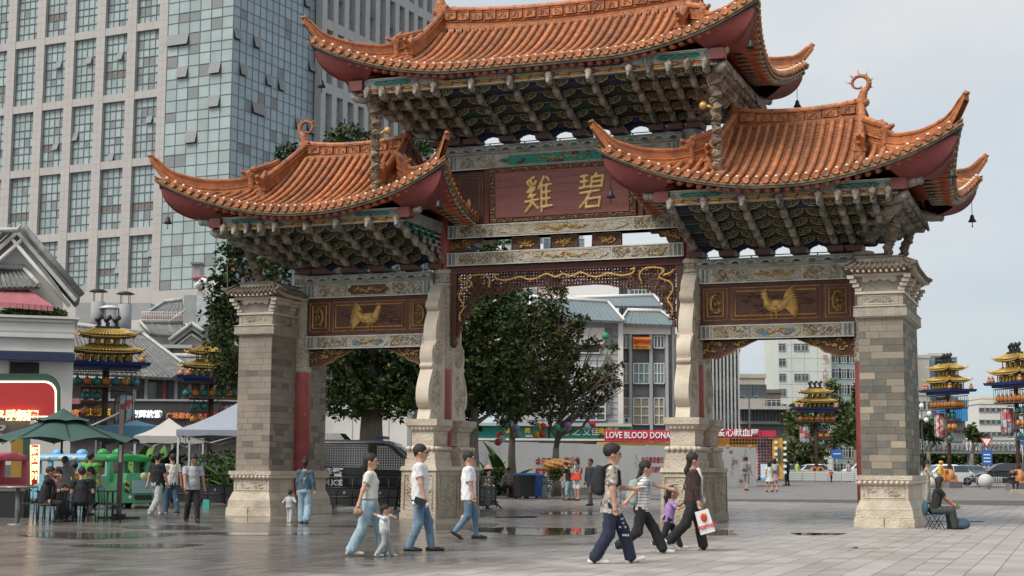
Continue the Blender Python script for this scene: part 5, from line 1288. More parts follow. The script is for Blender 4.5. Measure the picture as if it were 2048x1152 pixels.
# ---- generic building with recessed windows
def building(name, label, p0, d, W, H, Dp, wall, cols, rows, ww, wh, z0=0, roof=None, frame=P_MULLW, gl=G_WIN, base=0, side=False, par=.5, piers=None, skip=None, sill=False, mid=True, joints=None, cat='building'):
 """p0 left bottom corner of the front, d unit direction along it; front normal points to the camera side"""
 n = Vector((d.y, -d.x, 0)); root = empty(name, (p0.x, p0.y, 0), 0, label, cat); I = Vector((-p0.x, -p0.y, 0))
 mb = MB(); slabbox(mb, p0+I+UPV*z0, d*W, UPV*(H-z0), -n*Dp, wall); slabbox(mb, p0+I+UPV*H-d*.15+n*.15, d*(W+.3), UPV*par, -n*(Dp+.3), wall);
 if piers:
  for i in range(piers[0]+1): slabbox(mb, p0+I+d*(W-piers[1])*(i/piers[0])+UPV*z0, d*piers[1], UPV*(H-z0), n*piers[2], piers[3])
 if joints:
  jz = np.arange(z0+joints, H, joints)
  for z in jz: slabbox(mb, p0+I+UPV*z+n*.003, d*W, UPV*.05, n*.01, P_GREYWALL)
  for s in np.arange(joints, W, joints): slabbox(mb, p0+I+d*s+UPV*z0+n*.003, d*.05, UPV*(H-z0), n*.01, P_GREYWALL)
 mb.build('wall', root)
 fh = (H-base)/rows
 for i in range(cols):
  for j in range(rows):
   if skip and skip(i, j): continue
   c = W*(i+.5)/cols-ww/2; z = base+fh*j+(fh-wh)/2
   f = MB(); o = p0+I+d*c+UPV*z+n*.02
   for (a, b_, aa, bb_) in ((0, 0, ww, .09), (0, wh-.09, ww, .09), (0, 0, .09, wh), (ww-.09, 0, .09, wh)): slabbox(f, o+d*a+UPV*b_, d*aa, UPV*bb_, n*.10, frame)
   if mid: slabbox(f, o+d*(ww/2-.04), d*.08, UPV*wh, n*.08, frame); slabbox(f, o+UPV*(wh*.68), d*ww, UPV*.07, n*.08, frame)
   if sill: slabbox(f, o-d*.1-UPV*.12, d*(ww+.2), UPV*.1, n*.2, P_TRIM)
   wo = f.build('window', root); g_ = MB(); quad(g_, o+n*.01, d*ww, UPV*wh, gl); g_.build('pane', wo)
 return root, n, I
def tile_plane(root, A, B, C, D, spacing=.35, mat=P_GTILE, r=.07, nm='roof', edge=P_TRIM, step=0):
 """A-B eave (left to right), D-C ridge"""
 mb = MB(); nrm = (B-A).cross(D-A).normalized(); nrm = nrm if nrm.z > 0 else -nrm
 mb.add([A, B, C, D, A-nrm*.18, B-nrm*.18, C-nrm*.18, D-nrm*.18], [(0, 1, 2, 3), (4, 7, 6, 5), (0, 4, 5, 1), (1, 5, 6, 2), (2, 6, 7, 3), (3, 7, 4, 0)], mat)
 n = max(2, int((B-A).length/spacing))
 for i in range(n+1):
  t = i/n; a = A.lerp(B, t); b = D.lerp(C, t); mb.tube([a-(b-a).normalized()*.08, b], r, mat, n=6)
  mb.sph(a-(b-a).normalized()*.08, r*1.1, mat, n=5)
 o = mb.build(nm, root); e = MB(); e.tube([D+nrm*.12, C+nrm*.12], .16, edge, n=6); e.tube([A+nrm*.1, D+nrm*.12], .10, edge, n=6); e.tube([B+nrm*.1, C+nrm*.12], .10, edge, n=6); e.build('ridge', o)
 return o
def fpt(u, Z): p = at(u, 930, Z); return Vector((p.x, p.y, 0))
def rotd(a): return HX*cos(a)+HF*sin(a)
def px(n, Z): return n*Z/FPX
def fb(name, label, u0, u1, vt, Z, ang=0, **k):
 a = fpt(u0, Z); W = (u1-u0)*Z/FPX/max(.3, cos(ang)); H = zat((u0+u1)/2, vt, Z)
 k.setdefault('Dp', 12); return building(name, label, a, rotd(ang), W, H, **k)
P_CREAM = M('cream_tile_wall', (.56, .53, .46), .8, var=.06, scale=.5); P_PALEG = M('pale_green_tile_wall', (.60, .64, .58), .7, var=.05, scale=.4); P_SAGE = M('sage_green_wall', (.33, .43, .385), .8, var=.06, scale=.5)
P_DARKSHOP = M('dark_shop_fascia', (.035, .035, .037), .6, var=.2); P_BLUEGL = glass('blue_strip_glass', (.12, .22, .30)); P_MAROON = M('faded_maroon_awning', (.34, .115, .13), .85, var=.15, scale=3)
P_TEALS = flat('teal_shop_sign', (18, 132, 118), .5); P_REDSIGN = M('crimson_sign', (.50, .028, .065), .5, var=.1); P_YEL = M('yellow_panel', (.62, .33, .04), .5, var=.15); P_WHITET = flat('white_lettering', (236, 238, 238), .5)
P_HOARD = M('dirty_white_hoarding', (.70, .685, .65), .75, var=.06, scale=.7, col2=(.60, .575, .535), thr=(.52, .72)); P_REDPR = M('red_print', (.45, .045, .04), .7, var=.2, scale=4); P_PINKPR = M('faded_pink_print', (.50, .26, .23), .7, var=.2, scale=4)
# ---- old shop house with gable, far left
R_, n_, I_ = fb('shop_house', 'old white plaster shop house with a stained cornice at the far left', -90, 118, 632, 62, ang=.31, wall=P_WHITEW, cols=1, rows=1, ww=1, wh=1, skip=lambda i, j: True, Dp=8, par=.1)
mb = MB(); a = fpt(-90, 62)+I_
for (v, hh, pr, mt) in ((672, .18, .22, P_WHITEW), (664, .10, .12, P_GREYWALL), (700, .12, .15, P_WHITEW), (640, .10, .10, P_GREYWALL)):
 slabbox(mb, a+UPV*zat(50, v, 62)+n_*.02, rotd(.31)*4.45, UPV*hh, n_*pr, mt)
mb.build('cornice', R_)
mb = MB(); slabbox(mb, a+UPV*zat(50, 719, 62)+n_*.02, rotd(.31)*4.5, UPV*.30, n_*.6, P_NAVYB := M('navy_steel_beam', (.02, .035, .09), .5, var=.15)); slabbox(mb, a+rotd(.31)*1.9+UPV*zat(50, 752, 62)+n_*.01, rotd(.31)*1.2, UPV*.62, n_*.03, T_DARK)
slabbox(mb, a+rotd(.31)*1.9+UPV*zat(50, 752, 62)+n_*.03, rotd(.31)*.05, UPV*.66, n_*.06, P_GREYWALL); mb.build('steel_canopy', R_)
G_ = empty('gabled_house', fpt(-60, 66), 0, 'white gabled house with thick grey tiled rake above the shop parapet', 'house'); I = -fpt(-60, 66)
mb = MB(); pts = [(-80, 660), (126, 660), (126, 592), (118, 575), (38, 470), (-60, 560)]
q = [at(u, v, 66)+I for u, v in pts]; q2 = [p+RF(110)*7 for p in q]; mb.add(q+q2, [tuple(range(6)), tuple(range(11, 5, -1))]+[(i, (i+1) % 6, 6+(i+1) % 6, 6+i) for i in range(6)], P_WHITEW); mb.build('wall', G_)
mb = MB()
for (u0, v0, u1, v1) in ((36, 466, 152, 602), (36, 466, -70, 560)):
 A = at(u0, v0, 65.4)+I; B_ = at(u1, v1, 65.4)+I; dd = (B_-A); up = Vector((-dd.z*HX.x, -dd.z*HX.y, dd.dot(HX))).normalized()
 if up.z < 0: up = -up
 slabbox(mb, A, dd, up*.24, RF(110)*3, P_GTILE); slabbox(mb, A-HF*.12-up*.06, dd, up*.16, HF*.2, P_TRIM)
 mb.tube([A-HF*.1+up*.38, B_-HF*.1+up*.38], .14, P_GTILE, n=8); mb.tube([A-HF*.02-up*.36, B_-up*.36], .09, P_WHITEW, n=6)
A = at(36, 460, 65)+I; mb.tube([A-HX*1.2+UPV*.0, A, A+HX*.12+UPV*.25], [.1, .13, .05], P_TRIM, n=6); mb.build('roof_rake', G_)
aw = MB(); q = [at(*p, z)+I for p, z in (((-40, 572), 65.2), ((52, 576), 65.2), ((108, 612), 63.6), ((-40, 600), 63.6))]; aw.add(q, [(0, 1, 2, 3)], P_MAROON)
for i in range(12):
 A = q[3].lerp(q[2], i/12); B_ = q[3].lerp(q[2], (i+.9)/12); aw.add([A, B_, B_-UPV*.22, A-UPV*.22], [(0, 1, 2, 3)], P_MAROON)
aw.build('awning', G_)
lr = [at(*p, z)+I for p, z in (((-40, 575), 64.6), ((78, 572), 64.6), ((48, 540), 66), ((-40, 535), 66))]; tile_plane(G_, lr[0], lr[1], lr[2], lr[3], .22, P_GTILE, .05, 'lower_roof')
# ---- long grey tiled shop row with dark fascia
Zb = 88; SR = empty('shop_row', fpt(100, Zb), 0, 'long grey tiled shop building with dark fascia and lit signs behind the lantern towers', 'building'); I = -fpt(100, Zb)
mb = MB(); a = fpt(100, Zb)+I; W = px(400, Zb); ze_ = zat(300, 757, Zb)
slabbox(mb, a, HX*W, UPV*ze_, HF*9, M('dark_timber_wall', (.075, .072, .07), .8, var=.3)); nn = -HF
for u in (120, 165, 210, 262, 285, 322, 345, 372, 398, 420, 450):
 slabbox(mb, fpt(u, Zb)+I+UPV*zat(u, 800, Zb)+nn*.01, HX*.20, UPV*(ze_-zat(u, 800, Zb)), nn*.15, P_GREYWALL if u not in (322,) else T_RED)
mb.build('wall', SR)
for u in (290, 330, 352, 378, 404):
 m_ = MB(); slabbox(m_, fpt(u, Zb)+I+UPV*zat(u, 797, Zb)+nn*.02, HX*.55, UPV*.95, nn*.04, G_WIN); m_.build('window', SR)
mb = MB(); slabbox(mb, fpt(118, Zb)+I+UPV*zat(300, 866, Zb)+nn*.02, HX*px(375, Zb), UPV*(zat(300, 803, Zb)-zat(300, 866, Zb)), nn*.5, P_DARKSHOP)
slabbox(mb, fpt(118, Zb)+I+UPV*zat(300, 803, Zb)+nn*.02, HX*px(375, Zb), UPV*.12, nn*.6, P_GREYWALL); slabbox(mb, fpt(122, Zb-.6)+I+UPV*zat(160, 809, Zb), HX*px(62, Zb), UPV*.28, nn*.2, P_MAROON); mb.build('fascia', SR)
tile_plane(SR, at(96, 742, Zb-1)+I, at(404, 758, Zb-1)+I, at(286, 670, Zb+5)+I, at(96, 645, Zb+5)+I, .30, P_GTILE, .06)
tile_plane(SR, at(404, 758, Zb-1)+I, at(520, 762, Zb-1)+I, at(520, 715, Zb+3)+I, at(345, 715, Zb+3)+I, .30, P_GTILE, .06)
def sign(body, u, v, size_px, Z, mat, nm='sign_lettering', par=None, I=Vector((0, 0, 0)), bold=.0, ang=0, depth=.03, sx=1):
 p = at(u, v, Z)+I; return text_mesh(nm, body, px(size_px, Z), depth, mat, par, p, (PI/2, 0, YAW+ang), bold, sx=sx)
L_WHITE = flat('lit_white_letters', (235, 245, 250), .5, emit=.8); L_ORANGE = flat('lit_orange_letters', (205, 120, 66), .5, emit=.25); L_WARM = flat('lit_warm_letters', (255, 226, 170), .5, emit=1.0); L_YEL = flat('yellow_letters', (205, 160, 40), .5, emit=.3); L_RED = flat('red_letters', (205, 32, 36), .5)
sign('康辉旅游', 293, 829, 15.5, Zb-.65, L_WHITE, par=SR, I=I, bold=.012); sign('广场副食', 357, 832, 12.5, Zb-.65, L_ORANGE, par=SR, I=I, bold=.008); sign('酒店', 143, 827, 15, Zb-.65, L_ORANGE, par=SR, I=I, bold=.012)
sign('大酒', 156, 822, 6, Zb-.66, L_YEL, par=SR, I=I); sign('旅贸超', 196, 826, 17, Zb-.65, L_YEL, par=SR, I=I, bold=.012); sign('酒店', 405, 833, 10, Zb-.65, L_ORANGE, par=SR, I=I); sign('云南特产', 425, 829, 9, Zb-.66, L_RED, par=SR, I=I)
# ---- roof terrace, chimneys and white gable behind
TZ = 104; TR = empty('terrace_house', fpt(240, TZ), 0, 'white walled house with a railed pink roof terrace behind the grey roofs', 'house'); I = -fpt(240, TZ)
mb = MB()
def pxbox(mb, u0, v0, u1, v1, Z, D, m, I):
 A = at(u0, v1, Z)+I; slabbox(mb, A, HX*px(u1-u0, Z), UPV*(zat(u0, v0, Z)-zat(u0, v1, Z)), HF*D, m)
pxbox(mb, 240, 640, 440, 760, TZ, 8, P_WHITEW, I); pxbox(mb, 284, 627, 368, 642, TZ-.2, .3, M('pink_terrace_wall', (.42, .30, .28), .85), I); pxbox(mb, 366, 590, 392, 650, TZ-.5, 3, P_GREYWALL, I); pxbox(mb, 392, 583, 420, 652, TZ-1, 4, M('pale_grey_block', (.42, .44, .45), .8), I); pxbox(mb, 425, 575, 452, 606, TZ-1, 3, P_WHITEW, I); pxbox(mb, 150, 605, 300, 655, TZ+4, 6, P_GREYWALL, I)
mb.build('wall', TR); mb = MB()
for i in range(22): A = at(284+i*4.6, 624+i*.05, TZ-.4)+I; mb.tube([A-UPV*.55, A+UPV*.0], .02, P_MULLW, n=4)
for v in (624, 640): mb.tube([at(284, v, TZ-.4)+I, at(386, v+1, TZ-.4)+I], .03, P_MULLW, n=4)
mb.tube([at(338, 643, TZ-.5)+I, at(372, 618, TZ-.5)+I], .04, P_MULLW, n=4); mb.build('railing', TR)
tile_plane(TR, at(300, 624, TZ+1)+I, at(372, 624, TZ+1)+I, at(368, 602, TZ+4)+I, at(330, 606, TZ+4)+I, .3, P_GTILE, .06); tile_plane(TR, at(300, 668, TZ-3)+I, at(380, 672, TZ-3)+I, at(372, 648, TZ)+I, at(280, 646, TZ)+I, .3, P_GTILE, .06)
mb = MB(); pxbox(mb, 383, 528, 400, 560, TZ, 1, P_GREYWALL, I); pxbox(mb, 381, 524, 403, 528, TZ-.2, 1.4, P_GTILE, I); mb.build('chimney', TR)
mb = MB(); mb.tube([at(392, 575, TZ-1)+I, at(405, 562, TZ-1)+I, at(432, 570, TZ-1)+I], .25, P_MULLW, n=8); mb.tube([at(430, 578, TZ-1)+I, at(437, 562, TZ-1)+I], .32, P_MULLW, n=8); mb.sph(at(398, 556, TZ-.5)+I, .45, P_MAROON, n=8, sc=(1.4, 1, .4)); mb.build('duct', TR)
GH = empty('small_gable_house', fpt(384, 96), 0, 'small white gable with grey tiled rakes right of the long roof', 'house'); I = -fpt(384, 96)
mb = MB(); pts = [(318, 745), (450, 745), (450, 705), (384, 664), (318, 700)]; q = [at(u, v, 96)+I for u, v in pts]; mb.add(q+[p+HF*6 for p in q], [(0, 1, 2, 3, 4), (9, 8, 7, 6, 5)]+[(i, (i+1) % 5, 5+(i+1) % 5, 5+i) for i in range(5)], P_WHITEW); mb.build('wall', GH); mb = MB()
for (u0, v0, u1, v1) in ((384, 655, 338, 690), (384, 655, 432, 690)):
 A = at(u0, v0, 95.4)+I; B_ = at(u1, v1, 95.4)+I; slabbox(mb, A-UPV*.15, B_-A, UPV*.4, HF*7, P_GTILE); mb.tube([A+UPV*.3, B_+UPV*.3], .12, P_TRIM, n=6); mb.tube([A-UPV*.45, B_-UPV*.45], .08, P_GTILE, n=6)
slabbox(mb, at(318, 696, 95)+I, HX*px(66, 95), UPV*.22, HF*2, P_TRIM); mb.build('roof', GH)
for i, (u, v, lab) in enumerate(((197, 583, 'leftmost small mushroom vent cowl on thin legs above the grey roofs'), (251, 588, 'second small mushroom vent cowl nearer the terrace'), (220, 617, 'wide white mushroom vent cowl on a grey duct behind the spotlights'))):
 Zv = 100; p = at(u, v, Zv); s = 1.35 if i < 2 else 1.7; mb = MB(); mb.lathe([(.02, .14*s), (.25*s, .10*s), (.46*s, 0), (.44*s, -.03), (.02, -.02)], (0, 0, 0), P_IRON if i < 2 else P_MULLW, n=12)
 for a_ in range(4): mb.tube([(.28*s*cos(a_*PI/2), .28*s*sin(a_*PI/2), 0), (.28*s*cos(a_*PI/2), .28*s*sin(a_*PI/2), -.75)], .025, P_IRON, n=4)
 o = mb.build('vent_cowl', None, p); tag(o, lab, 'vent cowl'); m2 = MB(); m2.lathe([(.33*s, -.7), (.33*s, -2.6)], (0, 0, 0), P_GREYWALL, n=10); m2.build('duct', o)
# ---- hotel block in the middle
HZ = 112; HT = empty('hotel_building', fpt(1050, HZ), 0, 'grey and white three storey hotel with blue tiled hipped roofs seen through the middle bay', 'building'); I = -fpt(1050, HZ)
P_HW = M('hotel_grey_tile', (.40, .405, .41), .75, var=.08, scale=1); P_HD = M('hotel_dark_grey', (.15, .155, .165), .8, var=.2, scale=2, c3=(.4, .4, .4), col2=(.13, .135, .145), thr3=(.66, .69), s3=3)
mb = MB(); pxbox(mb, 1246, 652, 1345, 905, HZ, 9, P_HD, I); pxbox(mb, 1050, 640, 1242, 905, HZ-1.5, 11, P_HW, I)
pxbox(mb, 1244, 648, 1342, 668, HZ-.5, 1, P_WHITEW, I); pxbox(mb, 1237, 645, 1247, 905, HZ-1.8, .6, P_WHITEW, I); pxbox(mb, 1340, 660, 1349, 905, HZ+.2, .6, P_WHITEW, I); pxbox(mb, 1349, 668, 1366, 905, HZ+1, 8, P_HW, I)
for u in (1259, 1300, 1332): pxbox(mb, u, 668, u+6, 905, HZ-.4, .5, P_HW, I)
pxbox(mb, 1130, 655, 1210, 688, HZ-1.7, .2, P_WHITEW, I); pxbox(mb, 1210, 656, 1225, 690, HZ-1.8, .3, P_HD, I); pxbox(mb, 1212, 712, 1222, 830, HZ-1.7, .3, P_HD, I)
mb.build('wall', HT)
mb = MB()
for v in range(660, 860, 12): pxbox(mb, 1052, v, 1240, v+.7, HZ-1.53, .03, P_DGREY, I)
mb.build('wall_joints', HT)['kind'] = 'stuff'
P_CURT = M('tan_curtain_behind_glass', (.30, .25, .17), .4, var=.25, scale=2); P_TEALC = M('teal_curtain_behind_glass', (.17, .27, .27), .4, var=.3, scale=3)
def hwin(u0, v0, u1, v1, Z, gl, nx, ny, I, par, fr=P_MULLW):
 f = MB(); w_ = px(u1-u0, Z); A = at(u0, v1, Z)+I; h_ = zat(u0, v0, Z)-zat(u0, v1, Z); n = -HF
 for i in range(nx+1): slabbox(f, A+HX*(w_*i/nx-.04)+n*.02, HX*.08, UPV*h_, n*.08, fr)
 for j in range(ny+1): slabbox(f, A+UPV*(h_*j/ny-.04)+n*.02, HX*w_, UPV*.08, n*.07, fr)
 o = f.build('window', par)
 for i in range(nx):
  for j in range(ny): g = MB(); quad(g, A+HX*(w_*i/nx)+UPV*(h_*j/ny)+n*.01, HX*(w_/nx), UPV*(h_/ny), gl); g.build('pane', o)
for (u0, u1) in ((1246, 1258), (1267, 1298), (1308, 1328)):
 n_ = 2 if u1-u0 > 15 else 1
 if u0 != 1267: hwin(u0, 672, u1, 696, HZ-.15, G_WIN, n_+1, 1, I, HT)
 hwin(u0, 727, u1, 767, HZ-.15, P_TEALC if u0 > 1250 else P_CURT, n_+1, 2, I, HT); hwin(u0, 796, u1, 849, HZ-.15, P_CURT, n_, 3, I, HT)
hwin(1182, 732, 1210, 760, HZ-1.6, G_BLUE, 3, 2, I, HT); hwin(1150, 735, 1180, 760, HZ-1.6, P_CURT, 2, 2, I, HT); hwin(1140, 800, 1210, 840, HZ-1.6, G_WIN, 4, 3, I, HT); hwin(1060, 735, 1120, 765, HZ-1.6, G_WIN, 4, 2, I, HT); hwin(1152, 688, 1200, 706, HZ-1.6, T_DARK, 1, 1, I, HT)
mb = MB(); pxbox(mb, 1266, 674, 1301, 698, HZ-.6, .12, M('yellow_sign_board', (.60, .30, .03), .5, var=.1), I); sb_ = mb.build('sign_board', HT)
sign('圆梦宾馆', 1283.5, 683, 8.6, HZ-.66, L_RED, par=HT, I=I, bold=.015); sign('住宿 64522318', 1283.5, 693.5, 4.2, HZ-.66, L_RED, par=HT, I=I)
mb = MB(); A = at(1245, 846, HZ-.4)+I; slabbox(mb, A, HX*.55, UPV*.4, -HF*.3, P_MULLW); mb.lathe([(.15, 0), (.15, .02)], A+HX*.27+UPV*.2-HF*.32, P_DGREY, n=12, rot=Matrix.Rotation(PI/2, 3, 'X')); mb.build('air_conditioner', HT)
for (a, b, c, d) in ((((1240, 646), -1), ((1360, 650), -1), ((1322, 625), 4), ((1255, 623), 4)), (((1060, 634), -2.6), ((1248, 642), -2.6), ((1216, 606), 3), ((1060, 596), 3)), (((1150, 611), 5), ((1325, 612), 5), ((1308, 593), 9), ((1150, 598), 9))):
 tile_plane(HT, at(*a[0], HZ+a[1])+I, at(*b[0], HZ+b[1])+I, at(*c[0], HZ+c[1])+I, at(*d[0], HZ+d[1])+I, .35, P_BTILE, .045, edge=P_WHITEW)
# ---- towers and blocks behind
fb('white_street_wall', 'plain white low wall building behind the police van in the left bay', 630, 812, 824, 92, wall=P_WHITEW, cols=1, rows=1, ww=1, wh=1, skip=lambda i, j: True, Dp=4, joints=2.2)
fb('white_block', 'blank white plastered block rising behind the hotel roofs', 1126, 1238, 540, 150, wall=M('bright_white_render', (.78, .78, .77), .8, var=.04), cols=4, rows=3, ww=.6, wh=2.5, Dp=10, skip=lambda i, j: True)
fb('white_block_wing', 'side wing of the white block with two narrow slit windows', 1238, 1263, 555, 151, ang=.5, wall=M('white_render', (.68, .69, .69), .8, var=.05), cols=3, rows=4, ww=.5, wh=3.0, Dp=5, frame=P_DGREY, mid=False, skip=lambda i, j: i == 2)
fb('grey_apartment_tower', 'grey apartment tower with white framed windows beside the white block', 1258, 1352, 512, 190, wall=P_DGREY, cols=4, rows=9, ww=2.0, wh=1.6, Dp=10)
fb('white_apartment_tower', 'pale apartment tower with wide windows seen between the two middle beams', 1000, 1078, 420, 210, wall=P_WHITEW, cols=4, rows=14, ww=2.4, wh=1.7, Dp=10, gl=G_BLUE)
fb('white_balcony_tower', 'second pale apartment tower right of the first seen between the beams', 1088, 1166, 435, 222, wall=P_CREAM, cols=4, rows=14, ww=1.8, wh=1.9, Dp=10, gl=G_BLUE)
fb('pink_house', 'low pinkish house half hidden behind the magnolia top', 1076, 1128, 575, 160, wall=M('pink_wall', (.52, .40, .35), .8), cols=2, rows=5, ww=1.2, wh=1.4, Dp=8)
fb('finned_office', 'long pale grey office wall with tall vertical fins behind the right middle pedestal', 1404, 1479, 700, 128, ang=-.12, wall=P_HW, cols=5, rows=4, ww=.42, wh=1.7, Dp=10, frame=P_DGREY, mid=False, piers=(10, .14, .35, P_TRIM))
fb('beige_flats', 'shabby beige flats with a rooftop frame between the fins and the hospital', 1480, 1532, 756, 185, wall=M('grimy_beige_wall', (.42, .38, .31), .85, var=.15, scale=.6), cols=2, rows=4, ww=1.9, wh=1.5, Dp=8, gl=G_WIN, frame=P_DGREY)
fb('dark_flats', 'small dark tiled building squeezed left of the white hospital', 1526, 1563, 786, 210, wall=M('dark_brick_wall', (.17, .14, .125), .85, var=.2), cols=2, rows=4, ww=1.4, wh=1.2, Dp=6)
mb = MB(); o_ = fpt(1478, 170); I = -o_; pxbox(mb, 1478, 818, 1590, 905, 170, 8, P_DGREY, I); pxbox(mb, 1470, 812, 1600, 818, 168, 10, P_TRIM, I)
for i in range(16): pxbox(mb, 1482+i*7, 820, 1483+i*7, 842, 169.8, .3, P_GREYWALL, I)
pxbox(mb, 1480, 842, 1590, 848, 169.5, .5, P_GREYWALL, I); tag(mb.build('long_canopy_building', None, o_), 'low dark building with a long flat canopy behind the palms', 'building')
HP, n_, I = fb('hospital_tower', 'tall pale green tiled hospital tower with vertical red characters', 1560, 1666, 560, 250, wall=P_PALEG, cols=7, rows=13, ww=1.2, wh=1.3, Dp=14, joints=2.15, frame=P_TRIM, skip=lambda i, j: not (i == 0 or (i in (2, 3) and j % 2 == 0)))
for i, ch in enumerate('第一人民医院'): sign(ch, 1651, 716+i*13, 12, 249.6, M('faded_red_character', (.42, .16, .15), .7), par=HP, I=I, nm='sign_character', bold=.01)
fb('hospital_wing', 'sage green hospital wing with rows of white windows right of the tower', 1666, 1790, 575, 251, ang=.25, wall=P_SAGE, cols=7, rows=12, ww=2.2, wh=1.7, Dp=10, gl=G_WIN)
fb('cream_office', 'tall cream tower at the right edge of the right pier', 1828, 1864, 716, 262, wall=P_CREAM, cols=1, rows=8, ww=1, wh=1, skip=lambda i, j: True)
fb('glass_office', 'office block with blue strip windows behind the third lantern tower', 1864, 1906, 712, 264, wall=P_CREAM, cols=2, rows=9, ww=4.2, wh=2.0, gl=P_BLUEGL, frame=P_TRIM)
fb('stepped_flats', 'white terraced flats low behind the right pier', 1828, 1866, 790, 240, ang=.3, wall=P_CREAM, cols=3, rows=4, ww=1.8, wh=1.4)
mb = MB(); o_ = fpt(1895, 250); I = -o_; pxbox(mb, 1893, 800, 1936, 842, 250, 6, flat('bright_blue_cladding', (52, 136, 190), .5), I); pxbox(mb, 1897, 842, 1932, 900, 252, 5, P_GREYWALL, I); tag(mb.build('blue_clad_block', None, o_), 'blue sheeted block on a grey base between the lantern towers', 'building')
fb('white_office_block', 'white office block with small square windows between the two right lantern towers', 1962, 2028, 808, 285, wall=M('clean_white_wall', (.66, .65, .60), .7, var=.04), cols=6, rows=6, ww=1.3, wh=.9, Dp=10, mid=False, frame=P_TRIM)
fb('rooftop_block', 'stepped top of the white office block with a penthouse storey', 1968, 2018, 797, 287, wall=P_CREAM, cols=4, rows=1, ww=1, wh=1, skip=lambda i, j: True)
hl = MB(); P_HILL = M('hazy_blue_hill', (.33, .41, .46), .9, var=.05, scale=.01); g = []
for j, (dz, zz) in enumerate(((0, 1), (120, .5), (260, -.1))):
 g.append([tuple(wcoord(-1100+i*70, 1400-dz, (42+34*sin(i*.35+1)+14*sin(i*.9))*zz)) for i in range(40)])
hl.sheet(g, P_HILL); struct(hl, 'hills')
# ---- footbridge truss on the right
BZ_ = 205; BR = empty('footbridge', fpt(1820, BZ_), 0, 'long grey steel truss footbridge crossing behind the right lantern towers', 'bridge'); I = -fpt(1820, BZ_); P_TR = flat('grey_steel', (128, 132, 132), .6)
mb = MB(); pxbox(mb, 1790, 878, 2140, 882, BZ_, 3, P_TR, I); pxbox(mb, 1790, 900, 2140, 906, BZ_, 3, P_TR, I); mb.build('deck', BR); mb = MB()
for i in range(38):
 u = 1790+i*9.2; A = at(u, 882, BZ_-.1)+I; B_ = at(u+4.6, 901, BZ_-.1)+I; C_ = at(u+9.2, 882, BZ_-.1)+I; mb.tube([A, B_, C_], .10, P_TR, n=4); D_ = at(u, 901, BZ_-.1)+I; mb.tube([A, D_], .09, P_TR, n=4)
mb.build('truss', BR)
for u in (1808, 1940, 2060): q = MB(); pxbox(q, u, 905, u+9, 950, BZ_+.5, 1.2, P_GREYWALL, I); q.build('pier', BR)
# ---- printed hoarding wall
A0, A1 = fpt(925, 76), fpt(1512, 97); hd = (A1-A0).normalized(); HLn = (A1-A0).length; HO = empty('printed_hoarding', A0, 0, 'long white printed hoarding with red lettering behind the trees', 'hoarding'); hn = Vector((hd.y, -hd.x, 0)); NP = 14; hang = math.atan2(hd.y, hd.x)
for i in range(NP):
 mb = MB(); sag = .03*rng.uniform(-1, 1); slabbox(mb, hd*(HLn*i/NP)+UPV*.05, hd*(HLn/NP-.006), UPV*(2.62+sag), -hn*.06, P_HOARD); mb.build('panel', HO)
def on_h(u, v):
 d = ray(u, v); t = (A0-CAMP).dot(hn)/d.dot(hn); return CAMP+d*t-A0+hn*.015
for (body, u, v, s) in (('金马襄', 1087, 925, 18), ('迎盛世', 1143, 924, 18), ('碧鸡', 1080, 945, 16), ('春', 1160, 944, 15)):
 p = on_h(u, v); text_mesh('red_lettering', body, px(s, 80), .004, P_REDPR, HO, p, (PI/2, 0, hang), bold=.014, shear=.15)
for (body, u, v, s) in (('金马襄迎盛世', 1305, 921, 13), ('碧鸡迎春', 1308, 940, 13), ('迎春', 1490, 919, 11), ('碧鸡', 1470, 925, 12)):
 p = on_h(u, v); text_mesh('faded_lettering', body, px(s, 88), .004, P_REDPR if s == 13 else P_PINKPR, HO, p, (PI/2, 0, hang), bold=.008)
fw = MB()
for (u, v, R2, m) in ((982, 925, 1.0, P_PINKPR), (1400, 930, .8, P_PINKPR), (985, 950, .5, P_YEL)):
 c = on_h(u, v)
 for k in range(34):
  a = k*2*PI/34; r0, r1 = R2*.25, R2*rng.uniform(.7, 1); fw.tube([c+hd*r0*cos(a)+UPV*r0*sin(a), c+hd*r1*cos(a)+UPV*r1*sin(a)], .005, P_GREYWALL if m != P_YEL else P_PINKPR, n=3)
for (u, v) in ((1213, 890), (1358, 888), (1365, 898), (1455, 893), (1462, 904), (1500, 893), (1482, 962)):
 c = on_h(u, v)
 for k in range(-3, 4): fw.sph(c+hd*(.07*k)-hn*.0, .16, P_REDPR if u < 1300 else P_PINKPR, n=8, sc=(.12, .05, 1.0*(1-.06*k*k)))
for (u, v) in ((1272, 920), (1278, 935), (1466, 925), (1463, 938), (1490, 905)):
 c = on_h(u, v)
 for k in range(5): fw.tube([c+hd*.1*k*(-1)**k*.4+UPV*(.35-.16*k), c+hd*.12*sin(k)+UPV*(.25-.16*k)], .022, P_PINKPR, n=4)
fw.build('printed_motifs', HO)
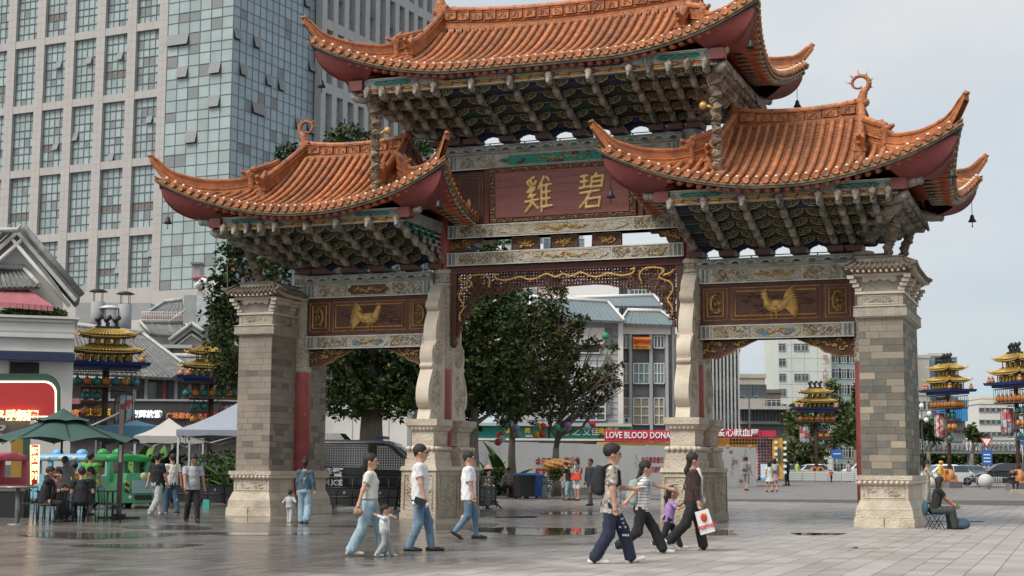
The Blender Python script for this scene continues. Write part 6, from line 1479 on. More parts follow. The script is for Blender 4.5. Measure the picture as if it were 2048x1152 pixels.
# ---- teal shop signs, blood donation house
SZ = 104; TS = empty('teal_shop_front', fpt(930, SZ), 0, 'row of shops under a teal fascia with white letters behind the hoarding', 'shop'); I = -fpt(930, SZ)
mb = MB(); pxbox(mb, 930, 850, 1262, 905, SZ+.4, 4, P_GREYWALL, I); pxbox(mb, 930, 845, 1262, 851, SZ-.6, 1, P_HW, I); pxbox(mb, 930, 876, 1262, 880, SZ-.3, .6, P_WHITEW, I); mb.build('wall', TS)
mb = MB(); pxbox(mb, 930, 852, 1095, 876, SZ, .3, P_TEALS, I); pxbox(mb, 1100, 852, 1196, 876, SZ, .3, P_TEALS, I); pxbox(mb, 1199, 853, 1262, 870, SZ, .3, P_TEALS, I); mb.build('fascia', TS)
for (b_, u, v, s, m) in (('金', 1016, 863, 13, L_YEL), ('HEALTH', 1062, 872, 6, P_WHITET), ('药', 1055, 862, 11, L_YEL), ('艾佳', 1182, 864, 17, P_WHITET), ('健之', 1144, 864, 17, P_WHITET), ('国大', 1208, 862, 11, L_YEL), ('药房', 1226, 861, 12, P_WHITET), ('HEALTH', 1213, 868, 4, P_WHITET)): sign(b_, u, v, s, SZ-.06, m, par=TS, I=I, bold=.008)
DZ = 100; BD = empty('blood_donation_house', fpt(1200, DZ), 0, 'yellow and pink blood donation kiosk with red banner and dotted panels behind the hoarding', 'kiosk'); I = -fpt(1200, DZ)
mb = MB(); pxbox(mb, 1198, 884, 1440, 960, DZ+.3, 3, M('yellow_ochre_cladding', (.55, .36, .07), .6, var=.15), I); pxbox(mb, 1425, 877, 1512, 960, DZ+.2, 3, P_YEL, I); pxbox(mb, 1546, 876, 1566, 958, DZ, 3, P_YEL, I); pxbox(mb, 1512, 877, 1547, 956, DZ+.2, 2, M('pink_panel', (.60, .33, .38), .6), I); mb.build('wall', BD)
mb = MB(); pxbox(mb, 1209, 860, 1346, 883, DZ-.3, .2, P_REDSIGN, I); pxbox(mb, 1410, 858, 1520, 876, DZ-.3, .2, P_REDSIGN, I); pxbox(mb, 1520, 861, 1552, 873, DZ-.2, .2, P_REDSIGN, I); mb.build('banner', BD)
sign('LOVE BLOOD DONATION', 1293, 871, 18, DZ-.34, P_WHITET, par=BD, I=I, bold=.006, sx=.76); sign('爱心献血屋', 1476, 866.5, 16.5, DZ-.34, P_WHITET, par=BD, I=I, bold=.006)
mb = MB(); k = 0
for i in range(16):
 for j in range(13):
  u = 1462+i*6.2; v = 880+j*6.1
  if (u < 1516 and j > 1) or u > 1547: continue
  p = at(u, v, DZ+.12)+I
  if rng.random() < .75: mb.lathe([(.075, 0), (.075, .03)], p, T_DARK, n=8, rot=Matrix.Rotation(PI/2, 3, 'X'))
  else: slabbox(mb, p-HX*.07-UPV*.07, HX*.14, UPV*.14, -HF*.04, T_DARK)
for j in range(11):
 for u in (1549, 1567):
  if j % 2 == 0: pxbox(mb, u, 882+j*6, u+6, 887+j*6, DZ-.1, .05, P_WHITET, I)
mb.build('dotted_panel', BD)
mb = MB(); pxbox(mb, 1556, 895, 1562, 925, DZ-.15, .1, G_WIN, I); pxbox(mb, 1522, 928, 1543, 960, DZ-1.5, .08, flat('pale_info_board', (205, 220, 228), .5), I); pxbox(mb, 1522, 955, 1543, 961, DZ-1.6, .1, flat('light_blue_strip', (90, 180, 215), .5), I); mb.build('info_board', BD)
# ================================================================ TREES AND PLANTS
def leafmat(name, c, c2, isl=.35):
 return M(name, c, .6, var=.3, scale=.8, island=isl, col2=c2, thr=(.46, .62), spec=.25)
LF_DARK = leafmat('dark_magnolia_leaf', (.024, .050, .013), (.045, .078, .018)); LF_MID = leafmat('olive_magnolia_leaf', (.056, .074, .022), (.10, .092, .03)); LF_LIGHT = leafmat('light_tree_leaf', (.12, .145, .05), (.07, .10, .035)); LF_BAN = leafmat('banana_leaf', (.05, .13, .025), (.09, .17, .04), .25)
LF_BROWN = leafmat('rusty_leaf', (.12, .065, .028), (.075, .055, .02)); BARK = M('grey_bark', (.17, .145, .115), .9, var=.3, scale=6, bump=.8, stretch=(1, 1, .3)); FLOWER = flat('cream_blossom', (225, 212, 190), .6)
def leaves(centers, size, per, r, spread=.5):
 """rosettes of leaves: arrays of quads"""
 n = len(centers)*per; c = np.repeat(np.array(centers), per, 0)
 d = r.normal(size=(n, 3)); d[:, 2] = d[:, 2]*.6+.25; d /= np.linalg.norm(d, axis=1)[:, None]
 L_ = size*r.uniform(.7, 1.3, n); base = c+d*(spread*size*r.uniform(0, 1, n))[:, None]
 side = np.cross(d, r.normal(size=(n, 3))); side /= np.linalg.norm(side, axis=1)[:, None]; W_ = (L_*r.uniform(.2, .3, n))[:, None]; droop = np.zeros((n, 3)); droop[:, 2] = -.15*L_
 tip = base+d*L_[:, None]+droop; mid = base+d*(L_*.5)[:, None]
 V = np.stack([base, mid-side*W_, tip, mid+side*W_], 1).reshape(-1, 3); F = np.arange(n*4).reshape(n, 4); return V, F
def leafmesh(name, V, F, mats, mi):
 me = bpy.data.meshes.new(name); me.vertices.add(len(V)); me.vertices.foreach_set('co', V.astype(np.float32).ravel()); me.loops.add(F.size); me.loops.foreach_set('vertex_index', F.astype(np.int32).ravel())
 me.polygons.add(len(F)); me.polygons.foreach_set('loop_start', np.arange(len(F), dtype=np.int32)*4); me.polygons.foreach_set('loop_total', np.full(len(F), 4, np.int32)); me.polygons.foreach_set('material_index', mi.astype(np.int32))
 for m in mats: me.materials.append(m)
 me.update(calc_edges=True); return me
def tree(label, u, Z, blobs, trunk, mats=(LF_DARK, LF_MID), probs=(.7, .3), size=.2, dens=9, per=11, seed=0, flowers=0, group=None, branches=10, name='magnolia_tree', tr=.22):
 """blobs: (u, v, half width px, half height px) crown lobes in the picture at distance Z (real lobes with depth); trunk: (u_base, z_top)"""
 r = np.random.default_rng(seed); p0 = gat(u, Z); root = empty(name, p0, 0, label, 'tree', group); O = np.array(p0); C_ = []; brs = []
 for (bu, bv, bw, bh) in blobs:
  c = np.array(at(bu, bv, Z+r.uniform(-1, 1)))-O; rx = px(bw, Z); rz = px(bh, Z); ry = min(rx, rz)*1.0 if rx < 3 else 2.6
  n = int(dens*(rx*ry*rz)**.72*15)
  d = r.normal(size=(n, 3)); d /= np.linalg.norm(d, axis=1)[:, None]; rad = r.uniform(.25, 1.0, n)**.6; rad *= 1+.22*np.sin(d[:, 0]*5+seed)*np.sin(d[:, 2]*4+1.7*seed)+r.normal(0, .06, n)
  q = d*rad[:, None]; pos = c+q[:, 0:1]*np.array(HX)*rx+q[:, 1:2]*np.array(HF)*ry+q[:, 2:3]*np.array([0, 0, rz])
  C_.append(pos); brs.append(c)
 C_ = np.concatenate(C_); C_ = C_[C_[:, 2] > .6]
 V, F = leaves(C_, size, per, r); mi = r.choice(len(mats), p=probs, size=len(C_)).repeat(per)
 obj('crown', leafmesh('crown', V, F, list(mats), mi), root)
 mb = MB(); tz = trunk[1]; top = max(b[2] for b in brs)*.8; ctr = sum(brs)/len(brs); pts = [(0, 0, -.05), (.03, 0, tz*.3), (-.04, .05, tz*.65), (0, 0, tz)]; mb.tube(pts, .1, BARK, n=10, rs=[tr*1.25, tr, tr*.85, tr*.7])
 ld = [np.array([0, 0, tz*.97]), np.array([ctr[0]*.3, ctr[1]*.3, tz+(top-tz)*.5]), np.array([ctr[0]*.7, ctr[1]*.6, top])]; mb.tube([tuple(q) for q in ld], .1, BARK, n=8, rs=[tr*.7, tr*.45, tr*.15])
 for c in brs:
  f_ = min(.95, max(0, (c[2]*.62-tz)/(top-tz))); m = (ld[0]*(1-2*f_)+ld[1]*2*f_) if f_ < .5 else (ld[1]*(2-2*f_)+ld[2]*(2*f_-1)); mid = m*.5+c*.5+r.normal(0, .18, 3)-np.array([0, 0, .25]); mb.tube([tuple(m), tuple(mid), tuple(c)], .1, BARK, n=6, rs=[tr*.5, tr*.28, tr*.12])
  for k in range(3):
   e = c+r.normal(0, .4, 3); mb.tube([tuple(mid), tuple((mid+e)/2+r.normal(0, .15, 3)), tuple(e)], .1, BARK, n=5, rs=[tr*.2, tr*.12, tr*.05])
 mb.build('trunk', root)
 if flowers:
  f = MB()
  for i in r.choice(len(C_), flowers): f.sph(C_[i]+np.array(-HF)*.3, .085, FLOWER, n=6, sc=(1, 1, .8))
  f.build('blossoms', root)
 return root
tree('tall dark magnolia behind the left pier with leaves spilling past its cap', 520, 57, [(455, 575, 38, 70), (440, 680, 30, 60), (500, 520, 60, 40), (560, 520, 50, 45), (480, 640, 60, 80), (470, 500, 30, 20), (460, 745, 35, 45), (560, 640, 60, 90)], (0, 5), size=.20, seed=3, dens=10, probs=(.72, .2, .08), mats=(LF_DARK, LF_MID, LF_BROWN))
tree('big dark magnolia filling the left bay behind the police van', 742, 62, [(700, 285, 55, 38), (575, 310, 28, 25), (640, 330, 60, 40), (820, 300, 60, 35), (750, 400, 130, 80), (745, 600, 120, 90), (700, 760, 60, 70), (790, 750, 70, 75), (745, 700, 105, 95), (700, 800, 60, 40), (790, 800, 62, 40), (680, 690, 50, 60), (815, 690, 45, 70), (620, 450, 70, 80), (845, 700, 40, 90)], (0, 4.2), size=.22, seed=5, dens=8, probs=(.85, .12, .03), mats=(LF_DARK, LF_MID, LF_BROWN), tr=.55, flowers=3)
tree('dark magnolia on the left inside the middle bay', 947, 64, [(985, 600, 62, 45), (940, 660, 55, 70), (1000, 690, 60, 70), (950, 770, 60, 60), (1010, 790, 55, 50), (930, 840, 30, 30), (965, 500, 45, 35), (975, 720, 70, 110)], (0, 3.2), size=.22, seed=8, dens=10, probs=(.85, .13, .02), mats=(LF_DARK, LF_MID, LF_BROWN), tr=.26, flowers=3)
tree('olive green magnolia in the middle of the bay with a slim pale trunk', 1024, 68, [(1060, 640, 50, 60), (1040, 720, 50, 60), (1075, 760, 55, 60), (1030, 810, 45, 45), (1100, 700, 40, 70)], (0, 2.6), size=.21, seed=10, dens=7, probs=(.35, .5, .15), mats=(LF_DARK, LF_MID, LF_BROWN), tr=.20, flowers=4)
tree('sparse olive magnolia with spreading branches in front of the hotel', 1112, 70, [(1112, 600, 30, 42), (1130, 655, 42, 36), (1120, 705, 50, 46), (1150, 760, 52, 40), (1200, 768, 34, 26), (1226, 740, 20, 14), (1188, 690, 26, 16), (1226, 700, 14, 12), (1100, 800, 50, 48), (1165, 812, 38, 24), (1200, 795, 22, 18), (1168, 640, 14, 14), (1232, 770, 16, 12), (1090, 640, 30, 40)], (0, 2.2), size=.20, seed=12, dens=7, probs=(.3, .5, .2), mats=(LF_DARK, LF_MID, LF_BROWN), tr=.20, flowers=3)
tree('leafy light green tree behind the lantern tower in the right bay', 1640, 148, [(1600, 850, 34, 42), (1660, 815, 34, 36), (1690, 855, 30, 42), (1640, 885, 46, 28), (1665, 775, 14, 14), (1578, 895, 20, 20)], (0, 4), mats=(LF_LIGHT, LF_DARK), probs=(.8, .2), size=.45, dens=2.6, seed=14, tr=.4, name='street_tree')
tree('dark rounded street tree right behind the right pier', 1858, 175, [(1852, 858, 17, 22), (1872, 872, 14, 14)], (0, 3), mats=(LF_LIGHT, LF_DARK), probs=(.3, .7), size=.5, dens=5, seed=15, tr=.3, name='street_tree')
tree('street tree half hidden by the third lantern tower', 1945, 190, [(1942, 866, 12, 14), (1958, 876, 14, 9)], (0, 3), mats=(LF_LIGHT, LF_DARK), probs=(.3, .7), size=.5, dens=5, seed=16, tr=.3, name='street_tree')
tree('dark tree mass at the right side of the right bay', 1712, 160, [(1712, 850, 22, 45), (1728, 800, 22, 30)], (0, 3), mats=(LF_LIGHT, LF_DARK), probs=(.3, .7), size=.5, dens=5, seed=17, tr=.3, name='street_tree')
for i, (u0, lab) in enumerate(((1850, 'dark tree clump under the footbridge beside the right pier'), (1930, 'dark tree clump under the footbridge between the lantern towers'), (2010, 'dark tree clump under the footbridge at the right edge'), (1600, 'dark shrubbery left behind the lantern tower base'))):
 tree(lab, u0, 215 if i < 3 else 165, [(u0-25, 920, 26, 11), (u0+20, 918, 28, 12), (u0, 914, 24, 8)], (0, 2), mats=(LF_DARK, LF_LIGHT), probs=(.8, .2), size=.6, dens=4, seed=20+i, tr=.3, name='street_tree')
def fronds(label, u, Z, h, n, seed, kind='banana', lean=1.0, cat='plant', name='banana_plant', vb=None):
 r = np.random.default_rng(seed); p0 = gat(u, Z); root = empty(name, p0, 0, label, cat); mb = MB()
 for i in range(n):
  a = r.uniform(0, 2*PI); el = r.uniform(.5, 1.35); L_ = h*r.uniform(.6, 1.0); st = Vector((r.uniform(-.1, .1), r.uniform(-.1, .1), h*.12)); pts = []
  for k in range(9):
   t = k/8; e = el-lean*1.1*t*t; pts.append(st.copy()); st = st+Vector((cos(a)*cos(e), sin(a)*cos(e), sin(e)))*(L_/8)
  if kind == 'banana':
   sd = Vector((-sin(a), cos(a), 0)); g = []
   for k, p in enumerate(pts): w_ = h*.075*math.sin(PI*min(1, (k+.4)/8.4))**.8 if k > 1 else .03; g.append([p-sd*w_-Vector((0, 0, w_*.25)), p, p+sd*w_-Vector((0, 0, w_*.25))])
   m = MB(); m.sheet(g, LF_BAN); m.build('leaf', root)
  else:
   for k in range(1, 9):
    for s in (-1, 1, .5, -.5):
     sd = Vector((-sin(a), cos(a), 0))*s; q = pts[k]; e = q+sd*h*.28+Vector((0, 0, -h*.12))+(pts[k]-pts[k-1])*1.2; mb.add([q, q+(e-q)*.5+Vector((0, 0, h*.02)), e, q+(e-q)*.5-Vector((0, 0, h*.02))], [(0, 1, 2, 3)], LF_DARK if (i+k) % 3 else LF_BAN)
   mb.tube(pts, .02, BARK, n=4)
 mb.tube([(0, 0, 0), (0, 0, h*.2)], .12 if kind == 'banana' else .2, BARK, n=8)
 mb.build('stem', root); return root
fronds('tall banana plant between two trunks in front of the hoarding', 1010, 73, 3.1, 9, 1, lean=.6); fronds('low banana plant leaning left beside the seated people', 985, 72, 2.0, 7, 2); fronds('bright green leafy plant behind the police van', 800, 60, 2.3, 12, 3, lean=.5)
fronds('fan palm behind the kiosk banner left of the lamp', 1486, 142, 4.6, 14, 4, kind='palm', name='fan_palm', cat='palm'); fronds('fan palm behind the kiosk banner right of the lamp', 1520, 140, 4.4, 14, 5, kind='palm', name='fan_palm', cat='palm')
fronds('banana plant behind the grey tent', 440, 60, 2.8, 10, 6); fronds('small banana plant right behind the grey tent by the pier', 470, 58, 2.2, 9, 7); fronds('banana plant behind the walking men', 318, 62, 3.0, 10, 8); fronds('thin leafed plant behind the green toy train', 272, 62, 2.6, 9, 9)
def shrub(label, u, Z, w_, h_, seed, mats=(LF_DARK, LF_BAN), probs=(.7, .3), size=.16, z0=0, n=260, name='shrub'):
 r = np.random.default_rng(seed); p0 = gat(u, Z)+UPV*z0; d = r.normal(size=(n, 3)); d /= np.linalg.norm(d, axis=1)[:, None]; q = d*(r.uniform(.3, 1, n)**.5)[:, None]; C_ = q[:, 0:1]*np.array(HX)*w_/2+q[:, 1:2]*np.array(HF)*.6+np.array([0, 0, h_/2])+q[:, 2:3]*np.array([0, 0, h_/2])
 V, F = leaves(C_, size, 9, r); return tag(obj(name, leafmesh(name, V, F, list(mats), r.choice(len(mats), p=probs, size=n).repeat(9)), None, p0), label, 'shrub')
for i, a in enumerate((('dark bushes behind the black barriers left of the pier', 450, 59, 3.2, 1.9), ('dark bushes behind the two walking men', 350, 61, 2.6, 1.8), ('bushes behind the toy train', 290, 63, 2.6, 1.6), ('low bushes by the seated people under the trees', 985, 70, 2.4, 1.3), ('dark planting behind the police van bonnet', 830, 64, 2.6, 1.6))): shrub(*a, 40+i)
tag(shrub('roof hedge of dark green plants under the maroon awning', 55, 64.5, 2.9, .75, 50, z0=zat(55, 641, 64.5)-.2, n=300), None)
# ================================================================ LANTERN TOWERS
P_BLUE = M('royal_blue_paint', (.012, .035, .16), .45, var=.15); P_GOLDR = M('gold_painted_roof', (.50, .34, .085), .45, var=.2, scale=3, metal=.15, col2=(.36, .23, .06), thr=(.5, .7)); P_GOLDL = M('gold_lantern', (.42, .25, .02), .5, var=.2, scale=4)
P_OLAN = M('orange_lantern', (.62, .235, .04), .5, var=.12, scale=3, col2=(.50, .17, .03), thr=(.5, .7)); P_TLAN = M('teal_lantern', (.02, .22, .21), .45, var=.15, scale=3, col2=(.03, .30, .29), thr=(.55, .65)); P_RUST = M('rusty_brown_steel', (.085, .048, .032), .7, var=.3, scale=4)
P_BLANT = M('painted_picture_lantern', (.36, .50, .53), .5, var=.15, scale=2, col2=(.62, .50, .45), thr=(.5, .56), c3=(.42, .09, .09), thr3=(.51, .54), s3=2.6); P_ORSH = M('orange_sculpture', (.52, .215, .075), .5, var=.2, scale=4); P_PLINTH = M('grey_granite_plinth', (.17, .155, .155), .6, var=.15)
def gourd(mat):
 mb = MB(); mb.lathe([(.02, .0), (.14, .02), (.215, .10), (.23, .20), (.20, .30), (.11, .37), (.05, .41), (.035, .47), (.02, .48)], (0, 0, 0), mat, n=14); mb.tube([(0, 0, .46), (0, 0, .60)], .01, P_RUST, n=4); mb.sph((.05, -.21, .22), .05, P_BLANT, n=6, sc=(1, .3, 1)); return mb.mesh('lantern')
GOR, GTE = gourd(P_OLAN), gourd(P_TLAN)
def goldl():
 mb = MB(); mb.lathe([(.05, 0), (.12, .02), (.135, .06), (.135, .28), (.12, .32), (.05, .34)], (0, 0, 0), P_GOLDL, n=8); mb.tube([(0, 0, .33), (0, 0, .42)], .01, P_RUST, n=4); return mb.mesh('gold_lantern')
GGL = goldl()
def hiproof(mb, cx, cy, z, W, D, rW, rD, h, mat, up=.12):
 NN = 10; g = []
 for (t, zz) in ((0, 0), (.35, .22), (.7, .55), (1, 1)):
  row = []
  for sd in range(4):
   for i in range(NN):
    s = i/NN*2-1; a_, b_ = [(s, -1), (1, s), (-s, 1), (-1, -s)][sd]; w_ = W*(1-t)+rW*t; d_ = D*(1-t)+rD*t; row.append((cx+a_*w_/2*(1+.05*abs(s)**4*(1-t)), cy+b_*d_/2*(1+.05*abs(s)**4*(1-t)), z+h*zz+up*abs(s)**4*(1-t)**2))
  row.append(row[0]); g.append(row)
 mb.sheet(g, mat, smooth=False); mb.sheet([[(p[0], p[1], p[2]-.05) for p in g[0]], g[0]], mat, smooth=False); mb.add([g[3][i] for i in (0, NN, 2*NN, 3*NN)], [(0, 1, 2, 3)], mat); mb.add([(g[0][i][0]*.98+cx*.02, g[0][i][1], g[0][i][2]-.05) for i in (0, NN, 2*NN, 3*NN)], [(3, 2, 1, 0)], T_DARK)
 for sd, (n, L_) in enumerate(((int(W/.17), W), (int(D/.17), D))*1):
  for sg in (-1, 1):
   for i in range(n):
    s = (i+.5)/n*2-1; e = z+up*abs(s)**4+.03
    if sd == 0: a = Vector((cx+s*W/2, cy+sg*D/2, e)); b = Vector((cx+s*rW/2 if abs(s)*W < rW*1.0 else cx+s*rW/2, cy+sg*rD/2, z+h+.02)); m_ = a.lerp(b, .5); m_.z -= h*.12
    else: a = Vector((cx+sg*W/2, cy+s*D/2, e)); b = Vector((cx+sg*rW/2, cy+s*rD/2, z+h+.02)); m_ = a.lerp(b, .5); m_.z -= h*.12
    mb.tube([a, m_, b], .032, mat, n=5)
 for (a_, b_) in ((-1, -1), (1, -1), (1, 1), (-1, 1)):
  p = Vector((cx+a_*W/2*1.05, cy+b_*D/2*1.05, z+up)); q = Vector((cx+a_*rW/2, cy+b_*rD/2, z+h+.05)); m_ = p.lerp(q, .5); m_.z -= h*.10; mb.tube([p+Vector((a_*.10, b_*.10, .12)), p, m_, q], .045, mat, n=6);
 mb.tube([(cx-rW/2, cy, z+h+.06), (cx+rW/2, cy, z+h+.06)], .06, mat, n=6)
def lantern_tower(label, u, Z, s=1.0, ang=.35, flip=1, allorange=False, vbase=None):
 p0 = gat(u, Z); root = empty('lantern_tower', p0, VROT+ang, label, 'lantern tower', 'lantern towers round the square'); root.scale = (s, s, s) if abs(ang) < 1 else (s*.84, s*.86, s*1.04)
 W = 3.7; D = 2.2
 m = MB(); m.box((0, 0, .20), (1.5, 1.2, .40), P_PLINTH); m.build('plinth', root)
 m = MB()
 for sx in (-1, 1): m.lathe([(.25, 0), (.38, .03), (.42, .10), (.42, .30), (.38, .37), (.22, .40)], (sx*.24, 0, .78), P_ORSH, n=14, rot=Matrix.Rotation(PI/2, 3, 'X') @ Matrix.Translation((0, 0, 0)).to_3x3())
 m.box((0, 0, .62), (1.25, .7, .42), P_ORSH, top=(.75, .8)); m.box((0, -.1, .85), (.95, .6, .45), P_ORSH, top=(.8, .8)); m.box((0, -.45, .80), (.22, .12, .62), P_OLAN)
 for sx in (-1, 1): m.sph((sx*.26, -.36, .98), .17, P_RUST, n=10, sc=(1, .5, 1))
 m.build('drum_sculpture', root)
 m = MB(); m.tube([(0, 0, .4), (0, 0, 5.9)], .15, P_RUST, n=8)
 for k in range(9): m.lathe([(.17, .0), (.17, .06)], (0, 0, .9+k*.5), P_RUST, n=8)
 m.build('post', root)
 def shelf(x0, x1, z, d=.9, rail=.62):
  q = MB(); q.bb((x0, -d/2, z-.05), (x1, d/2, z+.03), P_RUST)
  if rail:
   q.bb((x0, -d/2, z+rail), (x1, -d/2+.05, z+rail+.05), P_RUST); q.bb((x0, d/2-.05, z+rail), (x1, d/2, z+rail+.05), P_RUST)
   n = int((x1-x0)/.22)
   for i in range(n+1):
    for y in (-d/2+.02, d/2-.02): q.box((x0+(x1-x0)*i/n, y, z+rail/2), (.022, .022, rail), P_RUST)
  q.build('shelf', root)
 def row(x0, x1, z, n, first, y=-.12, alt=True):
  for i in range(n):
   mt = GOR if (allorange and not isinstance(first, str)) else ((GOR, GTE)[(i+first) % 2] if alt else (GOR, GTE)[first])
   o = obj('lantern', mt, root, (x0+(x1-x0)*(i+.5)/n, y, z))
 z1 = 5.05; shelf(-1.55, 1.55, z1, 1.5, .75); nn = 7
 for i in range(nn): obj('lantern', GOR if allorange else (GTE, GOR)[i % 2], root, (-1.36+2.72*i/(nn-1), -.45, z1+.04))
 for i in range(4): obj('lantern', GOR, root, (1.25, -.15+.2*i, z1+.04))
 fx = -flip
 a, b = (-1.15, 0) if flip > 0 else (0, 1.15); x2 = (-1.05, -.35) if flip > 0 else (.35, 1.05)
 lo_, hi_ = sorted((fx*.15, fx*1.15))
 shelf(lo_, hi_, 4.35, .8, .6); shelf(lo_, hi_, 3.62, .8, .6); shelf(lo_, hi_ if flip < 0 else hi_, 2.9, .8, .6)
 for i in range(2):
  obj('lantern', GTE, root, (fx*(.40+.5*i), -.15, 4.40)); obj('lantern', GOR, root, (fx*(.40+.5*i), -.15, 3.67))
 obj('lantern', GTE, root, (fx*.42, -.15, 2.95))
 m = MB(); cx = flip*.95; m.lathe([(.22, 3.15), (.40, 3.22), (.46, 3.4), (.46, 4.45), (.40, 4.66), (.22, 4.74)], (cx, -.05, 0), P_BLANT, n=12)
 bl_ = m.build('picture_lantern', root); m = MB()
 for k in range(8):
  a_ = k*PI/4; m.tube([(cx+.24*cos(a_), -.05+.24*sin(a_), 3.13), (cx+.42*cos(a_), -.05+.42*sin(a_), 3.22), (cx+.475*cos(a_), -.05+.475*sin(a_), 3.4), (cx+.475*cos(a_), -.05+.475*sin(a_), 4.45), (cx+.42*cos(a_), -.05+.42*sin(a_), 4.66), (cx+.24*cos(a_), -.05+.24*sin(a_), 4.75)], .018, T_DARK, n=4)
 m.build('lantern_frame', bl_); m = MB(); m.box((cx/2, 0, 4.86), (1.0, .06, .06), P_RUST); m.box((cx/2, 0, 3.05), (1.0, .06, .06), P_RUST); m.build('bracket_arm', root)
 m = MB(); m.box((0, 0, 6.0), (W-.5, D-.5, .16), P_BLUE); m.box((0, 0, 6.15), (W+.2, D+.2, .16), P_BLUE, top=(1.04, 1.06)); m.build('blue_tray', root)
 for (x, y) in ((-1.75, -.95), (-1.35, -.95), (1.6, -.95), (1.75, .9)):
  q = MB(); q.sph((x, y, 6.34), .19, P_ORSH, n=9, sc=(1, .8, .9)); q.tube([(x, y, 6.4), (x+.08, y-.06, 6.56), (x+.2, y-.08, 6.52)], [.09, .08, .03], P_ORSH, n=6); q.build('beast_figure', root)
 for i in range(6):
  for y in (-.55, .55): obj('gold_lantern', GGL, root, (-.95+.38*i, y, 6.28))
 for i in range(2): obj('gold_lantern', GGL, root, (1.05, -.2+.4*i, 6.28))
 q = MB()
 for x in (-1.15, 1.15):
  for y in (-.65, .65): q.box((x, y, 6.5), (.05, .05, .55), P_RUST)
 for x in (-.8, .8):
  for y in (-.45, .45): q.box((x, y, 7.3), (.05, .05, .55), P_RUST)
 q.build('corner_posts', root)
 q = MB(); hiproof(q, 0, 0, 6.72, 3.15, 1.9, 1.6, .7, .36, P_GOLDR); q.build('lower_gold_roof', root)
 for i in range(3):
  for y in (-.3, .3): obj('gold_lantern', GGL, root, (-.45+.45*i, y, 7.08))
 q = MB(); hiproof(q, 0, 0, 7.50, 2.55, 1.6, 1.2, .5, .36, P_GOLDR); q.build('upper_gold_roof', root)
 q = MB(); q.box((0, 0, 7.96), (1.2, .5, .10), P_IRON); q.build('lamp_base', root)
 for i in range(3):
  q = MB(); x = -.42+.42*i; q.box((x, 0, 8.10), (.18, .22, .25), P_IRONB); q.tube([(x, -.02, 8.2), (x, 0, 8.38)], .05, P_IRONB, n=6); q.tube([(x-.16, -.05, 8.27), (x+.16, .0, 8.50)], .12, P_IRONB, n=8); q.build('spotlight', root)
 return root
P_IRONB = flat('black_lamp_housing', (38, 40, 42), .45)
lantern_tower('gold roofed lantern tower nearest the green parasol at the far left', 205, 74, 1.0, .35, 1)
lantern_tower('gold roofed lantern tower half hidden behind the magnolia left of the left pier', 418, 78, .93, .30, 1)
lantern_tower('lantern tower framed by the right bay with a picture lantern at its left', 1633, 131, 1.0, .0, -1, True)
lantern_tower('lantern tower right of the right pier with the yellow rider below it', 1899, 98, .97, -1.2, -1, True)
lantern_tower('tallest looking lantern tower at the right edge above the sitting man', 2037, 92, 1.0, -1.2, -1, True)
# ================================================================ KIOSK, UMBRELLA, TENTS
P_KRED = M('red_mesh_panel', (.42, .025, .022), .55, var=.12, scale=30); P_KGREEN = M('dark_green_frame', (.015, .055, .035), .45, var=.1); P_OCHRE = M('ochre_counter_wall', (.28, .17, .02), .6, var=.15, scale=3)
KZ = 47; KO = fpt(-120, KZ); I = -KO; KI = empty('drinks_kiosk', KO, 0, 'red and dark green drinks kiosk with lit yellow lettering at the left edge', 'kiosk')
def rr(u0, v0, u1, v1, r, Z, n=8):
 pts = []
 for (cx_, cy_, a0) in ((u1-r, v0+r, -90), (u1-r*.1, v1-r*.1, 0)):
  if a0 == -90:
   for k in range(n+1): a = math.radians(-90+90*k/n); pts.append((cx_+r*cos(a), cy_+r*sin(a)))
  else: pts.append((u1, v1))
 return [(u0, v0)]+pts+[(u0, v1)]
def platemesh(mb, pts, Z, D, m):
 q = [at(u, v, Z)+I for u, v in pts]; k = len(q); q2 = [p+RF(118)*D for p in q]; mb.add(q+q2, [tuple(range(k)), tuple(range(2*k-1, k-1, -1))]+[(i, (i+1) % k, k+(i+1) % k, k+i) for i in range(k)], m)
mb = MB(); platemesh(mb, rr(-120, 747, 121, 838, 34, KZ), KZ, 2.4, P_KGREEN); mb.build('sign_frame', KI)
mb = MB(); platemesh(mb, rr(-120, 762, 113, 834, 24, KZ), KZ-.06, .05, flat('warm_led_tube', (255, 236, 205), .5, emit=2.5)); mb.build('light_strip', KI)
mb = MB(); platemesh(mb, rr(-120, 765, 110, 832, 22, KZ), KZ-.10, .05, P_KRED); mb.build('red_panel', KI)
text_mesh('lit_lettering', '优享 酸奶酒', px(21, KZ), .03, L_WARM, KI, at(20, 832, KZ-.2)+I, (PI/2, 0, YAW), .02)
text_mesh('lettering', 'CF', px(14, KZ), .02, M('grey_letters', (.35, .36, .36), .5), KI, at(3, 856, KZ-.12)+I, (PI/2, 0, YAW), .01)
mb = MB(); platemesh(mb, [(-120, 842), (60, 842), (60, 868), (-120, 868)], KZ, .2, P_DGREY); platemesh(mb, [(22, 868), (46, 868), (46, 1000), (22, 1000)], KZ, .6, P_OCHRE); platemesh(mb, [(46, 868), (60, 868), (60, 1004), (46, 1004)], KZ-.1, .7, P_KGREEN); platemesh(mb, [(-120, 930), (22, 930), (22, 1002), (-120, 1002)], KZ, .5, P_DGREY); mb.build('counter', KI)
mb = MB(); platemesh(mb, [(61, 890), (79, 890), (77, 966), (61, 972)], KZ-.15, .1, P_KRED); sg = mb.build('side_sign', KI)
m2 = MB(); m2.tube([at(61.5, 970, KZ-.2)+I, at(61.5, 890, KZ-.2)+I, at(78.5, 890, KZ-.2)+I, at(76.5, 966, KZ-.2)+I], .022, L_WARM, n=5); m2.build('light_strip', sg)
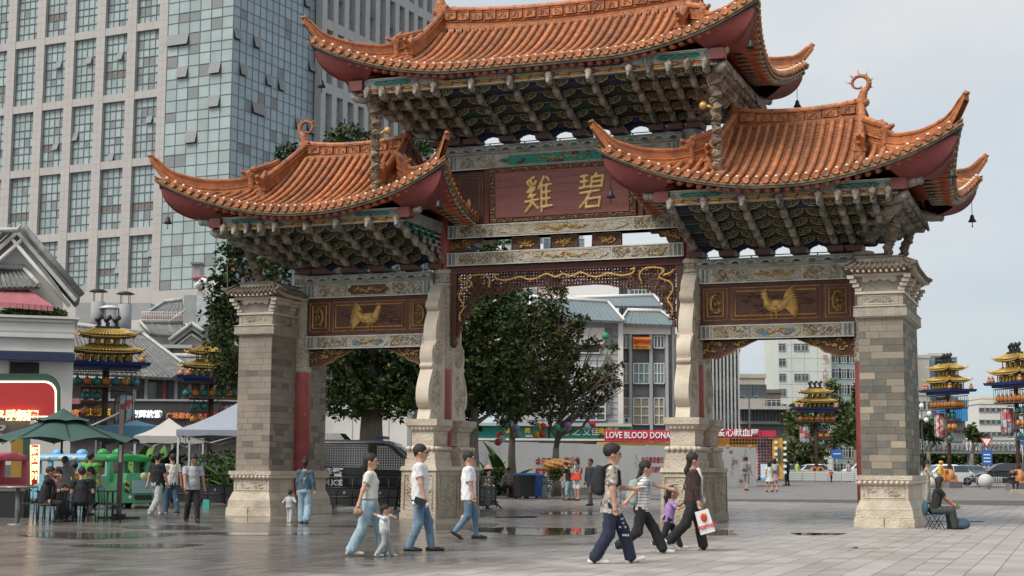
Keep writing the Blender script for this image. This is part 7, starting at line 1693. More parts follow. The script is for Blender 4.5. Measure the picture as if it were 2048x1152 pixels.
for i, ch in enumerate('奶茶果汁'): text_mesh('lit_lettering', ch, px(14, KZ), .02, L_WARM, sg, at(70, 902+i*17, KZ-.22)+I, (PI/2, 0, YAW), .01)
P_UMB = M('green_umbrella_cloth', (.036, .085, .07), .85, var=.12, scale=1.5, bump=.15); UZ = 40; uc = fpt(122, UZ); UM = empty('parasol', uc, VROT, 'large two tiered dark green parasol on a brown side post', 'parasol')
def umbcloth(r0, z0, r1, z1, n=8, sag=.16, sq=True):
 g = []; N_ = n*4
 for t in (0, .25, .5, .75, 1):
  row = []
  for i in range(N_+1):
   a = 2*PI*i/N_+PI/8; e = abs(((i % (N_//n))/(N_//n))-.5)*2; sg_ = (1-e**2)*sag*t; R_ = (r0+(r1-r0)*t)*(1-.05*(1-e)*t); row.append((R_*cos(a), R_*sin(a), z0+(z1-z0)*t-.12*sin(PI*t)*.5+sg_*.8))
  g.append(row)
 return g
mt_ = at(125, 817, UZ).z; me_ = at(125, 884, UZ).z
mb = MB(); mb.sheet(umbcloth(.45, mt_-.30, 2.02, me_-.02), P_UMB); g = umbcloth(2.02, me_-.02, 2.03, me_-.14, sag=.16);
mb.build('canopy', UM); mb = MB(); mb.sheet(umbcloth(.02, mt_, .78, mt_-.34, sag=.05), P_UMB); mb.build('top_vent', UM)
mb = MB()
for k in range(8): a = k*PI/4+PI/8; mb.tube([(0, 0, mt_-.12), (1.98*cos(a), 1.98*sin(a), me_-.05)], .014, P_IRON, n=4)
mb.tube([(0, 0, mt_), (0, 0, me_-.3)], .03, P_IRON, n=6); mb.build('ribs', UM)
P_POST = M('brown_painted_post', (.115, .088, .07), .5, var=.15); pz = at(238, 820, UZ).z
mb = MB(); xo = px(240-122, UZ); mb.box((xo, .0, pz/2), (.12, .10, pz), P_POST); mb.tube([(xo, 0, pz-.05), (xo-.75, -.1, pz-.42), (.0, 0, mt_-.12)], .035, M('brushed_steel_arm', (.35, .32, .29), .35, metal=.6), n=8); mb.box((xo, -.06, pz*.60), (.07, .02, .45), P_WHITET); mb.build('side_post', UM)
mb = MB(); mb.box((xo, 0, .04), (1.1, .06, .05), P_IRONB); mb.box((xo, 0, .04), (.06, 1.1, .05), P_IRONB); mb.box((xo, 0, .08), (.3, .3, .12), P_IRONB); mb.build('cross_base', UM)
def tent(label, u, Z, ue0, ue1, vt, ve, col, ang, vd=12):
 root = empty('market_tent', fpt(u, Z), VROT+ang, label, 'tent'); W = px(ue1-ue0, Z)/(cos(ang)+abs(sin(ang))); zt = zat(u, vt, Z); ze = zat(u, ve, Z); h = W/2; dz = px(vd, Z); mb = MB(); ap = (0, 0, zt)
 c = [(-h, -h, ze), (h, -h, ze), (h, h, ze), (-h, h, ze)]
 for i in range(4):
  a, b = Vector(c[i]), Vector(c[(i+1) % 4]); A = Vector(ap); g = []
  for t in (0, .25, .5, .75, 1): g.append([a.lerp(A, t).lerp(b.lerp(A, t), s)-Vector((0, 0, .10*sin(PI*t)+.0)) for s in (0, .5, 1)])
  mb.sheet(g, col, smooth=False)
  n = 8; mb.sheet([[a.lerp(b, k/n) for k in range(n+1)], [a.lerp(b, k/n)-Vector((0, 0, dz+.02*sin(k*2.1))) for k in range(n+1)]], col, smooth=False)
 mb.build('canopy', root); mb = MB()
 for p in c: mb.box((p[0]*.97, p[1]*.97, ze/2-.05), (.06, .06, ze), P_MULLW)
 for i in range(4):
  a, b = Vector(c[i])*.97, Vector(c[(i+1) % 4])*.97
  for k in range(4): mb.tube([a.lerp(b, k/4)-Vector((0, 0, .05+.3*(k % 2))), a.lerp(b, (k+1)/4)-Vector((0, 0, .05+.3*((k+1) % 2)))], .018, P_MULLW, n=4)
 mb.build('folding_frame', root); return root
tent('off white pop up tent left of the grey one', 335, 60, 258, 420, 836, 873, M('off_white_tent_cloth', (.50, .47, .44), .85, var=.08), .25, 14)
tent('blue grey pop up tent partly behind the left pier', 490, 52, 352, 628, 795, 863, M('blue_grey_tent_cloth', (.30, .335, .39), .8, var=.08), .12, 11)
tent('small pale blue awning tent behind the parasol', 270, 68, 205, 380, 840, 853, M('light_blue_tent_cloth', (.10, .24, .36), .8, var=.1), .2, 22)
# ================================================================ VEHICLES
def wheel(mb_parent, name, x, y, r, w_=.22, rim=(150, 152, 152)):
 m = MB(); m.lathe([(r*.55, -w_/2), (r*.92, -w_/2), (r, -w_*.35), (r, w_*.35), (r*.92, w_/2), (r*.55, w_/2)], (x, y, r), MATS.get('tyre_rubber') or flat('tyre_rubber', (28, 28, 29), .8), n=20, rot=Matrix.Rotation(PI/2, 3, 'X')); wo = m.build('wheel', mb_parent)
 k = MB(); rm = flat('alloy_rim_%d' % rim[0], rim, .35, metal=.6)
 k.lathe([(.05, -.01), (r*.18, 0), (r*.2, .02), (.03, .03)], (x, y-(w_/2 if y < 0 else -w_/2), r), rm, n=10, rot=Matrix.Rotation(PI/2, 3, 'X'))
 for q in range(5): a = q*2*PI/5; k.tube([(x, y-(w_/2 if y < 0 else -w_/2)*.9, r), (x+r*.58*cos(a), y-(w_/2 if y < 0 else -w_/2)*.9, r+r*.58*sin(a))], .035, rm, n=5)
 k.lathe([(r*.54, 0), (r*.62, 0), (r*.62, .03), (r*.54, .03)], (x, y-(w_/2 if y < 0 else -w_/2)*.95, r), rm, n=20, rot=Matrix.Rotation(PI/2, 3, 'X')); k.build('rim', wo)
def car(label, u, Z, ang, paint, L_=4.6, W=1.82, H=1.46, name='parked_car', suv=False, cat='car', stripes=None):
 root = empty(name, gat(u, Z), VROT+ang, label, cat); h0 = .30;
 low = [(-L_*.5, .42), (-L_*.49, .30), (-L_*.40, .24), (L_*.40, .24), (L_*.485, .30), (L_*.5, .48), (L_*.485, .66), (L_*.40, .80), (L_*.20, .92), (-L_*.36, .97), (-L_*.47, .90), (-L_*.5, .70)]
 if suv: low = [(x, z*1.12 if z > .5 else z) for x, z in low]
 def loft(poly, yw, inset, mat, n=7, nm='body'):
  g = []; k = len(poly); cx_ = sum(p[0] for p in poly)/k; cz_ = sum(p[1] for p in poly)/k
  for i in range(n):
   t = i/(n-1)*2-1; s = 1-inset*abs(t)**5; row = [(cx_+(p[0]-cx_)*s, yw*t, cz_+(p[1]-cz_)*(s if p[1] > cz_ else 1)) for p in poly]; g.append(row+row[:1])
  mb = MB(); mb.sheet(g, mat); mb.add(g[0][:-1], [tuple(range(k))], mat); mb.add(g[-1][:-1], [tuple(range(k-1, -1, -1))], mat); return mb
 def smooth(poly, it=2):
  for _ in range(it):
   q = []
   for i in range(len(poly)): a, b = poly[i], poly[(i+1) % len(poly)]; q += [(a[0]*.75+b[0]*.25, a[1]*.75+b[1]*.25), (a[0]*.25+b[0]*.75, a[1]*.25+b[1]*.75)]
   poly = q
  return poly
 loft(smooth(low), W/2, .05, paint).build('body', root)
 z1 = .93 if not suv else 1.05; roof = [(-L_*.40, z1), (-L_*.30, H*.86), (-L_*.16, H*.985), (L_*.02, H), (L_*.12, H*.95), (L_*.27, z1-.04)]
 rmb = MB(); g = []
 for t, s in ((-1, .0), (-.86, .80), (-.72, 1), (.72, 1), (.86, .8), (1, .0)):
  g.append([(x, W/2*t*(.97 if s == 0 else 1)*.95*(1-.0), z1+(z-z1)*s) for x, z in roof])
 rmb.sheet(g, paint); rmb.build('roof', root)
 sp_ = MB()
 for sgn in (-1, 1):
  y0, y1 = sgn*W/2*.945, sgn*W/2*.80; wz = z1+.03
  for (xa, xb, xc, xd) in ((-L_*.35, -L_*.10, -L_*.10, -L_*.26), (-L_*.085, L_*.22, L_*.10, -L_*.085)):
   zt = H*.93; f = .15
   q = [(xa, y0*1.005, wz), (xb, y0*1.005, wz), (xc, y1*1.06, zt), (xd, y1*1.06, zt)]; sp_.add(q, [(0, 1, 2, 3)], G_WIN)
 sp_.add([(L_*.265, -W*.40, z1+.0), (L_*.265, W*.40, z1+.0), (L_*.135, W*.35, H*.93), (L_*.135, -W*.35, H*.93)], [(0, 1, 2, 3)], G_WIN); sp_.add([(-L_*.395, -W*.40, z1+.02), (-L_*.395, W*.40, z1+.02), (-L_*.29, W*.35, H*.88), (-L_*.29, -W*.35, H*.88)], [(0, 1, 2, 3)], G_WIN)
 sp_.v = [(x*1.004, y*1.006, z+.006) for x, y, z in sp_.v]; sp_.build('windows', root)
 for x in (-L_*.30, L_*.31):
  for y in (-W/2+.10, W/2-.10): wheel(root, 'wheel', x, y, .33)
 for sgn in (-1, 1):
  q = MB(); q.sph((L_*.462, sgn*W*.34, .68), .14, flat('headlamp', (215, 220, 225), .15), n=8, sc=(.5, 1.1, .55)); q.build('headlight', root); q = MB(); q.sph((-L_*.475, sgn*W*.36, .80), .13, flat('tail_lamp', (140, 22, 22), .3), n=8, sc=(.35, 1.2, .6)); q.build('tail_light', root)
  q = MB(); q.sph((L_*.17, sgn*(W/2+.06), 1.0), .09, paint, n=7, sc=(.7, 1, .7)); q.build('mirror', root)
  q = MB();
  for xx in (-.28, .95): q.box((xx, sgn*(W/2*.985+.004), .80), (.16, .02, .03), P_DGREY)
  if stripes: q.box((0, sgn*(W/2+.006), .68), (L_*.7, .01, .14), stripes)
  q.build('door_trim', root)
 q = MB(); q.box((L_*.492, 0, .42), (.03, W*.6, .16), P_IRONB); q.box((L_*.502, 0, .40), (.02, .44, .12), flat('blue_number_plate', (40, 80, 160), .5)); q.build('grille', root); return root
C_WHITE = flat('white_car_paint', (226, 229, 230), .25); C_WHITE.node_tree.nodes['Principled BSDF'].inputs['Coat Weight'].default_value = .5
C_DARK = flat('dark_grey_car_paint', (52, 57, 62), .2, metal=.3); C_SILV = flat('silver_blue_car_paint', (120, 140, 165), .3, metal=.4)
car('white saloon car nearest the right pier behind the white barriers', 1768, 128, .06, C_WHITE); car('white car a little behind the other, its roof just higher', 1735, 138, .10, C_WHITE, H=1.6, suv=True); car('white police car with a blue flank left of the lantern tower base', 1568, 135, .5, C_WHITE, stripes=flat('blue_stripe', (40, 80, 170), .4), name='police_car')
car('white car behind the yellow rider beside the right pier', 1885, 106, 3.3, C_WHITE, H=1.5); car('dark grey car facing left between the right lantern towers', 2010, 104, 3.05, C_DARK, L_=4.7, H=1.6, suv=True); car('small silver car far behind the white one', 1932, 150, 3.2, C_SILV); car('white car partly hidden left of the lantern tower post', 1632, 142, .2, C_WHITE)
P_VAN = flat('black_van_paint', (13, 14, 16), .22); P_VAN.node_tree.nodes['Principled BSDF'].inputs['Coat Weight'].default_value = .6
VZ = 54; VN = empty('police_van', gat(742, VZ), VROT-.10, 'black special police van with mesh covered windows behind the barriers', 'van')
prof = [(-2.7, .55), (-2.72, 1.9), (-2.55, 2.28), (.55, 2.30), (1.0, 2.14), (1.75, 1.45), (2.55, 1.25), (2.78, 1.05), (2.8, .5), (2.6, .38), (-2.6, .38)]
def rnd(poly, it=1):
 for _ in range(it):
  q = []
  for i in range(len(poly)): a, b = poly[i], poly[(i+1) % len(poly)]; q += [(a[0]*.88+b[0]*.12, a[1]*.88+b[1]*.12), (a[0]*.12+b[0]*.88, a[1]*.12+b[1]*.88)]
  poly = q
 return poly
pr_ = rnd(prof, 2); g = []
for t in (-1, -.97, -.85, 0, .85, .97, 1):
 s = {1: .94, .97: .985}.get(abs(t), 1.0); g.append([(x*(1 if abs(t) < .9 else .995), .98*t, .4+(z-.4)*(s if z > 1 else 1)) for x, z in pr_+pr_[:1]])
mb = MB(); mb.sheet(g, P_VAN); k = len(pr_); mb.add(g[0][:-1], [tuple(range(k))], P_VAN); mb.add(g[-1][:-1], [tuple(range(k-1, -1, -1))], P_VAN); mb.build('body', VN)
G_MIR = flat('van_window_glass', (58, 66, 70), .08, spec=.9)
def vwin(pts, mesh=True):
 w_ = MB(); w_.add([(x, -.985, z) for x, z in pts], [tuple(range(len(pts)))], G_MIR); o = w_.build('window', VN); f = MB(); f.tube([(x, -.995, z) for x, z in pts+pts[:1]], .025, P_IRONB, n=4); f.build('window_seal', o)
 if mesh:
  q = MB(); x0, x1 = min(p[0] for p in pts), max(p[0] for p in pts); z0, z1 = min(p[1] for p in pts), max(p[1] for p in pts)
  def top(x):
   return z1 if x < .75 else z1-(x-.75)*.78
  x = x0
  while x < x1: q.box((x, -1.02, (z0+top(x))/2), (.014, .012, top(x)-z0), P_MESHW); x += .085
  z = z0
  while z < z1:
   xe = x1 if z < top(x1) else .75+(z1-z)/.78; q.box(((x0+xe)/2, -1.02, z), (xe-x0, .012, .014), P_MESHW); z += .085
  q.build('wire_mesh', o)
P_MESHW = flat('grey_wire_mesh', (150, 152, 152), .5)
vwin([(-1.75, 1.35), (.10, 1.35), (.10, 2.08), (-1.75, 2.12)]); vwin([(.42, 1.32), (1.55, 1.28), (1.38, 1.52), (.85, 2.04), (.42, 2.08)]); vwin([(-2.55, 1.4), (-1.95, 1.4), (-1.95, 2.1), (-2.5, 2.1)], False)
q = MB(); q.box((-.15, -1.0, 1.25), (.5, .03, .035), P_IRON); q.box((.27, -.99, 1.2), (.012, .02, 1.5), P_IRON); q.box((-.9, -.99, .75), (2.1, .02, .012), P_IRON); q.build('door_line', VN)
for x in (-1.75, 1.72):
 for y in (-.88, .88): wheel(VN, 'wheel', x, y, .40, .25, (165, 168, 168))
q = MB(); q.tube([(1.72+.5*cos(a), -.985, .42+.5*sin(a)) for a in [PI*t/12 for t in range(13)]], .05, P_IRONB, n=6); q.tube([(-1.75+.5*cos(a), -.985, .42+.5*sin(a)) for a in [PI*t/12 for t in range(13)]], .05, P_IRONB, n=6); q.build('wheel_arch', VN)
q = MB(); q.box((-1.6, 0, 2.42), (1.5, 1.2, .22), P_VAN, top=(.75, .8)); q.build('roof_box', VN); q = MB(); q.box((.45, -.2, 2.38), (.25, 1.2, .10), flat('blue_light_bar', (30, 45, 85), .2)); q.build('light_bar', VN); q = MB(); q.sph((1.5, -1.1, 1.38), .13, P_VAN, n=8, sc=(.6, .8, 1.2)); q.build('mirror', VN); q = MB(); q.sph((2.62, -.75, .95), .17, flat('van_headlamp', (150, 155, 160), .15), n=8, sc=(.8, .8, .6)); q.build('headlight', VN)
text_mesh('white_lettering', '特警', .40, .004, P_WHITET, VN, (-1.17, -1.0, 1.12), (PI/2, 0, 0), .008); text_mesh('white_lettering', 'POLICE', .27, .004, P_WHITET, VN, (-1.25, -1.0, .80), (PI/2, 0, 0), .012)
def toy(label, u, Z, ang, c1, c2, L_=3.4, name='toy_train_car', cab=False):
 root = empty(name, gat(u, Z), VROT+ang, label, 'toy car'); W = 1.6
 m = MB(); m.box((0, 0, .52), (L_, W, .62), c1, top=(.97, .97)); m.box((0, 0, .24), (L_*1.02, W*1.02, .12), c1); m.build('body', root)
 m = MB()
 n = 3 if not cab else 2; xs = [-L_*.47+L_*.94*i/n for i in range(n+1)]; xa = -L_*.47; xb = L_*.47 if not cab else L_*.12
 xs = [xa+(xb-xa)*i/n for i in range(n+1)]
 for x in xs:
  for y in (-W*.45, W*.45): m = MB(); m.box((x, y, 1.15), (.16, .14, .72), c1); m.build('window_post', root)
 for y in (-W*.45, W*.45): m = MB(); m.box(((xa+xb)/2, y, .92), (xb-xa, .12, .22), c1); m.build('window_sill', root)
 r = MB(); r.lathe([(0.5, 0), (.53, .06), (.50, .16), (.36, .24), (.05, .26)], ((xa+xb)/2, 0, 1.50), c2, n=20, sx=(xb-xa+.3)*1.0, sy=W*1.06, smooth=True); r.v = [((xa+xb)/2+max(-(xb-xa)/2-.08, min((xb-xa)/2+.08, (v[0]-(xa+xb)/2)*1.35)), max(-W*.52, min(W*.52, v[1]*1.3)), v[2]) for v in r.v]
 for x in (-.45, .45): r.sph(((xa+xb)/2+x, -.3, 1.76), .22, c2, n=10, sc=(1, .9, .8))
 r.build('roof', root)
 q = MB()
 if cab:
  q.box((L_*.32, 0, .88), (L_*.36, W*.9, .5), c1, top=(.92, .85)); q.build('bonnet', root); q = MB()
  q.box((L_*.5+.02, 0, .70), (.04, .9, .42), flat('pale_picture_plate', (150, 190, 190), .4)); q.lathe([(.14, 0), (.12, .05), (.02, .06)], (L_*.5, 0, 1.02), flat('cream_lamp', (205, 200, 160), .4), n=12, rot=Matrix.Rotation(PI/2, 3, 'Y')); q.box((L_*.51, 0, .35), (.04, .62, .16), P_IRONB)
  for sy in (-1, 1):
   for k in range(4): q.box((L_*.51, sy*.62, .55+k*.1), (.03, .16, .055), P_YELS if k % 2 else P_IRONB, rx=.5*sy)
   q.sph((L_*.505, sy*.5, .36), .07, P_WHITET, n=6, sc=(.5, 1, 1))
  q.build('front_details', root)
  q = MB(); q.box((-.8, -W*.46, 1.44), (1.2, .1, .10), P_YELS); q.box((-.8, -W*.46, .86), (1.2, .12, .10), P_YELS); q.build('yellow_trim', root)
 else:
  for k in range(5): q.sph((-1.1+.5*k, -W*.52, 1.60), .12, P_YELC, n=6, sc=(1, .3, .6))
  q.build('roof_badges', root)
 for x in (-L_*.32, L_*.34):
  for y in (-W*.42, W*.42): wheel(root, 'wheel', x, y, .20, .16)
 q = MB(); q.box(((xa+xb)/2, 0, .75), ((xb-xa)*.8, 1.0, .1), c2); q.build('bench_seat', root)
 return root
P_YELS = flat('yellow_trim', (214, 190, 40), .4); P_YELC = flat('cream_yellow', (205, 200, 130), .5)
toy('mint green toy train engine with hazard stripes beside the parasol post', 249, 50.5, -.75, flat('mint_green_plastic', (84, 172, 122), .35), flat('green_plastic', (60, 160, 84), .35), 2.3, 'toy_train_engine', True)
toy('pale blue toy train carriage with scalloped roof', 146, 55, -.12, flat('pale_blue_plastic', (120, 182, 198), .4), flat('sky_blue_plastic', (112, 166, 206), .4), 3.4, 'toy_train_carriage')
toy('pink toy train carriage cut by the left edge', -52, 44, -.3, flat('pink_plastic', (196, 100, 112), .4), flat('rose_plastic', (206, 84, 100), .4), 2.6, 'toy_train_carriage')
# ================================================================ STREET FURNITURE
P_BLK = flat('black_plastic', (34, 36, 38), .5); P_STEEL = M('dull_steel', (.30, .30, .29), .4, metal=.5)
def barrier(label, u, Z, ang, n=1, w_=1.25):
 root = empty('crowd_barrier', gat(u, Z), VROT+ang, label, 'barrier', 'black plastic crowd barriers'); m = MB(); h = 1.05
 m.tube([(-w_/2, 0, .12), (-w_/2, 0, h-.08), (-w_/2+.08, 0, h), (w_/2-.08, 0, h), (w_/2, 0, h-.08), (w_/2, 0, .12)], .028, P_BLK, n=6)
 for z in (.15, .42, .72): m.tube([(-w_/2, 0, z), (w_/2, 0, z)], .025, P_BLK, n=5)
 for x in (-.2, .2): m.tube([(x*w_, 0, .15), (x*w_, 0, h)], .02, P_BLK, n=5)
 m.build('frame', root); m = MB(); m.box((0, 0, .43), (w_*.92, .02, .52), M('black_board_panel', (.03, .032, .034), .5)); m.sph((0, -.015, .55), .05, P_STEEL, n=6, sc=(1, .2, 1)); m.box((0, -.014, .43), (.28, .004, .02), P_STEEL); m.build('panel', root)
 for x in (-w_*.38, w_*.38): m = MB(); m.tube([(x, -.28, .03), (x, 0, .3), (x, .28, .03)], .03, P_BLK, n=5); m.build('foot', root)
 return root
for i, (u, Z, a, l) in enumerate(((432, 52, 0, 'black crowd barrier left of the left pier'), (372, 52.5, 0, 'black crowd barrier behind the grey shirted man'), (488, 51, .0, 'black crowd barrier half behind the left pier'), (690, 49, 0, 'black crowd barrier in front of the police van rear door'), (762, 49, 0, 'black crowd barrier in front of the police van cab'), (835, 49, 0, 'black crowd barrier by the van bonnet'), (622, 50, 0, 'black crowd barrier behind the left pier'), (976, 50.5, 1.15, 'black crowd barriers seen end on right of the middle pedestal'), (970, 52.5, 1.2, 'second end on barrier behind the first'))): barrier(l, u, Z, a)
def litter(label, u, Z, col, lid, ang, name='wheeled_bin', s=1.0):
 root = empty(name, gat(u, Z), VROT+ang, label, 'bin'); root.scale = (s, s, s) if abs(ang) < 1 else (s*.84, s*.86, s*1.04); m = MB(); m.box((0, 0, .52), (.62, .62, .86), col, top=(1.12, 1.12)); m.build('body', root); m = MB(); m.box((0, 0, .99), (.74, .76, .08), lid, top=(.94, .9)); m.box((0, .38, .96), (.5, .06, .05), lid); m.build('lid', root)
 for x in (-.25, .25): m = MB(); m.lathe([(.10, -.03), (.10, .03)], (x, .3, .10), P_BLK, n=10, rot=Matrix.Rotation(PI/2, 3, 'Y')); m.build('wheel', root)
C_BIN = M('royal_blue_bin_plastic', (.012, .10, .34), .4)
litter('dark side of the large blue lidded waste bin between tree and bicycle', 1049, 64.5, flat('black_bin_plastic', (32, 35, 37), .5), C_BIN, .35, s=1.05); litter('bright blue wheeled bin just right of the dark one', 1066, 65.6, C_BIN, C_BIN, .3, s=1.0)
m = MB(); m.box((0, 0, .45), (.55, .4, .9), flat('grey_white_cabinet', (150, 154, 152), .5)); m.box((0, 0, .93), (.62, .46, .06), P_MULLW); tag(m.build('cabinet', None, gat(1084, 66.5), VROT), 'small grey white cabinet between the blue bin and the bicycle', 'cabinet')
m = MB(); a = fpt(975, 70); b = fpt(1200, 73); dd = (b-a); slabbox(m, -dd*.0, dd, UPV*.42, HF*.5, T_STONEG); slabbox(m, UPV*.42-HF*.05, dd, UPV*.07, HF*.6, T_STONES); tag(m.build('planter_kerb', None, a), 'low stone planter kerb people sit on under the trees', 'planter')
m = MB(); m.lathe([(.20, 0), (.24, .05), (.28, .38), (.31, .42), (.31, .46), (.2, .46)], (0, 0, 0), M('terracotta_pot', (.36, .15, .09), .8), n=14); m.lathe([(.27, .44), (.1, .45)], (0, 0, 0), P_JOINT, n=12); tag(m.build('flower_pot', None, gat(1033, 67)), 'round terracotta pot left of the waste bin', 'pot')
BK = empty('bicycle', gat(1118, 63.5), VROT-.35, 'old black bicycle leaning under a load of straw and greens', 'bicycle')
for x in (-.52, .52):
 m = MB(); m.tube([(x+.33*cos(a), 0, .34+.33*sin(a)) for a in [2*PI*t/28 for t in range(29)]], .018, P_BLK, n=6, caps=False)
 for k in range(14): a = k*2*PI/14; m.tube([(x, 0, .34), (x+.32*cos(a), 0, .34+.32*sin(a))], .0035, P_STEEL, n=3)
 m.build('wheel', BK)
m = MB()
for p in ([(-.52, 0, .34), (-.12, 0, .30), (.35, 0, .80), (-.22, 0, .80), (-.12, 0, .30)], [(-.52, 0, .34), (-.22, 0, .80), (-.26, 0, .92)], [(.52, 0, .34), (.36, 0, .86), (.33, 0, 1.0)], [(.33, -.28, 1.02), (.35, 0, 1.03), (.33, .28, 1.02)]): m.tube(p, .016, P_BLK, n=6)
m.box((-.55, 0, .74), (.5, .2, .03), P_BLK); m.build('frame', BK); m = MB(); m.sph((-.28, 0, .95), .13, P_BLK, n=8, sc=(1.2, .8, .4)); m.build('saddle', BK)
hy = MB(); r = np.random.default_rng(9); T_STRAW = M('golden_straw_bundle', (.42, .22, .06), .85, var=.3, scale=8)
hp = [('e', (-.2, 0, 1.45), (.50, .34, .22)), ('e', (.25, .05, 1.42), (.32, .3, .2)), ('e', (-.4, .1, 1.30), (.3, .3, .2))]
o = obj('straw_bundle', sdf_mesh('straw_bundle', hp, .04, T_STRAW, k=.06, disp=lambda X, Y, Z: .035*np.sin(X*31+Z*14)*np.sin(Y*27)+.03*np.sin(Z*37+X*9)), None, gat(1118, 63.5), VROT-.35); tag(o, 'golden bundle of straw heaped on the bicycle', 'straw')
q = MB()
for k in range(160): p = Vector((r.normal(-.15, .3), r.normal(0, .2), 1.42+r.normal(0, .1))); d = Vector(r.normal(size=3)).normalized()*.2; q.tube([p, p+d], .006, T_STRAW, n=3)
q.build('loose_straws', o)
V, F = leaves(np.random.default_rng(4).normal(size=(70, 3))*[.24, .2, .13]+[-.15, 0, 1.03], .12, 8, np.random.default_rng(5)); o = obj('greens_bundle', leafmesh('greens_bundle', V, F, [LF_DARK], np.zeros(len(F))), None, gat(1118, 63.5), VROT-.35); tag(o, 'dark green leafy bundle tied on the bicycle rack', 'greens')
for (u, v, Z, c, wh) in ((1020, 847, 67, 'blue', 'highest of those on the middle pale trunk'), (1031, 856, 66, 'grey', 'on the middle trunk just below the blue one'), (1035, 869, 66, 'grey', 'low on the middle trunk, lowest grey one'), (1000, 870, 67, 'red', 'left of the middle trunk above the white one'), (1004, 878, 66, 'white', 'between two red ones left of the middle trunk'), (996, 884, 66, 'red', 'lowest of all, at the hoarding top'), (1078, 854, 68, 'yellow', 'touching a red one, upper pair left of the sparse tree'), (1086, 853, 68, 'red', 'touching a yellow one, upper pair left of the sparse tree'), (1073, 870, 68, 'yellow', 'of the lower pair left of the sparse tree'), (1085, 869, 68, 'red', 'of the lower pair left of the sparse tree'), (1113, 855, 68, 'green', 'on the fork of the sparse tree'), (1176, 854, 68, 'blue', 'beside a red one at the right branch end'), (1184, 848, 68, 'red', 'beside a blue one at the right branch end'), (1211, 672, 68, 'green', 'highest one, out in front of the hotel wall'), (1136, 851, 68, 'violet', 'right of the green one on the fork')):
 cc = dict(blue=(126, 178, 190), grey=(128, 134, 146), red=(190, 62, 62), white=(190, 186, 178), yellow=(196, 170, 60), green=(70, 150, 120), violet=(150, 110, 150))[c]
 m = MB(); m.sph((0, 0, 0), .17, flat('paper_lantern_'+c, cc, .7), n=14, sc=(1, 1, .95)); m.tube([(0, 0, .15), (0, 0, .6)], .006, P_BLK, n=3)
 for k in range(-2, 3): m.lathe([(.172*math.sqrt(1-(k*.3)**2)+.002, -.004), (.172*math.sqrt(1-(k*.3)**2)+.002, .004)], (0, 0, k*.05), flat('paper_lantern_'+c, cc), n=14)
 tag(m.build('paper_lantern', None, at(u, v, Z)), '%s paper lantern, %s' % (c, wh), 'paper lantern', 'paper lanterns hung in the trees')
def cafe_table(label, u, Z, ang=0, w_=1.9):
 root = empty('cafe_table', gat(u, Z), VROT+ang, label, 'table'); m = MB(); m.box((0, 0, .74), (w_, .75, .03), P_BLK); m.build('tabletop', root)
 for x in (-w_*.45, w_*.45):
  for y in (-.32, .32): m = MB(); m.box((x, y, .365), (.04, .04, .72), P_BLK); m.build('leg', root)
 return root
cafe_table('long black metal table where the group sits under the parasol', 155, 39.0, .05, 1.9);
def chair(label, p, rz):
 root = empty('metal_chair', p, rz, label, 'chair', 'black metal chairs under the parasol'); m = MB(); m.box((0, 0, .45), (.42, .42, .03), P_BLK, top=(.95, .95)); m.build('seat', root); m = MB(); m.tube([(-.2, .2, .45), (-.21, .24, .86), (0, .27, .9), (.21, .24, .86), (.2, .2, .45)], .014, P_BLK, n=5)
 for x in (-.1, 0, .1): m.tube([(x, .2, .46), (x, .26, .88)], .010, P_BLK, n=4)
 m.build('backrest', root)
 for x in (-.19, .19):
  for y in (-.19, .19): m = MB(); m.tube([(x, y, .45), (x*1.1, y*1.1, 0)], .014, P_BLK, n=5); m.build('leg', root)
 return root
CH1 = chair('empty black metal chair right of the table by the parasol post', gat(222, 37.6), VROT+2.2)
for (u, Z, rz, lab) in ((92, 37.6, VROT-1.5, 'metal chair of the man with the cigarette'), (112, 38.6, VROT-1.7, 'metal chair of the woman with the phone'), (172, 38.2, VROT+1.4, 'metal chair of the man seen from behind in black'), (60, 38.0, VROT+.3, 'low black stool like chair at the left end of the table')): copy_tree(CH1, None, gat(u, Z), rz, lab)
m = MB(); BT = empty('bistro_table', gat(38, 36.2), VROT, 'round metal bistro table on one thick leg nearest the left edge', 'table'); m.lathe([(.42, 0), (.43, .015), (.43, .03), (.41, .04)], (0, 0, .86), P_STEEL, n=24); m.build('tabletop', BT); m = MB(); m.tube([(0, 0, .03), (0, 0, .86)], .045, P_STEEL, n=10); m.lathe([(.22, 0), (.2, .02), (.05, .03)], (0, 0, 0), P_STEEL, n=16); m.build('pedestal_leg', BT)
m = MB(); m.box((0, 0, .35), (1.0, .5, .7), P_BLK); m.box((0, .0, .72), (1.06, .55, .05), P_DGREY); tag(m.build('black_counter', None, gat(20, 41), VROT), 'low black counter box behind the bistro table', 'counter')
FN = empty('white_fence', gat(1850, 99), VROT, 'low white picket railing in front of the cars at the right', 'fence'); m = MB()
for i in range(70):
 X = i*.11
 if 2.1 < X < 3.2 or 5.0 < X < 5.5: continue
 q = MB(); q.tube([(X, 0, .12), (X, 0, .72)], .022, P_MULLW, n=5); q.build('picket', FN)
for z in (.16, .66): m.box((3.8, 0, z), (7.7, .03, .03), P_MULLW)
m.build('rail', FN)
for i, (u, Z, l) in enumerate(((1866, 93, 'white stone ball bollard beside the standing woman in beige'), (1970, 95, 'white stone ball bollard between the two right lantern towers'))):
 m = MB(); m.sph((0, 0, .48), .46, M('white_stone_ball', (.52, .51, .49), .7, var=.08), n=24); m.lathe([(.3, 0), (.28, .08), (.2, .1)], (0, 0, 0), T_STONEG, n=12); tag(m.build('stone_ball', None, gat(u, Z)), l, 'bollard', 'white stone ball bollards')
WB = MB();
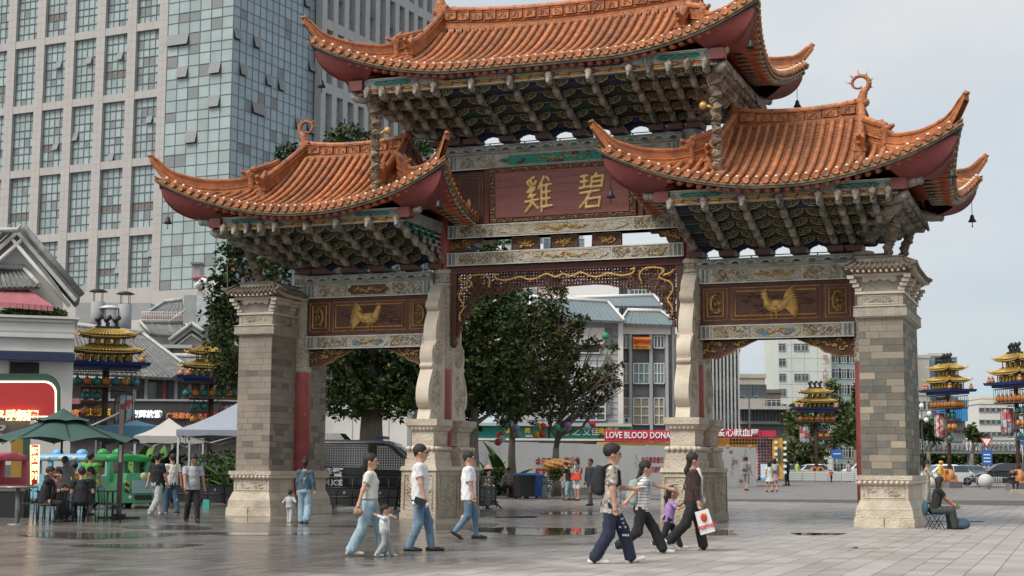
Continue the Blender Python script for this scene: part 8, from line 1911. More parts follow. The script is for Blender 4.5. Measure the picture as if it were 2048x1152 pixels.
for i, u in enumerate(range(1590, 1730, 26)):
 root = empty('white_planter_barrier', gat(u, 122), VROT, 'white slatted road planter number %s along the road behind the right bay' % ('one', 'two', 'three', 'four', 'five', 'six')[i], 'planter', 'white slatted road planters'); m = MB()
 for k in range(5): m.box((0, 0, .18+k*.14), (1.0, .35, .11), P_MULLW)
 m.build('slats', root); m = MB(); m.box((0, 0, .45), (.9, .25, .8), P_TRIM); m.build('tub', root)
sgn = empty('traffic_sign', gat(1974, 112), VROT, 'give way triangle above a blue board on a thin post', 'sign'); m = MB(); m.tube([(0, 0, 0), (0, 0, 3.4)], .05, P_STEEL, n=6); m.build('post', sgn); m = MB(); m.prism([(-.5, 3.45), (.5, 3.45), (0, 2.65)], -.06, -.03, flat('sign_red', (190, 50, 50), .5)); m.prism([(-.33, 3.36), (.33, 3.36), (0, 2.84)], -.08, -.06, P_WHITET); m.build('triangle', sgn); m = MB(); m.box((0, -.05, 2.0), (.75, .04, 1.1), flat('sign_blue', (48, 98, 176), .5));
for z in (1.7, 1.95, 2.2): m.box((0, -.08, z), (.5, .01, .08), P_WHITET)
m.build('blue_board', sgn)
for (u, v, lab) in ((1674, 915, 'small blue road sign behind the lantern tower post'), (2046, 888, 'blue direction board at the right edge')):
 root = empty('road_sign', gat(u, 140), VROT, lab, 'sign'); zz = zat(u, v, 140); m = MB(); m.tube([(0, 0, 0), (0, 0, zz)], .06, P_STEEL, n=6); m.build('post', root); m = MB(); m.box((0, -.05, zz), (1.0, .05, .8), flat('sign_blue', (48, 98, 176))); m.box((0, -.08, zz), (.7, .01, .08), P_WHITET); m.build('board', root)
SL = empty('street_lamp', gat(1500, 138), VROT, 'double headed blue grey street lamp before the long canopy building', 'street lamp'); zz = zat(1500, 800, 138); m = MB(); m.tube([(0, 0, 0), (0, 0, zz)], [.10, .06], P_STEEL, n=8); m.build('post', SL)
for s in (-1, 1): m = MB(); m.tube([(0, 0, zz-.2), (s*.3, 0, zz), (s*.5, 0, zz)], .04, P_STEEL, n=5); m.sph((s*.6, 0, zz-.05), .35, flat('blue_lamp_hood', (96, 150, 185), .4), n=10, sc=(1, .8, .35)); m.build('lamp_head', SL)
GL = empty('globe_lamp', gat(1846, 120), VROT, 'old style lamp with a cluster of white globes beside the right pier', 'street lamp'); zz = zat(1846, 850, 120); m = MB(); m.tube([(0, 0, 0), (0, 0, zz)], .07, P_IRON, n=6); m.build('post', GL)
for (x, z) in ((-.25, .3), (.35, .1), (.0, 1.2), (-.5, -.2), (.6, .6)): m = MB(); m.tube([(0, 0, zz-.6), (x*.9, 0, zz-.3), (x, 0, zz+z-.2)], .03, P_IRON, n=4); m.sph((x, 0, zz+z), .2, flat('white_globe', (232, 232, 226), .3), n=10); m.build('globe', GL)
m = MB(); m.box((0, 0, .12), (.8, .5, .24), T_STONEG, top=(.9, .85)); tag(m.build('kerb_stone', None, ground(2038, 988), VROT), 'loose rounded kerb stone at the right edge of the square', 'stone')
m = MB(); m.box((0, 0, .01), (1.6, .5, .012), flat('blue_mat', (84, 136, 168), .6)); tag(m.build('blue_mat', None, ground(1905, 1043)+Vector((0, 0, .004)), VROT), 'thin light blue sheet lying beside the seated woman', 'mat')
m = MB(); m.box((0, 0, .14), (.24, .2, .3), flat('teal_box', (70, 165, 155), .5), top=(.8, .8)); tag(m.build('teal_box', None, gat(415, 50), VROT), 'teal plastic box at the foot of the barriers by the left pier', 'box')
# ================================================================ PEOPLE
SKIN = M('skin', (.50, .285, .19), .55, var=.06, scale=6); SKIND = M('tanned_skin', (.36, .185, .115), .55, var=.06, scale=6); SKINL = M('light_skin', (.60, .38, .28), .55, var=.05, scale=6)
HAIR = M('black_hair', (.016, .013, .012), .7, var=.3, scale=30); HAIRG = M('greying_hair', (.09, .085, .08), .6, var=.4, scale=30)
DENIM = M('blue_denim', (.10, .17, .25), .85, var=.22, scale=5, col2=(.20, .29, .37), thr=(.45, .7), bump=.3, bscale=80); DENIML = M('light_denim', (.25, .36, .42), .85, var=.15, scale=4, col2=(.34, .45, .50), thr=(.5, .7)); DENIMD = M('dark_denim', (.045, .10, .17), .85, var=.2, scale=5); DJACK = M('denim_jacket', (.05, .095, .13), .85, var=.2, scale=6)
def cloth(n, c, **k): k.setdefault('var', .08); k.setdefault('scale', 5); return M(n, c, .88, bump=.25, bscale=60, **k)
WHITEC = cloth('white_cotton', (.66, .66, .66)); CREAMC = cloth('cream_cotton', (.60, .59, .54)); BLACKC = cloth('black_cotton', (.016, .016, .018), var=.3); NAVYC = cloth('navy_cotton', (.018, .024, .05), var=.2); GREYC = cloth('light_grey_cotton', (.33, .34, .35)); GREYM = cloth('mid_grey_cotton', (.20, .20, .20)); LGREY = cloth('pale_grey_sweatpants', (.42, .43, .44)); PURPLE = cloth('lilac_cotton', (.34, .20, .46)); BROWNC = cloth('dark_brown_knit', (.045, .022, .022), var=.3); GREENC = cloth('bright_green_cotton', (.09, .36, .08)); BEIGEC = cloth('beige_jacket', (.38, .35, .28)); OLIVEC = cloth('dark_olive_trousers', (.05, .055, .048)); TAUPE = cloth('taupe_shirt', (.30, .26, .20)); PINKC = cloth('dusty_pink', (.40, .27, .28)); YELC = cloth('yellow_jacket', (.60, .36, .03)); DARKJ = cloth('dark_navy_jacket', (.03, .036, .045)); KHAKID = cloth('dark_khaki', (.10, .09, .075)); TEALP = cloth('teal_bag_cloth', (.27, .34, .33)); ORBAG = flat('orange_leather', (214, 72, 38), .5)
CAMOC = M('camouflage_print', (.40, .35, .29), .88, var=.08, scale=5, col2=(.20, .17, .17), thr=(.50, .53), c3=(.56, .52, .46), thr3=(.54, .57), s3=9); CAMOC.node_tree.nodes
for nd in CAMOC.node_tree.nodes:
 if nd.type == 'TEX_NOISE' and abs(nd.inputs['Scale'].default_value-5*.45) < .01: nd.inputs['Scale'].default_value = 11; nd.inputs['Detail'].default_value = 1
 if nd.type == 'TEX_NOISE' and nd.inputs['Scale'].default_value == 9: nd.inputs['Detail'].default_value = 1
STRIPE = bpy.data.materials.new('striped_tee'); STRIPE.use_nodes = True
def _stripe(m):
 t = m.node_tree; b = t.nodes['Principled BSDF']; g = t.nodes.new('ShaderNodeNewGeometry'); s = t.nodes.new('ShaderNodeSeparateXYZ'); t.links.new(g.outputs['Position'], s.inputs[0]); k = t.nodes.new('ShaderNodeMath'); k.operation = 'MODULO'; k.inputs[1].default_value = .052; t.links.new(s.outputs[2], k.inputs[0]); c = t.nodes.new('ShaderNodeMath'); c.operation = 'GREATER_THAN'; c.inputs[1].default_value = .040; t.links.new(k.outputs[0], c.inputs[0])
 mx = t.nodes.new('ShaderNodeMix'); mx.data_type = 'RGBA'; mx.inputs[6].default_value = (.62, .60, .58, 1); mx.inputs[7].default_value = (.17, .17, .19, 1); t.links.new(c.outputs[0], mx.inputs[0]); t.links.new(mx.outputs[2], b.inputs['Base Color']); b.inputs['Roughness'].default_value = .88
_stripe(STRIPE)
SHOEW = flat('white_shoe', (214, 210, 202), .6); SHOEB = flat('black_shoe', (26, 26, 28), .5); SHOES = flat('sandal_beige', (200, 190, 168), .6); GLASSF = flat('spectacle_frame', (22, 20, 20), .4); EYE = flat('dark_eye', (24, 16, 12), .3); LIP = flat('lip', (150, 78, 66), .6)
def V3(*a): return Vector(a)
def ik(a, c, l1, l2, pole):
 d = c-a; L_ = min(d.length, (l1+l2)*.999); u = d.normalized(); c2 = a+u*L_; x = (l1*l1-l2*l2+L_*L_)/(2*L_); h = math.sqrt(max(0, l1*l1-x*x)); p = pole-u*pole.dot(u); p = p.normalized() if p.length > 1e-5 else V3(0, 1, 0); return a+u*x+p*h, c2
def person(label, pos, face, H=1.7, feet=((.22, 0), (-.25, .05)), hands=None, top=WHITEC, bottom=DENIM, shoes=SHOEB, hair='short', skin=SKIN, female=False, wide=0, sleeve=.55, pants=1.0, torso=1.0, lean=0, look=0, nod=0, hipz=None, crop=0, glasses=False, child=False, pw=0, extra=None, hres=None, hem=None, skirt=None, hairm=HAIR, elb=None, name='person', knees=None, fwide=0, belly=0, group=None, toes=None, bun=False):
 """local frame: x forward, y left, z up. feet: (forward, lift) for left and right; hands: targets (fwd, out, up) from the ground; face: direction of travel in picture terms (0 = right, pi/2 = away)"""
 root = empty(name, pos, VROT+face, label, 'person', group); s = H/1.7; cs = 1.38 if child else 1.09; h = hres or .014
 legL = .80*s if not child else .72*s; th = legL*.5; sh = legL*.5; ank = .08*s
 fo = [V3(feet[0][0], .095*s*(1+fwide), ank+feet[0][1]), V3(feet[1][0], -.095*s*(1+fwide), ank+feet[1][1])]
 hw = .085*s*(1.08 if female else 1)
 if hipz is None:
  hz = min(math.sqrt(max(.01, (legL*.995)**2-f.x**2))+f.z for f in fo)
 else: hz = hipz
 P0 = V3(0, 0, hz); up = V3(sin(lean), 0, cos(lean)); tl = (.53 if not child else .46)*s*torso
 C = P0+up*(tl*.62); SHc = P0+up*tl; NK = SHc+up*.045*s+V3(.012, 0, 0); shw = (.162 if female else .188)*s*(.92 if child else 1)*(1+wide*.15); HD = NK+V3(sin(lean*.6+nod*.5), 0, cos(lean*.6)).normalized()*(.132*s*cs)
 hips = [P0+V3(0, hw, 0), P0+V3(0, -hw, 0)]; kn = [];
 for i in range(2):
  pole = V3(1, (.25 if i == 0 else -.25)*(1 if hipz is not None else .15), .15 if hipz is None else .5)
  k, f = ik(hips[i], fo[i], th, sh, pole);
  if hipz is not None and knees: k = V3(*knees[i])
  kn.append(k)
 shs = [SHc+V3(0, shw, -.03*s), SHc+V3(0, -shw, -.03*s)]; ua, fa = .27*s, .235*s; hd = hands or [(-.12, .26, .80), (.16, .26, .84)]; el = []; hn = []
 for i in range(2):
  sg = 1 if i == 0 else -1; tgt = V3(hd[i][0], sg*hd[i][1], hd[i][2]*(s if hd[i][2] > 0 else 1)) if len(hd[i]) == 3 else V3(hd[i][0], hd[i][1], hd[i][2])
  pole = V3(-1, sg*.35, -.25)
  if elb and elb[i]: pole = V3(*elb[i])
  e, w_ = ik(shs[i], tgt, ua, fa, pole); el.append(e); hn.append(w_)
 r = s*(1.09+.12*wide)
 # ---- body (skin) one continuous surface: head, neck, arms, legs, torso core
 pr = []
 look_ = Matrix.Rotation(look, 3, 'Z'); F_ = look_ @ V3(cos(nod), 0, -sin(nod)); Lf = look_ @ V3(0, 1, 0); Up = F_.cross(Lf)
 Rm = [[F_.x, Lf.x, Up.x], [F_.y, Lf.y, Up.y], [F_.z, Lf.z, Up.z]]; hs_ = s*cs
 pr.append(('e', tuple(HD+Up*.025*hs_-F_*.008*hs_), (.098*hs_, .078*hs_, .105*hs_), Rm)); pr.append(('c', tuple(HD+F_*.035*hs_-Up*.02*hs_), tuple(HD+F_*.052*hs_-Up*.078*hs_), .055*hs_, .036*hs_)); pr.append(('c', tuple(HD+F_*.088*hs_+Up*.012*hs_), tuple(HD+F_*.108*hs_-Up*.022*hs_), .010*hs_, .016*hs_))
 for sg in (-1, 1): pr.append(('e', tuple(HD+Lf*sg*.080*hs_-F_*.005*hs_-Up*.002*hs_), (.020*hs_, .010*hs_, .030*hs_), Rm)); pr.append(('e', tuple(HD+F_*.078*hs_+Lf*sg*.03*hs_+Up*.03*hs_), (.022*hs_, .026*hs_, .012*hs_), Rm))
 pr.append(('c', tuple(NK-up*.05*s), tuple(HD-Up*.05*hs_-F_*.02*hs_), .064*s*(.86 if female else 1), .056*s*(.9 if female else 1))); pr.append(('c', tuple(P0+V3(0, 0, .02)), tuple(C), .11*r, .12*r)); pr.append(('c', tuple(C), tuple(SHc-up*.07*s), .12*r, .09*r)); pr.append(('c', tuple(shs[0]), tuple(shs[1]), .055*s, .055*s))
 aw = (.043 if female else .050)*s*(.85 if child else 1)*(1+.1*wide)
 for i in range(2):
  pr.append(('c', tuple(shs[i]), tuple(el[i]), aw*1.15, aw*.86)); dv = (hn[i]-el[i]).normalized(); wr = hn[i]; pr.append(('c', tuple(el[i]), tuple(wr), aw*.86, aw*.58)); pr.append(('c', tuple(wr), tuple(wr+dv*.055*s), .030*s, .034*s))
  pr.append(('c', tuple(hips[i]), tuple(kn[i]), .082*r, .055*r)); pr.append(('c', tuple(kn[i]), tuple(fo[i]), .052*r, .034*r)); pr.append(('c', tuple(fo[i]), tuple(fo[i]+V3(.10*s, 0, -.045*s)), .034*s, .026*s))
  mid = kn[i].lerp(fo[i], .3); pr.append(('e', tuple(mid-V3(.02*s, 0, 0)), (.045*r, .042*r, .10*r)))
 obj('body', sdf_mesh('body', pr, h, skin, k=.022), root)
 fb_ = MB()                                  # fingers on the same hands, eyes, mouth
 for i in range(2):
  dv = (hn[i]-el[i]).normalized(); sg = 1 if i == 0 else -1; sd = dv.cross(V3(0, 1, 0)); sd = sd.normalized() if sd.length > .1 else V3(1, 0, 0); pn = dv.cross(sd)
  base = hn[i]+dv*.075*s
  for k, ln in enumerate((.062, .070, .066, .052)):
   b0 = base+sd*(.024-.016*k)*s; b1 = b0+dv*ln*.55*s-pn*sg*.006*s; b2 = b1+dv*ln*.35*s-pn*sg*.022*s; fb_.tube([b0-dv*.03*s, b0, b1, b2], [.011*s, .010*s, .009*s, .007*s], skin, n=6)
  t0 = hn[i]+dv*.03*s+sd*.028*s; fb_.tube([t0, t0+sd*.022*s+dv*.025*s, t0+sd*.026*s+dv*.055*s], [.013*s, .011*s, .008*s], skin, n=6)
  fb_.build('fingers', root); fb_ = MB()
 fc = MB()
 for sg in (-1, 1): fc.sph(HD+F_*.090*hs_+Lf*sg*.030*hs_+Up*.012*hs_, .010*hs_, EYE, n=6, sc=(1, 1.2, .8)); fc.tube([HD+F_*.098*hs_+Lf*sg*.018*hs_+Up*.034*hs_, HD+F_*.085*hs_+Lf*sg*.048*hs_+Up*.036*hs_], .0045*hs_, HAIR, n=4)
 fc.tube([HD+F_*.088*hs_-Lf*.018*hs_-Up*.053*hs_, HD+F_*.093*hs_-Up*.052*hs_, HD+F_*.088*hs_+Lf*.018*hs_-Up*.053*hs_], .006*hs_, LIP, n=4); fc.build('eyes_and_mouth', root)
 if glasses:
  gl = MB()
  for sg in (-1, 1): c = HD+F_*.104*hs_+Lf*sg*.034*hs_+Up*.010*hs_; gl.tube([c+Lf*.028*hs_*cos(a)+Up*.020*hs_*sin(a) for a in [q*PI/5 for q in range(11)]], .0024, GLASSF, n=4); gl.tube([c+Lf*sg*.028*hs_+Up*.005, HD+Lf*sg*.080*hs_+Up*.010*hs_-F_*.01], .0024, GLASSF, n=4)
  gl.build('glasses', root)
 # ---- hair
 hr = [('e', tuple(HD+Up*.045*hs_-F_*.016*hs_), (.108*hs_, .090*hs_, .100*hs_), Rm)]; cut_front = lambda X, Y, Z: -(0)
 cl = []
 fp = HD+F_*.052*hs_+Up*.030*hs_; nrm = (F_*.72-Up*.70).normalized(); cl.append(lambda X, Y, Z, fp=fp, n=nrm: ((X-fp.x)*n.x+(Y-fp.y)*n.y+(Z-fp.z)*n.z))
 if hair == 'short': pn2 = HD-Up*.03*hs_; cl.append(lambda X, Y, Z, q=pn2, u=Up-F_*.5: -((X-q.x)*u.x+(Y-q.y)*u.y+(Z-q.z)*u.z)); hr.append(('c', tuple(HD-F_*.05*hs_+Up*.02*hs_), tuple(HD-F_*.055*hs_-Up*.02*hs_), .055*hs_, .045*hs_))
 elif hair == 'bushy': hr = [('e', tuple(HD+Up*.060*hs_-F_*.022*hs_), (.112*hs_, .098*hs_, .105*hs_), Rm), ('e', tuple(HD+Up*.10*hs_+F_*.03*hs_), (.07*hs_, .08*hs_, .05*hs_), Rm)]; pn2 = HD-Up*.02*hs_; cl.append(lambda X, Y, Z, q=pn2, u=Up-F_*.5: -((X-q.x)*u.x+(Y-q.y)*u.y+(Z-q.z)*u.z))
 elif hair in ('pony', 'bob', 'long', 'lowpony', 'bun'):
  hr.append(('c', tuple(HD-F_*.04*hs_+Up*.03*hs_), tuple(HD-F_*.055*hs_-Up*.055*hs_), .078*hs_, .05*hs_))
  if hair == 'pony': hr += [('c', tuple(HD-F_*.09*hs_), tuple(HD-F_*.125*hs_-Up*.07*hs_), .03*hs_, .042*hs_), ('c', tuple(HD-F_*.125*hs_-Up*.07*hs_), tuple(HD-F_*.10*hs_-V3(0, 0, .24*hs_)), .042*hs_, .014*hs_)]
  if hair == 'lowpony': hr += [('c', tuple(HD-F_*.085*hs_-Up*.05*hs_), tuple(HD-F_*.12*hs_-V3(0, 0, .16*hs_)), .032*hs_, .04*hs_), ('c', tuple(HD-F_*.12*hs_-V3(0, 0, .16*hs_)), tuple(HD-F_*.11*hs_-V3(0, 0, .27*hs_)), .04*hs_, .014*hs_)]
  if hair == 'long':
   for sg in (-1, 0, 1): hr += [('c', tuple(HD-F_*.04*hs_+Lf*sg*.05*hs_), tuple(HD-F_*.05*hs_+Lf*sg*.065*hs_-V3(0, 0, .26*hs_)), .058*hs_, .038*hs_)]
  if hair == 'bob':
   for sg in (-1, 1): hr += [('c', tuple(HD-F_*.03*hs_+Lf*sg*.06*hs_+Up*.02*hs_), tuple(HD-F_*.02*hs_+Lf*sg*.065*hs_-Up*.07*hs_), .05*hs_, .035*hs_)]
  if hair == 'bun': hr += [('e', tuple(HD-F_*.04*hs_+Up*.15*hs_), (.045*hs_, .045*hs_, .045*hs_), None)]
  if hair in ('pony', 'bun', 'lowpony', 'long', 'bob'):
   f2 = HD+F_*.055*hs_+Up*.02*hs_; cl = [lambda X, Y, Z, fp=f2, n=(F_*.93-Up*.36).normalized(): ((X-fp.x)*n.x+(Y-fp.y)*n.y+(Z-fp.z)*n.z)]
 obj('hair', sdf_mesh('hair', hr, h*.9, hairm, k=.02, cuts=cl, disp=lambda X, Y, Z: .005*np.sin(X*130+Y*90)*np.sin(Z*110+Y*120)+.003*np.sin(X*60-Z*170)), root)
 # ---- top
 wr = lambda X, Y, Z: .0035*s*np.sin(Z*34+X*60+Y*25)*np.sin(Y*42-Z*22+X*10)+.003*s*np.sin(Z*25-X*50+Y*44)
 if top is not None:
  b_ = .030*s; ts = []; hemz = hem if hem is not None else (-.03*s if not crop else crop*s)
  ts.append(('c', tuple(P0+up*(hemz)), tuple(C), (.135+(.012 if hemz < -.05*s else 0)+.01*wide+belly*.03)*s*(1 if not female else .95), (.132+.01*wide+belly*.03)*s*(.93 if female else 1))); ts.append(('c', tuple(C), tuple(SHc-up*.075*s), .130*r*(.95 if female else 1), .118*r*(.93 if female else 1)))
  if female and not child: ts.append(('e', tuple(C+up*.06*s+V3(.075*s, 0, 0)), (.07*s, .12*s, .065*s)))
  if belly: ts.append(('e', tuple(P0+up*.14*s+V3(.05*s, 0, 0)), (.13*s, .15*s, .14*s)))
  ts.append(('c', tuple(shs[0]-V3(0, .02*s, 0)), tuple(shs[1]+V3(0, .02*s, 0)), .070*s, .070*s)); ts.append(('c', tuple(P0+V3(0, .055*s, 0)+up*hemz), tuple(C+V3(0, .05*s, 0)), .118*r, .108*r)); ts.append(('c', tuple(P0-V3(0, .055*s, 0)+up*hemz), tuple(C-V3(0, .05*s, 0)), .118*r, .108*r))
  for i in range(2):
   if sleeve <= .05: continue
   if sleeve <= 1: e = shs[i].lerp(el[i], sleeve); ts.append(('c', tuple(shs[i]), tuple(e), .070*s*(.85 if child else 1)*(.92 if female else 1), .066*s*(.85 if child else 1)*(.92 if female else 1)))
   else: ts.append(('c', tuple(shs[i]), tuple(el[i]), .070*s*(.88 if child else 1), .060*s*(.88 if child else 1))); e = el[i].lerp(hn[i], sleeve-1); ts.append(('c', tuple(el[i]), tuple(e), .060*s*(.88 if child else 1), .046*s))
  hp_ = P0+up*hemz; cuts = [lambda X, Y, Z, q=hp_, u=up: -((X-q.x)*u.x+(Y-q.y)*u.y+(Z-q.z)*u.z)+(-.0)]
  nk = NK-up*.028*s; cuts.append(lambda X, Y, Z, q=nk, u=up: np.where((X-q.x)**2+(Y-q.y)**2 < (.092*s)**2, (X-q.x)*(u.x-.4)+(Y-q.y)*u.y+(Z-q.z-.012*s)*u.z, -1))
  if sleeve <= 1 and sleeve > .05:
   for i in range(2):
    e = shs[i].lerp(el[i], sleeve); dv = (el[i]-shs[i]).normalized(); sg = 1 if i == 0 else -1
    def cf(X, Y, Z, e=e, d=dv):
     t = (X-e.x)*d.x+(Y-e.y)*d.y+(Z-e.z)*d.z; rr2 = (X-e.x)**2+(Y-e.y)**2+(Z-e.z)**2; return np.where(rr2 < (.10*s)**2, t, -1)
    cuts.append(cf)
  obj('shirt', sdf_mesh('shirt', ts, h*.92, top, k=.03, disp=wr, cuts=cuts), root)
 # ---- trousers or skirt
 if bottom is not None and skirt is None:
  bs = [('e', tuple(P0+V3(-.01, 0, .0)), (.125*r, .150*r, .11*s)), ('c', tuple(P0+V3(0, .03, .06*s)), tuple(P0+V3(0, -.03, .06*s)), .115*r, .115*r)]
  for i in range(2):
   w1 = (.088+.008*wide+pw*.02)*s; w2 = (.074+pw*.034)*s; w3 = (.052+pw*.062)*s
   bs.append(('c', tuple(hips[i]), tuple(kn[i]), w1, w2))
   if pants > .5: e = kn[i].lerp(fo[i], (pants-.5)*2*.98); bs.append(('c', tuple(kn[i]), tuple(e), w2, w2+(w3-w2)*(pants-.5)*2))
  cuts = [lambda X, Y, Z: Z-(hz+.105*s)] if abs(lean) < .25 else []
  if pants >= 1 and hipz is None: cuts.append(lambda X, Y, Z: .035*s-Z)
  if pants > .5:
   for i in range(2):
    e = kn[i].lerp(fo[i], (pants-.5)*2*.93); dv = (fo[i]-kn[i]).normalized(); m_ = (kn[i]+e)/2
    def cp(X, Y, Z, e=e, d=dv):
     t = (X-e.x)*d.x+(Y-e.y)*d.y+(Z-e.z)*d.z; return np.where((X-e.x)**2+(Y-e.y)**2+(Z-e.z)**2 < (.2*s)**2, t, -1)
    cuts.append(cp)
  if pants <= .6:
   bs = bs[:2]+[('c', tuple(hips[i]), tuple(hips[i].lerp(kn[i], pants*2*.92)), .095*s, .086*s) for i in range(2)]
  obj('trousers', sdf_mesh('trousers', bs, h, bottom, k=.022, disp=lambda X, Y, Z: .004*s*np.sin(Z*18+X*55+Y*20)*np.sin(Y*50+X*33)+.003*s*np.sin(Z*30-Y*60+X*41)+(.003+.008*pw*np.clip((hz-Z)*1.6, 0, 1))*s*np.sin(X*75+Z*(14 if pw < .3 else 5)+Y*12)*np.sin(Y*66+X*9+1.3)), root)
 if skirt is not None:
  m = MB(); g = []
  for t in (0, .3, .6, 1):
   z = (hz+.10*s)+(skirt-(hz+.10*s))*t; R_ = (.125+.09*t)*s; g.append([(R_*1.0*cos(a)*(1+.06*t*sin(a*7)), R_*1.1*sin(a)*(1+.06*t*cos(a*6)), z) for a in [2*PI*q/28 for q in range(29)]])
  m.sheet(g, bottom); m.build('skirt', root)
 # ---- shoes
 for i in range(2):
  f = fo[i]; tp = (toes[i] if toes else (0 if feet[i][1] < .03 else -.6)); d = V3(cos(tp), 0, sin(tp)); q = f-V3(0, 0, .045*s); uz = V3(-sin(tp), 0, cos(tp))
  sp_ = [('c', tuple(q-d*.055*s), tuple(q+d*.10*s-uz*.002), .044*s, .040*s), ('c', tuple(q+d*.08*s), tuple(q+d*.190*s-uz*.006), .042*s, .030*s), ('c', tuple(q-d*.03*s), tuple(f+V3(0, 0, .01)), .036*s, .036*s)]
  zf = q-uz*.030*s
  obj('shoe', sdf_mesh('shoe', sp_, h*.8, shoes, k=.015, cuts=[lambda X, Y, Z, q=zf, u=uz: -((X-q.x)*u.x+(Y-q.y)*u.y+(Z-q.z)*u.z)]), root)
 J = dict(P0=P0, C=C, SH=SHc, HD=HD, shs=shs, el=el, hn=hn, kn=kn, fo=fo, s=s, F=F_, L=Lf, U=Up, root=root, up=up)
 return J
def backpack(J, mat, name='backpack', label=None, sc=1.0, low=0):
 s = J['s']; c = J['C']+V3(-.19*s, 0, .03-low); me = sdf_mesh(name, [('e', tuple(c), (.095*sc, .15*sc, .23*sc)), ('e', tuple(c+V3(-.05, 0, -.08)), (.07*sc, .12*sc, .12*sc)), ('c', tuple(c+V3(.04, .09*sc, .15)), tuple(c+V3(.02, .10*sc, -.15)), .07*sc, .08*sc), ('c', tuple(c+V3(.04, -.09*sc, .15)), tuple(c+V3(.02, -.10*sc, -.15)), .07*sc, .08*sc)], .016, mat, k=.03)
 o = obj(name, me, None, J['root'].location, J['root'].rotation_euler[2]); m = MB()
 for sg in (-1, 1): m.tube([c+V3(.06, sg*.10, .18), J['SH']+V3(-.03, sg*.11*s, .055), J['SH']+V3(.10*s, sg*.12*s, -.04), J['C']+V3(.12*s, sg*.14*s, -.02), c+V3(.10, sg*.13, -.16)], .018, mat, n=6, flatz=1.4)
 m.build('strap', o); return tag(o, label, 'bag')
def held(name, J, mb, label, cat): return tag(mb.build(name, None, J['root'].location, J['root'].rotation_euler[2]), label, cat)
RT = 0.0; G0 = ground
# --- foreground, left group
A = person('woman in cropped white tee and wide pale jeans with a ponytail walking right', G0(738, 1112), RT-.05, 1.62, feet=((.20, .0), (-.27, .02)), hands=[(-.02, .42, .66) if False else (.14, .17, .62), (-.20, .34, .66)], top=CREAMC, bottom=DENIML, shoes=SHOES, hair='pony', female=True, sleeve=.55, crop=.10, pw=.65, look=-.15, fwide=.2)
hb = MB();
for k in range(5): c = A['hn'][1]+V3(-.03+.03*(k % 3), -.03*(k % 2), -.10-.02*k); hb.lathe([(.045, -.012), (.052, 0), (.045, .012)], c, M('woven_shell', (.36, .27, .18), .8, var=.3), n=9, rot=Matrix.Rotation(.7+k*.5, 3, 'X'))
held('woven_pouch', A, hb, 'small brown woven pouch in the hand of the woman in cropped tee', 'pouch')
person('toddler in white sweatshirt and grey leggings between the woman and the man', G0(768, 1113), RT+.25, .86, feet=((.13, 0), (-.12, .01)), hands=[(.16, .05, 1.22), (-.16, .20, 1.30)], top=WHITEC, bottom=GREYC, shoes=SHOEW, hair='short', sleeve=1.85, child=True, wide=1.6, pw=.5, hres=.011, elb=[(0, 1, .2), (-.3, -1, 0)], fwide=.3)
B = person('tall man in plain white tee and jeans with one hand on his hip', G0(838, 1103), RT-.02, 1.78, feet=((.20, 0), (-.16, 0)), hands=[(-.12, .16, .98), (.10, .26, .80)], top=WHITEC, bottom=DENIM, shoes=SHOEB, hair='short', sleeve=.62, glasses=True, elb=[(-1, 1.2, 0), None], pw=.14, look=-.05, fwide=.1)
hb = MB(); c = B['hn'][1]+V3(-.06, -.02, -.06); hb.box(tuple(c), (.20, .07, .12), P_BLK, ry=.3); hb.sph(c+V3(.10, 0, -.05), .05, WHITEC, n=7, sc=(1.3, .6, 1)); hb.sph(c+V3(-.1, 0, -.03), .045, WHITEC, n=7); held('pouch_and_cloth', B, hb, 'black pouch with white cloth in the right hand of the tall man', 'pouch')
person('man in oversized white tee and slim jeans with a hand in his pocket', G0(936, 1078), RT+.0, 1.70, feet=((.16, 0), (-.26, .07)), hands=[(.02, .20, .86), (.10, .19, .86)], top=M('bright_white_cotton', (.72, .73, .76), .88, var=.06, bump=.25, bscale=60), bottom=DENIM, shoes=SHOEB, hair='short', sleeve=.85, glasses=True, wide=.3, hem=-.10, pw=-.02, look=-.1)
# --- foreground, right group
Cm = person('man in camouflage print shirt and navy trousers with black backpack', G0(1222, 1127), RT-.04, 1.78, feet=((.30, .0), (-.25, 0)), hands=[(.36, .12, 1.06), (.05, .24, .82)], top=CAMOC, bottom=NAVYC, shoes=SHOEW, hair='bushy', sleeve=.75, glasses=True, pw=.5, wide=.4, hem=-.12, lean=.03, toes=(.25, 0))
backpack(Cm, BLACKC, label='black backpack on the man in the camouflage shirt')
hb = MB(); c = Cm['hn'][0]+V3(.10, -.02, .03); hb.box(tuple(c), (.15, .08, .012), P_WHITET, ry=-.1); held('phone', Cm, hb, 'pale phone held flat by the man in camouflage shirt', 'phone')
for i, (t_, x, z) in enumerate((('TO EVERY', -.02, .78), ('LIFE', .10, .72), ('WHAT', .13, .66), ('YOU', .155, .60), ('MAKE', .175, .54), ('IT', .20, .48), ('SMILE', .22, .42))):
 text_mesh('trouser_print', t_, .042, .001, P_WHITET, Cm['root'], (x, -.19 if i == 0 else .002, z), (PI/2, 0, 0), .0015)
S = person('young woman in striped tee and black wide trousers reaching forward', G0(1283, 1107), RT-.02, 1.60, feet=((.36, .0), (-.38, .07)), hands=[(.62, .08, 1.10), (-.30, .34, .88)], top=STRIPE, bottom=BLACKC, shoes=SHOEW, hair='lowpony', female=True, sleeve=.6, pw=.55, lean=.10, nod=.12, elb=[(0, .4, -1), None])
backpack(S, TEALP, label='grey green backpack on the young woman in striped tee', sc=.9, low=.05)
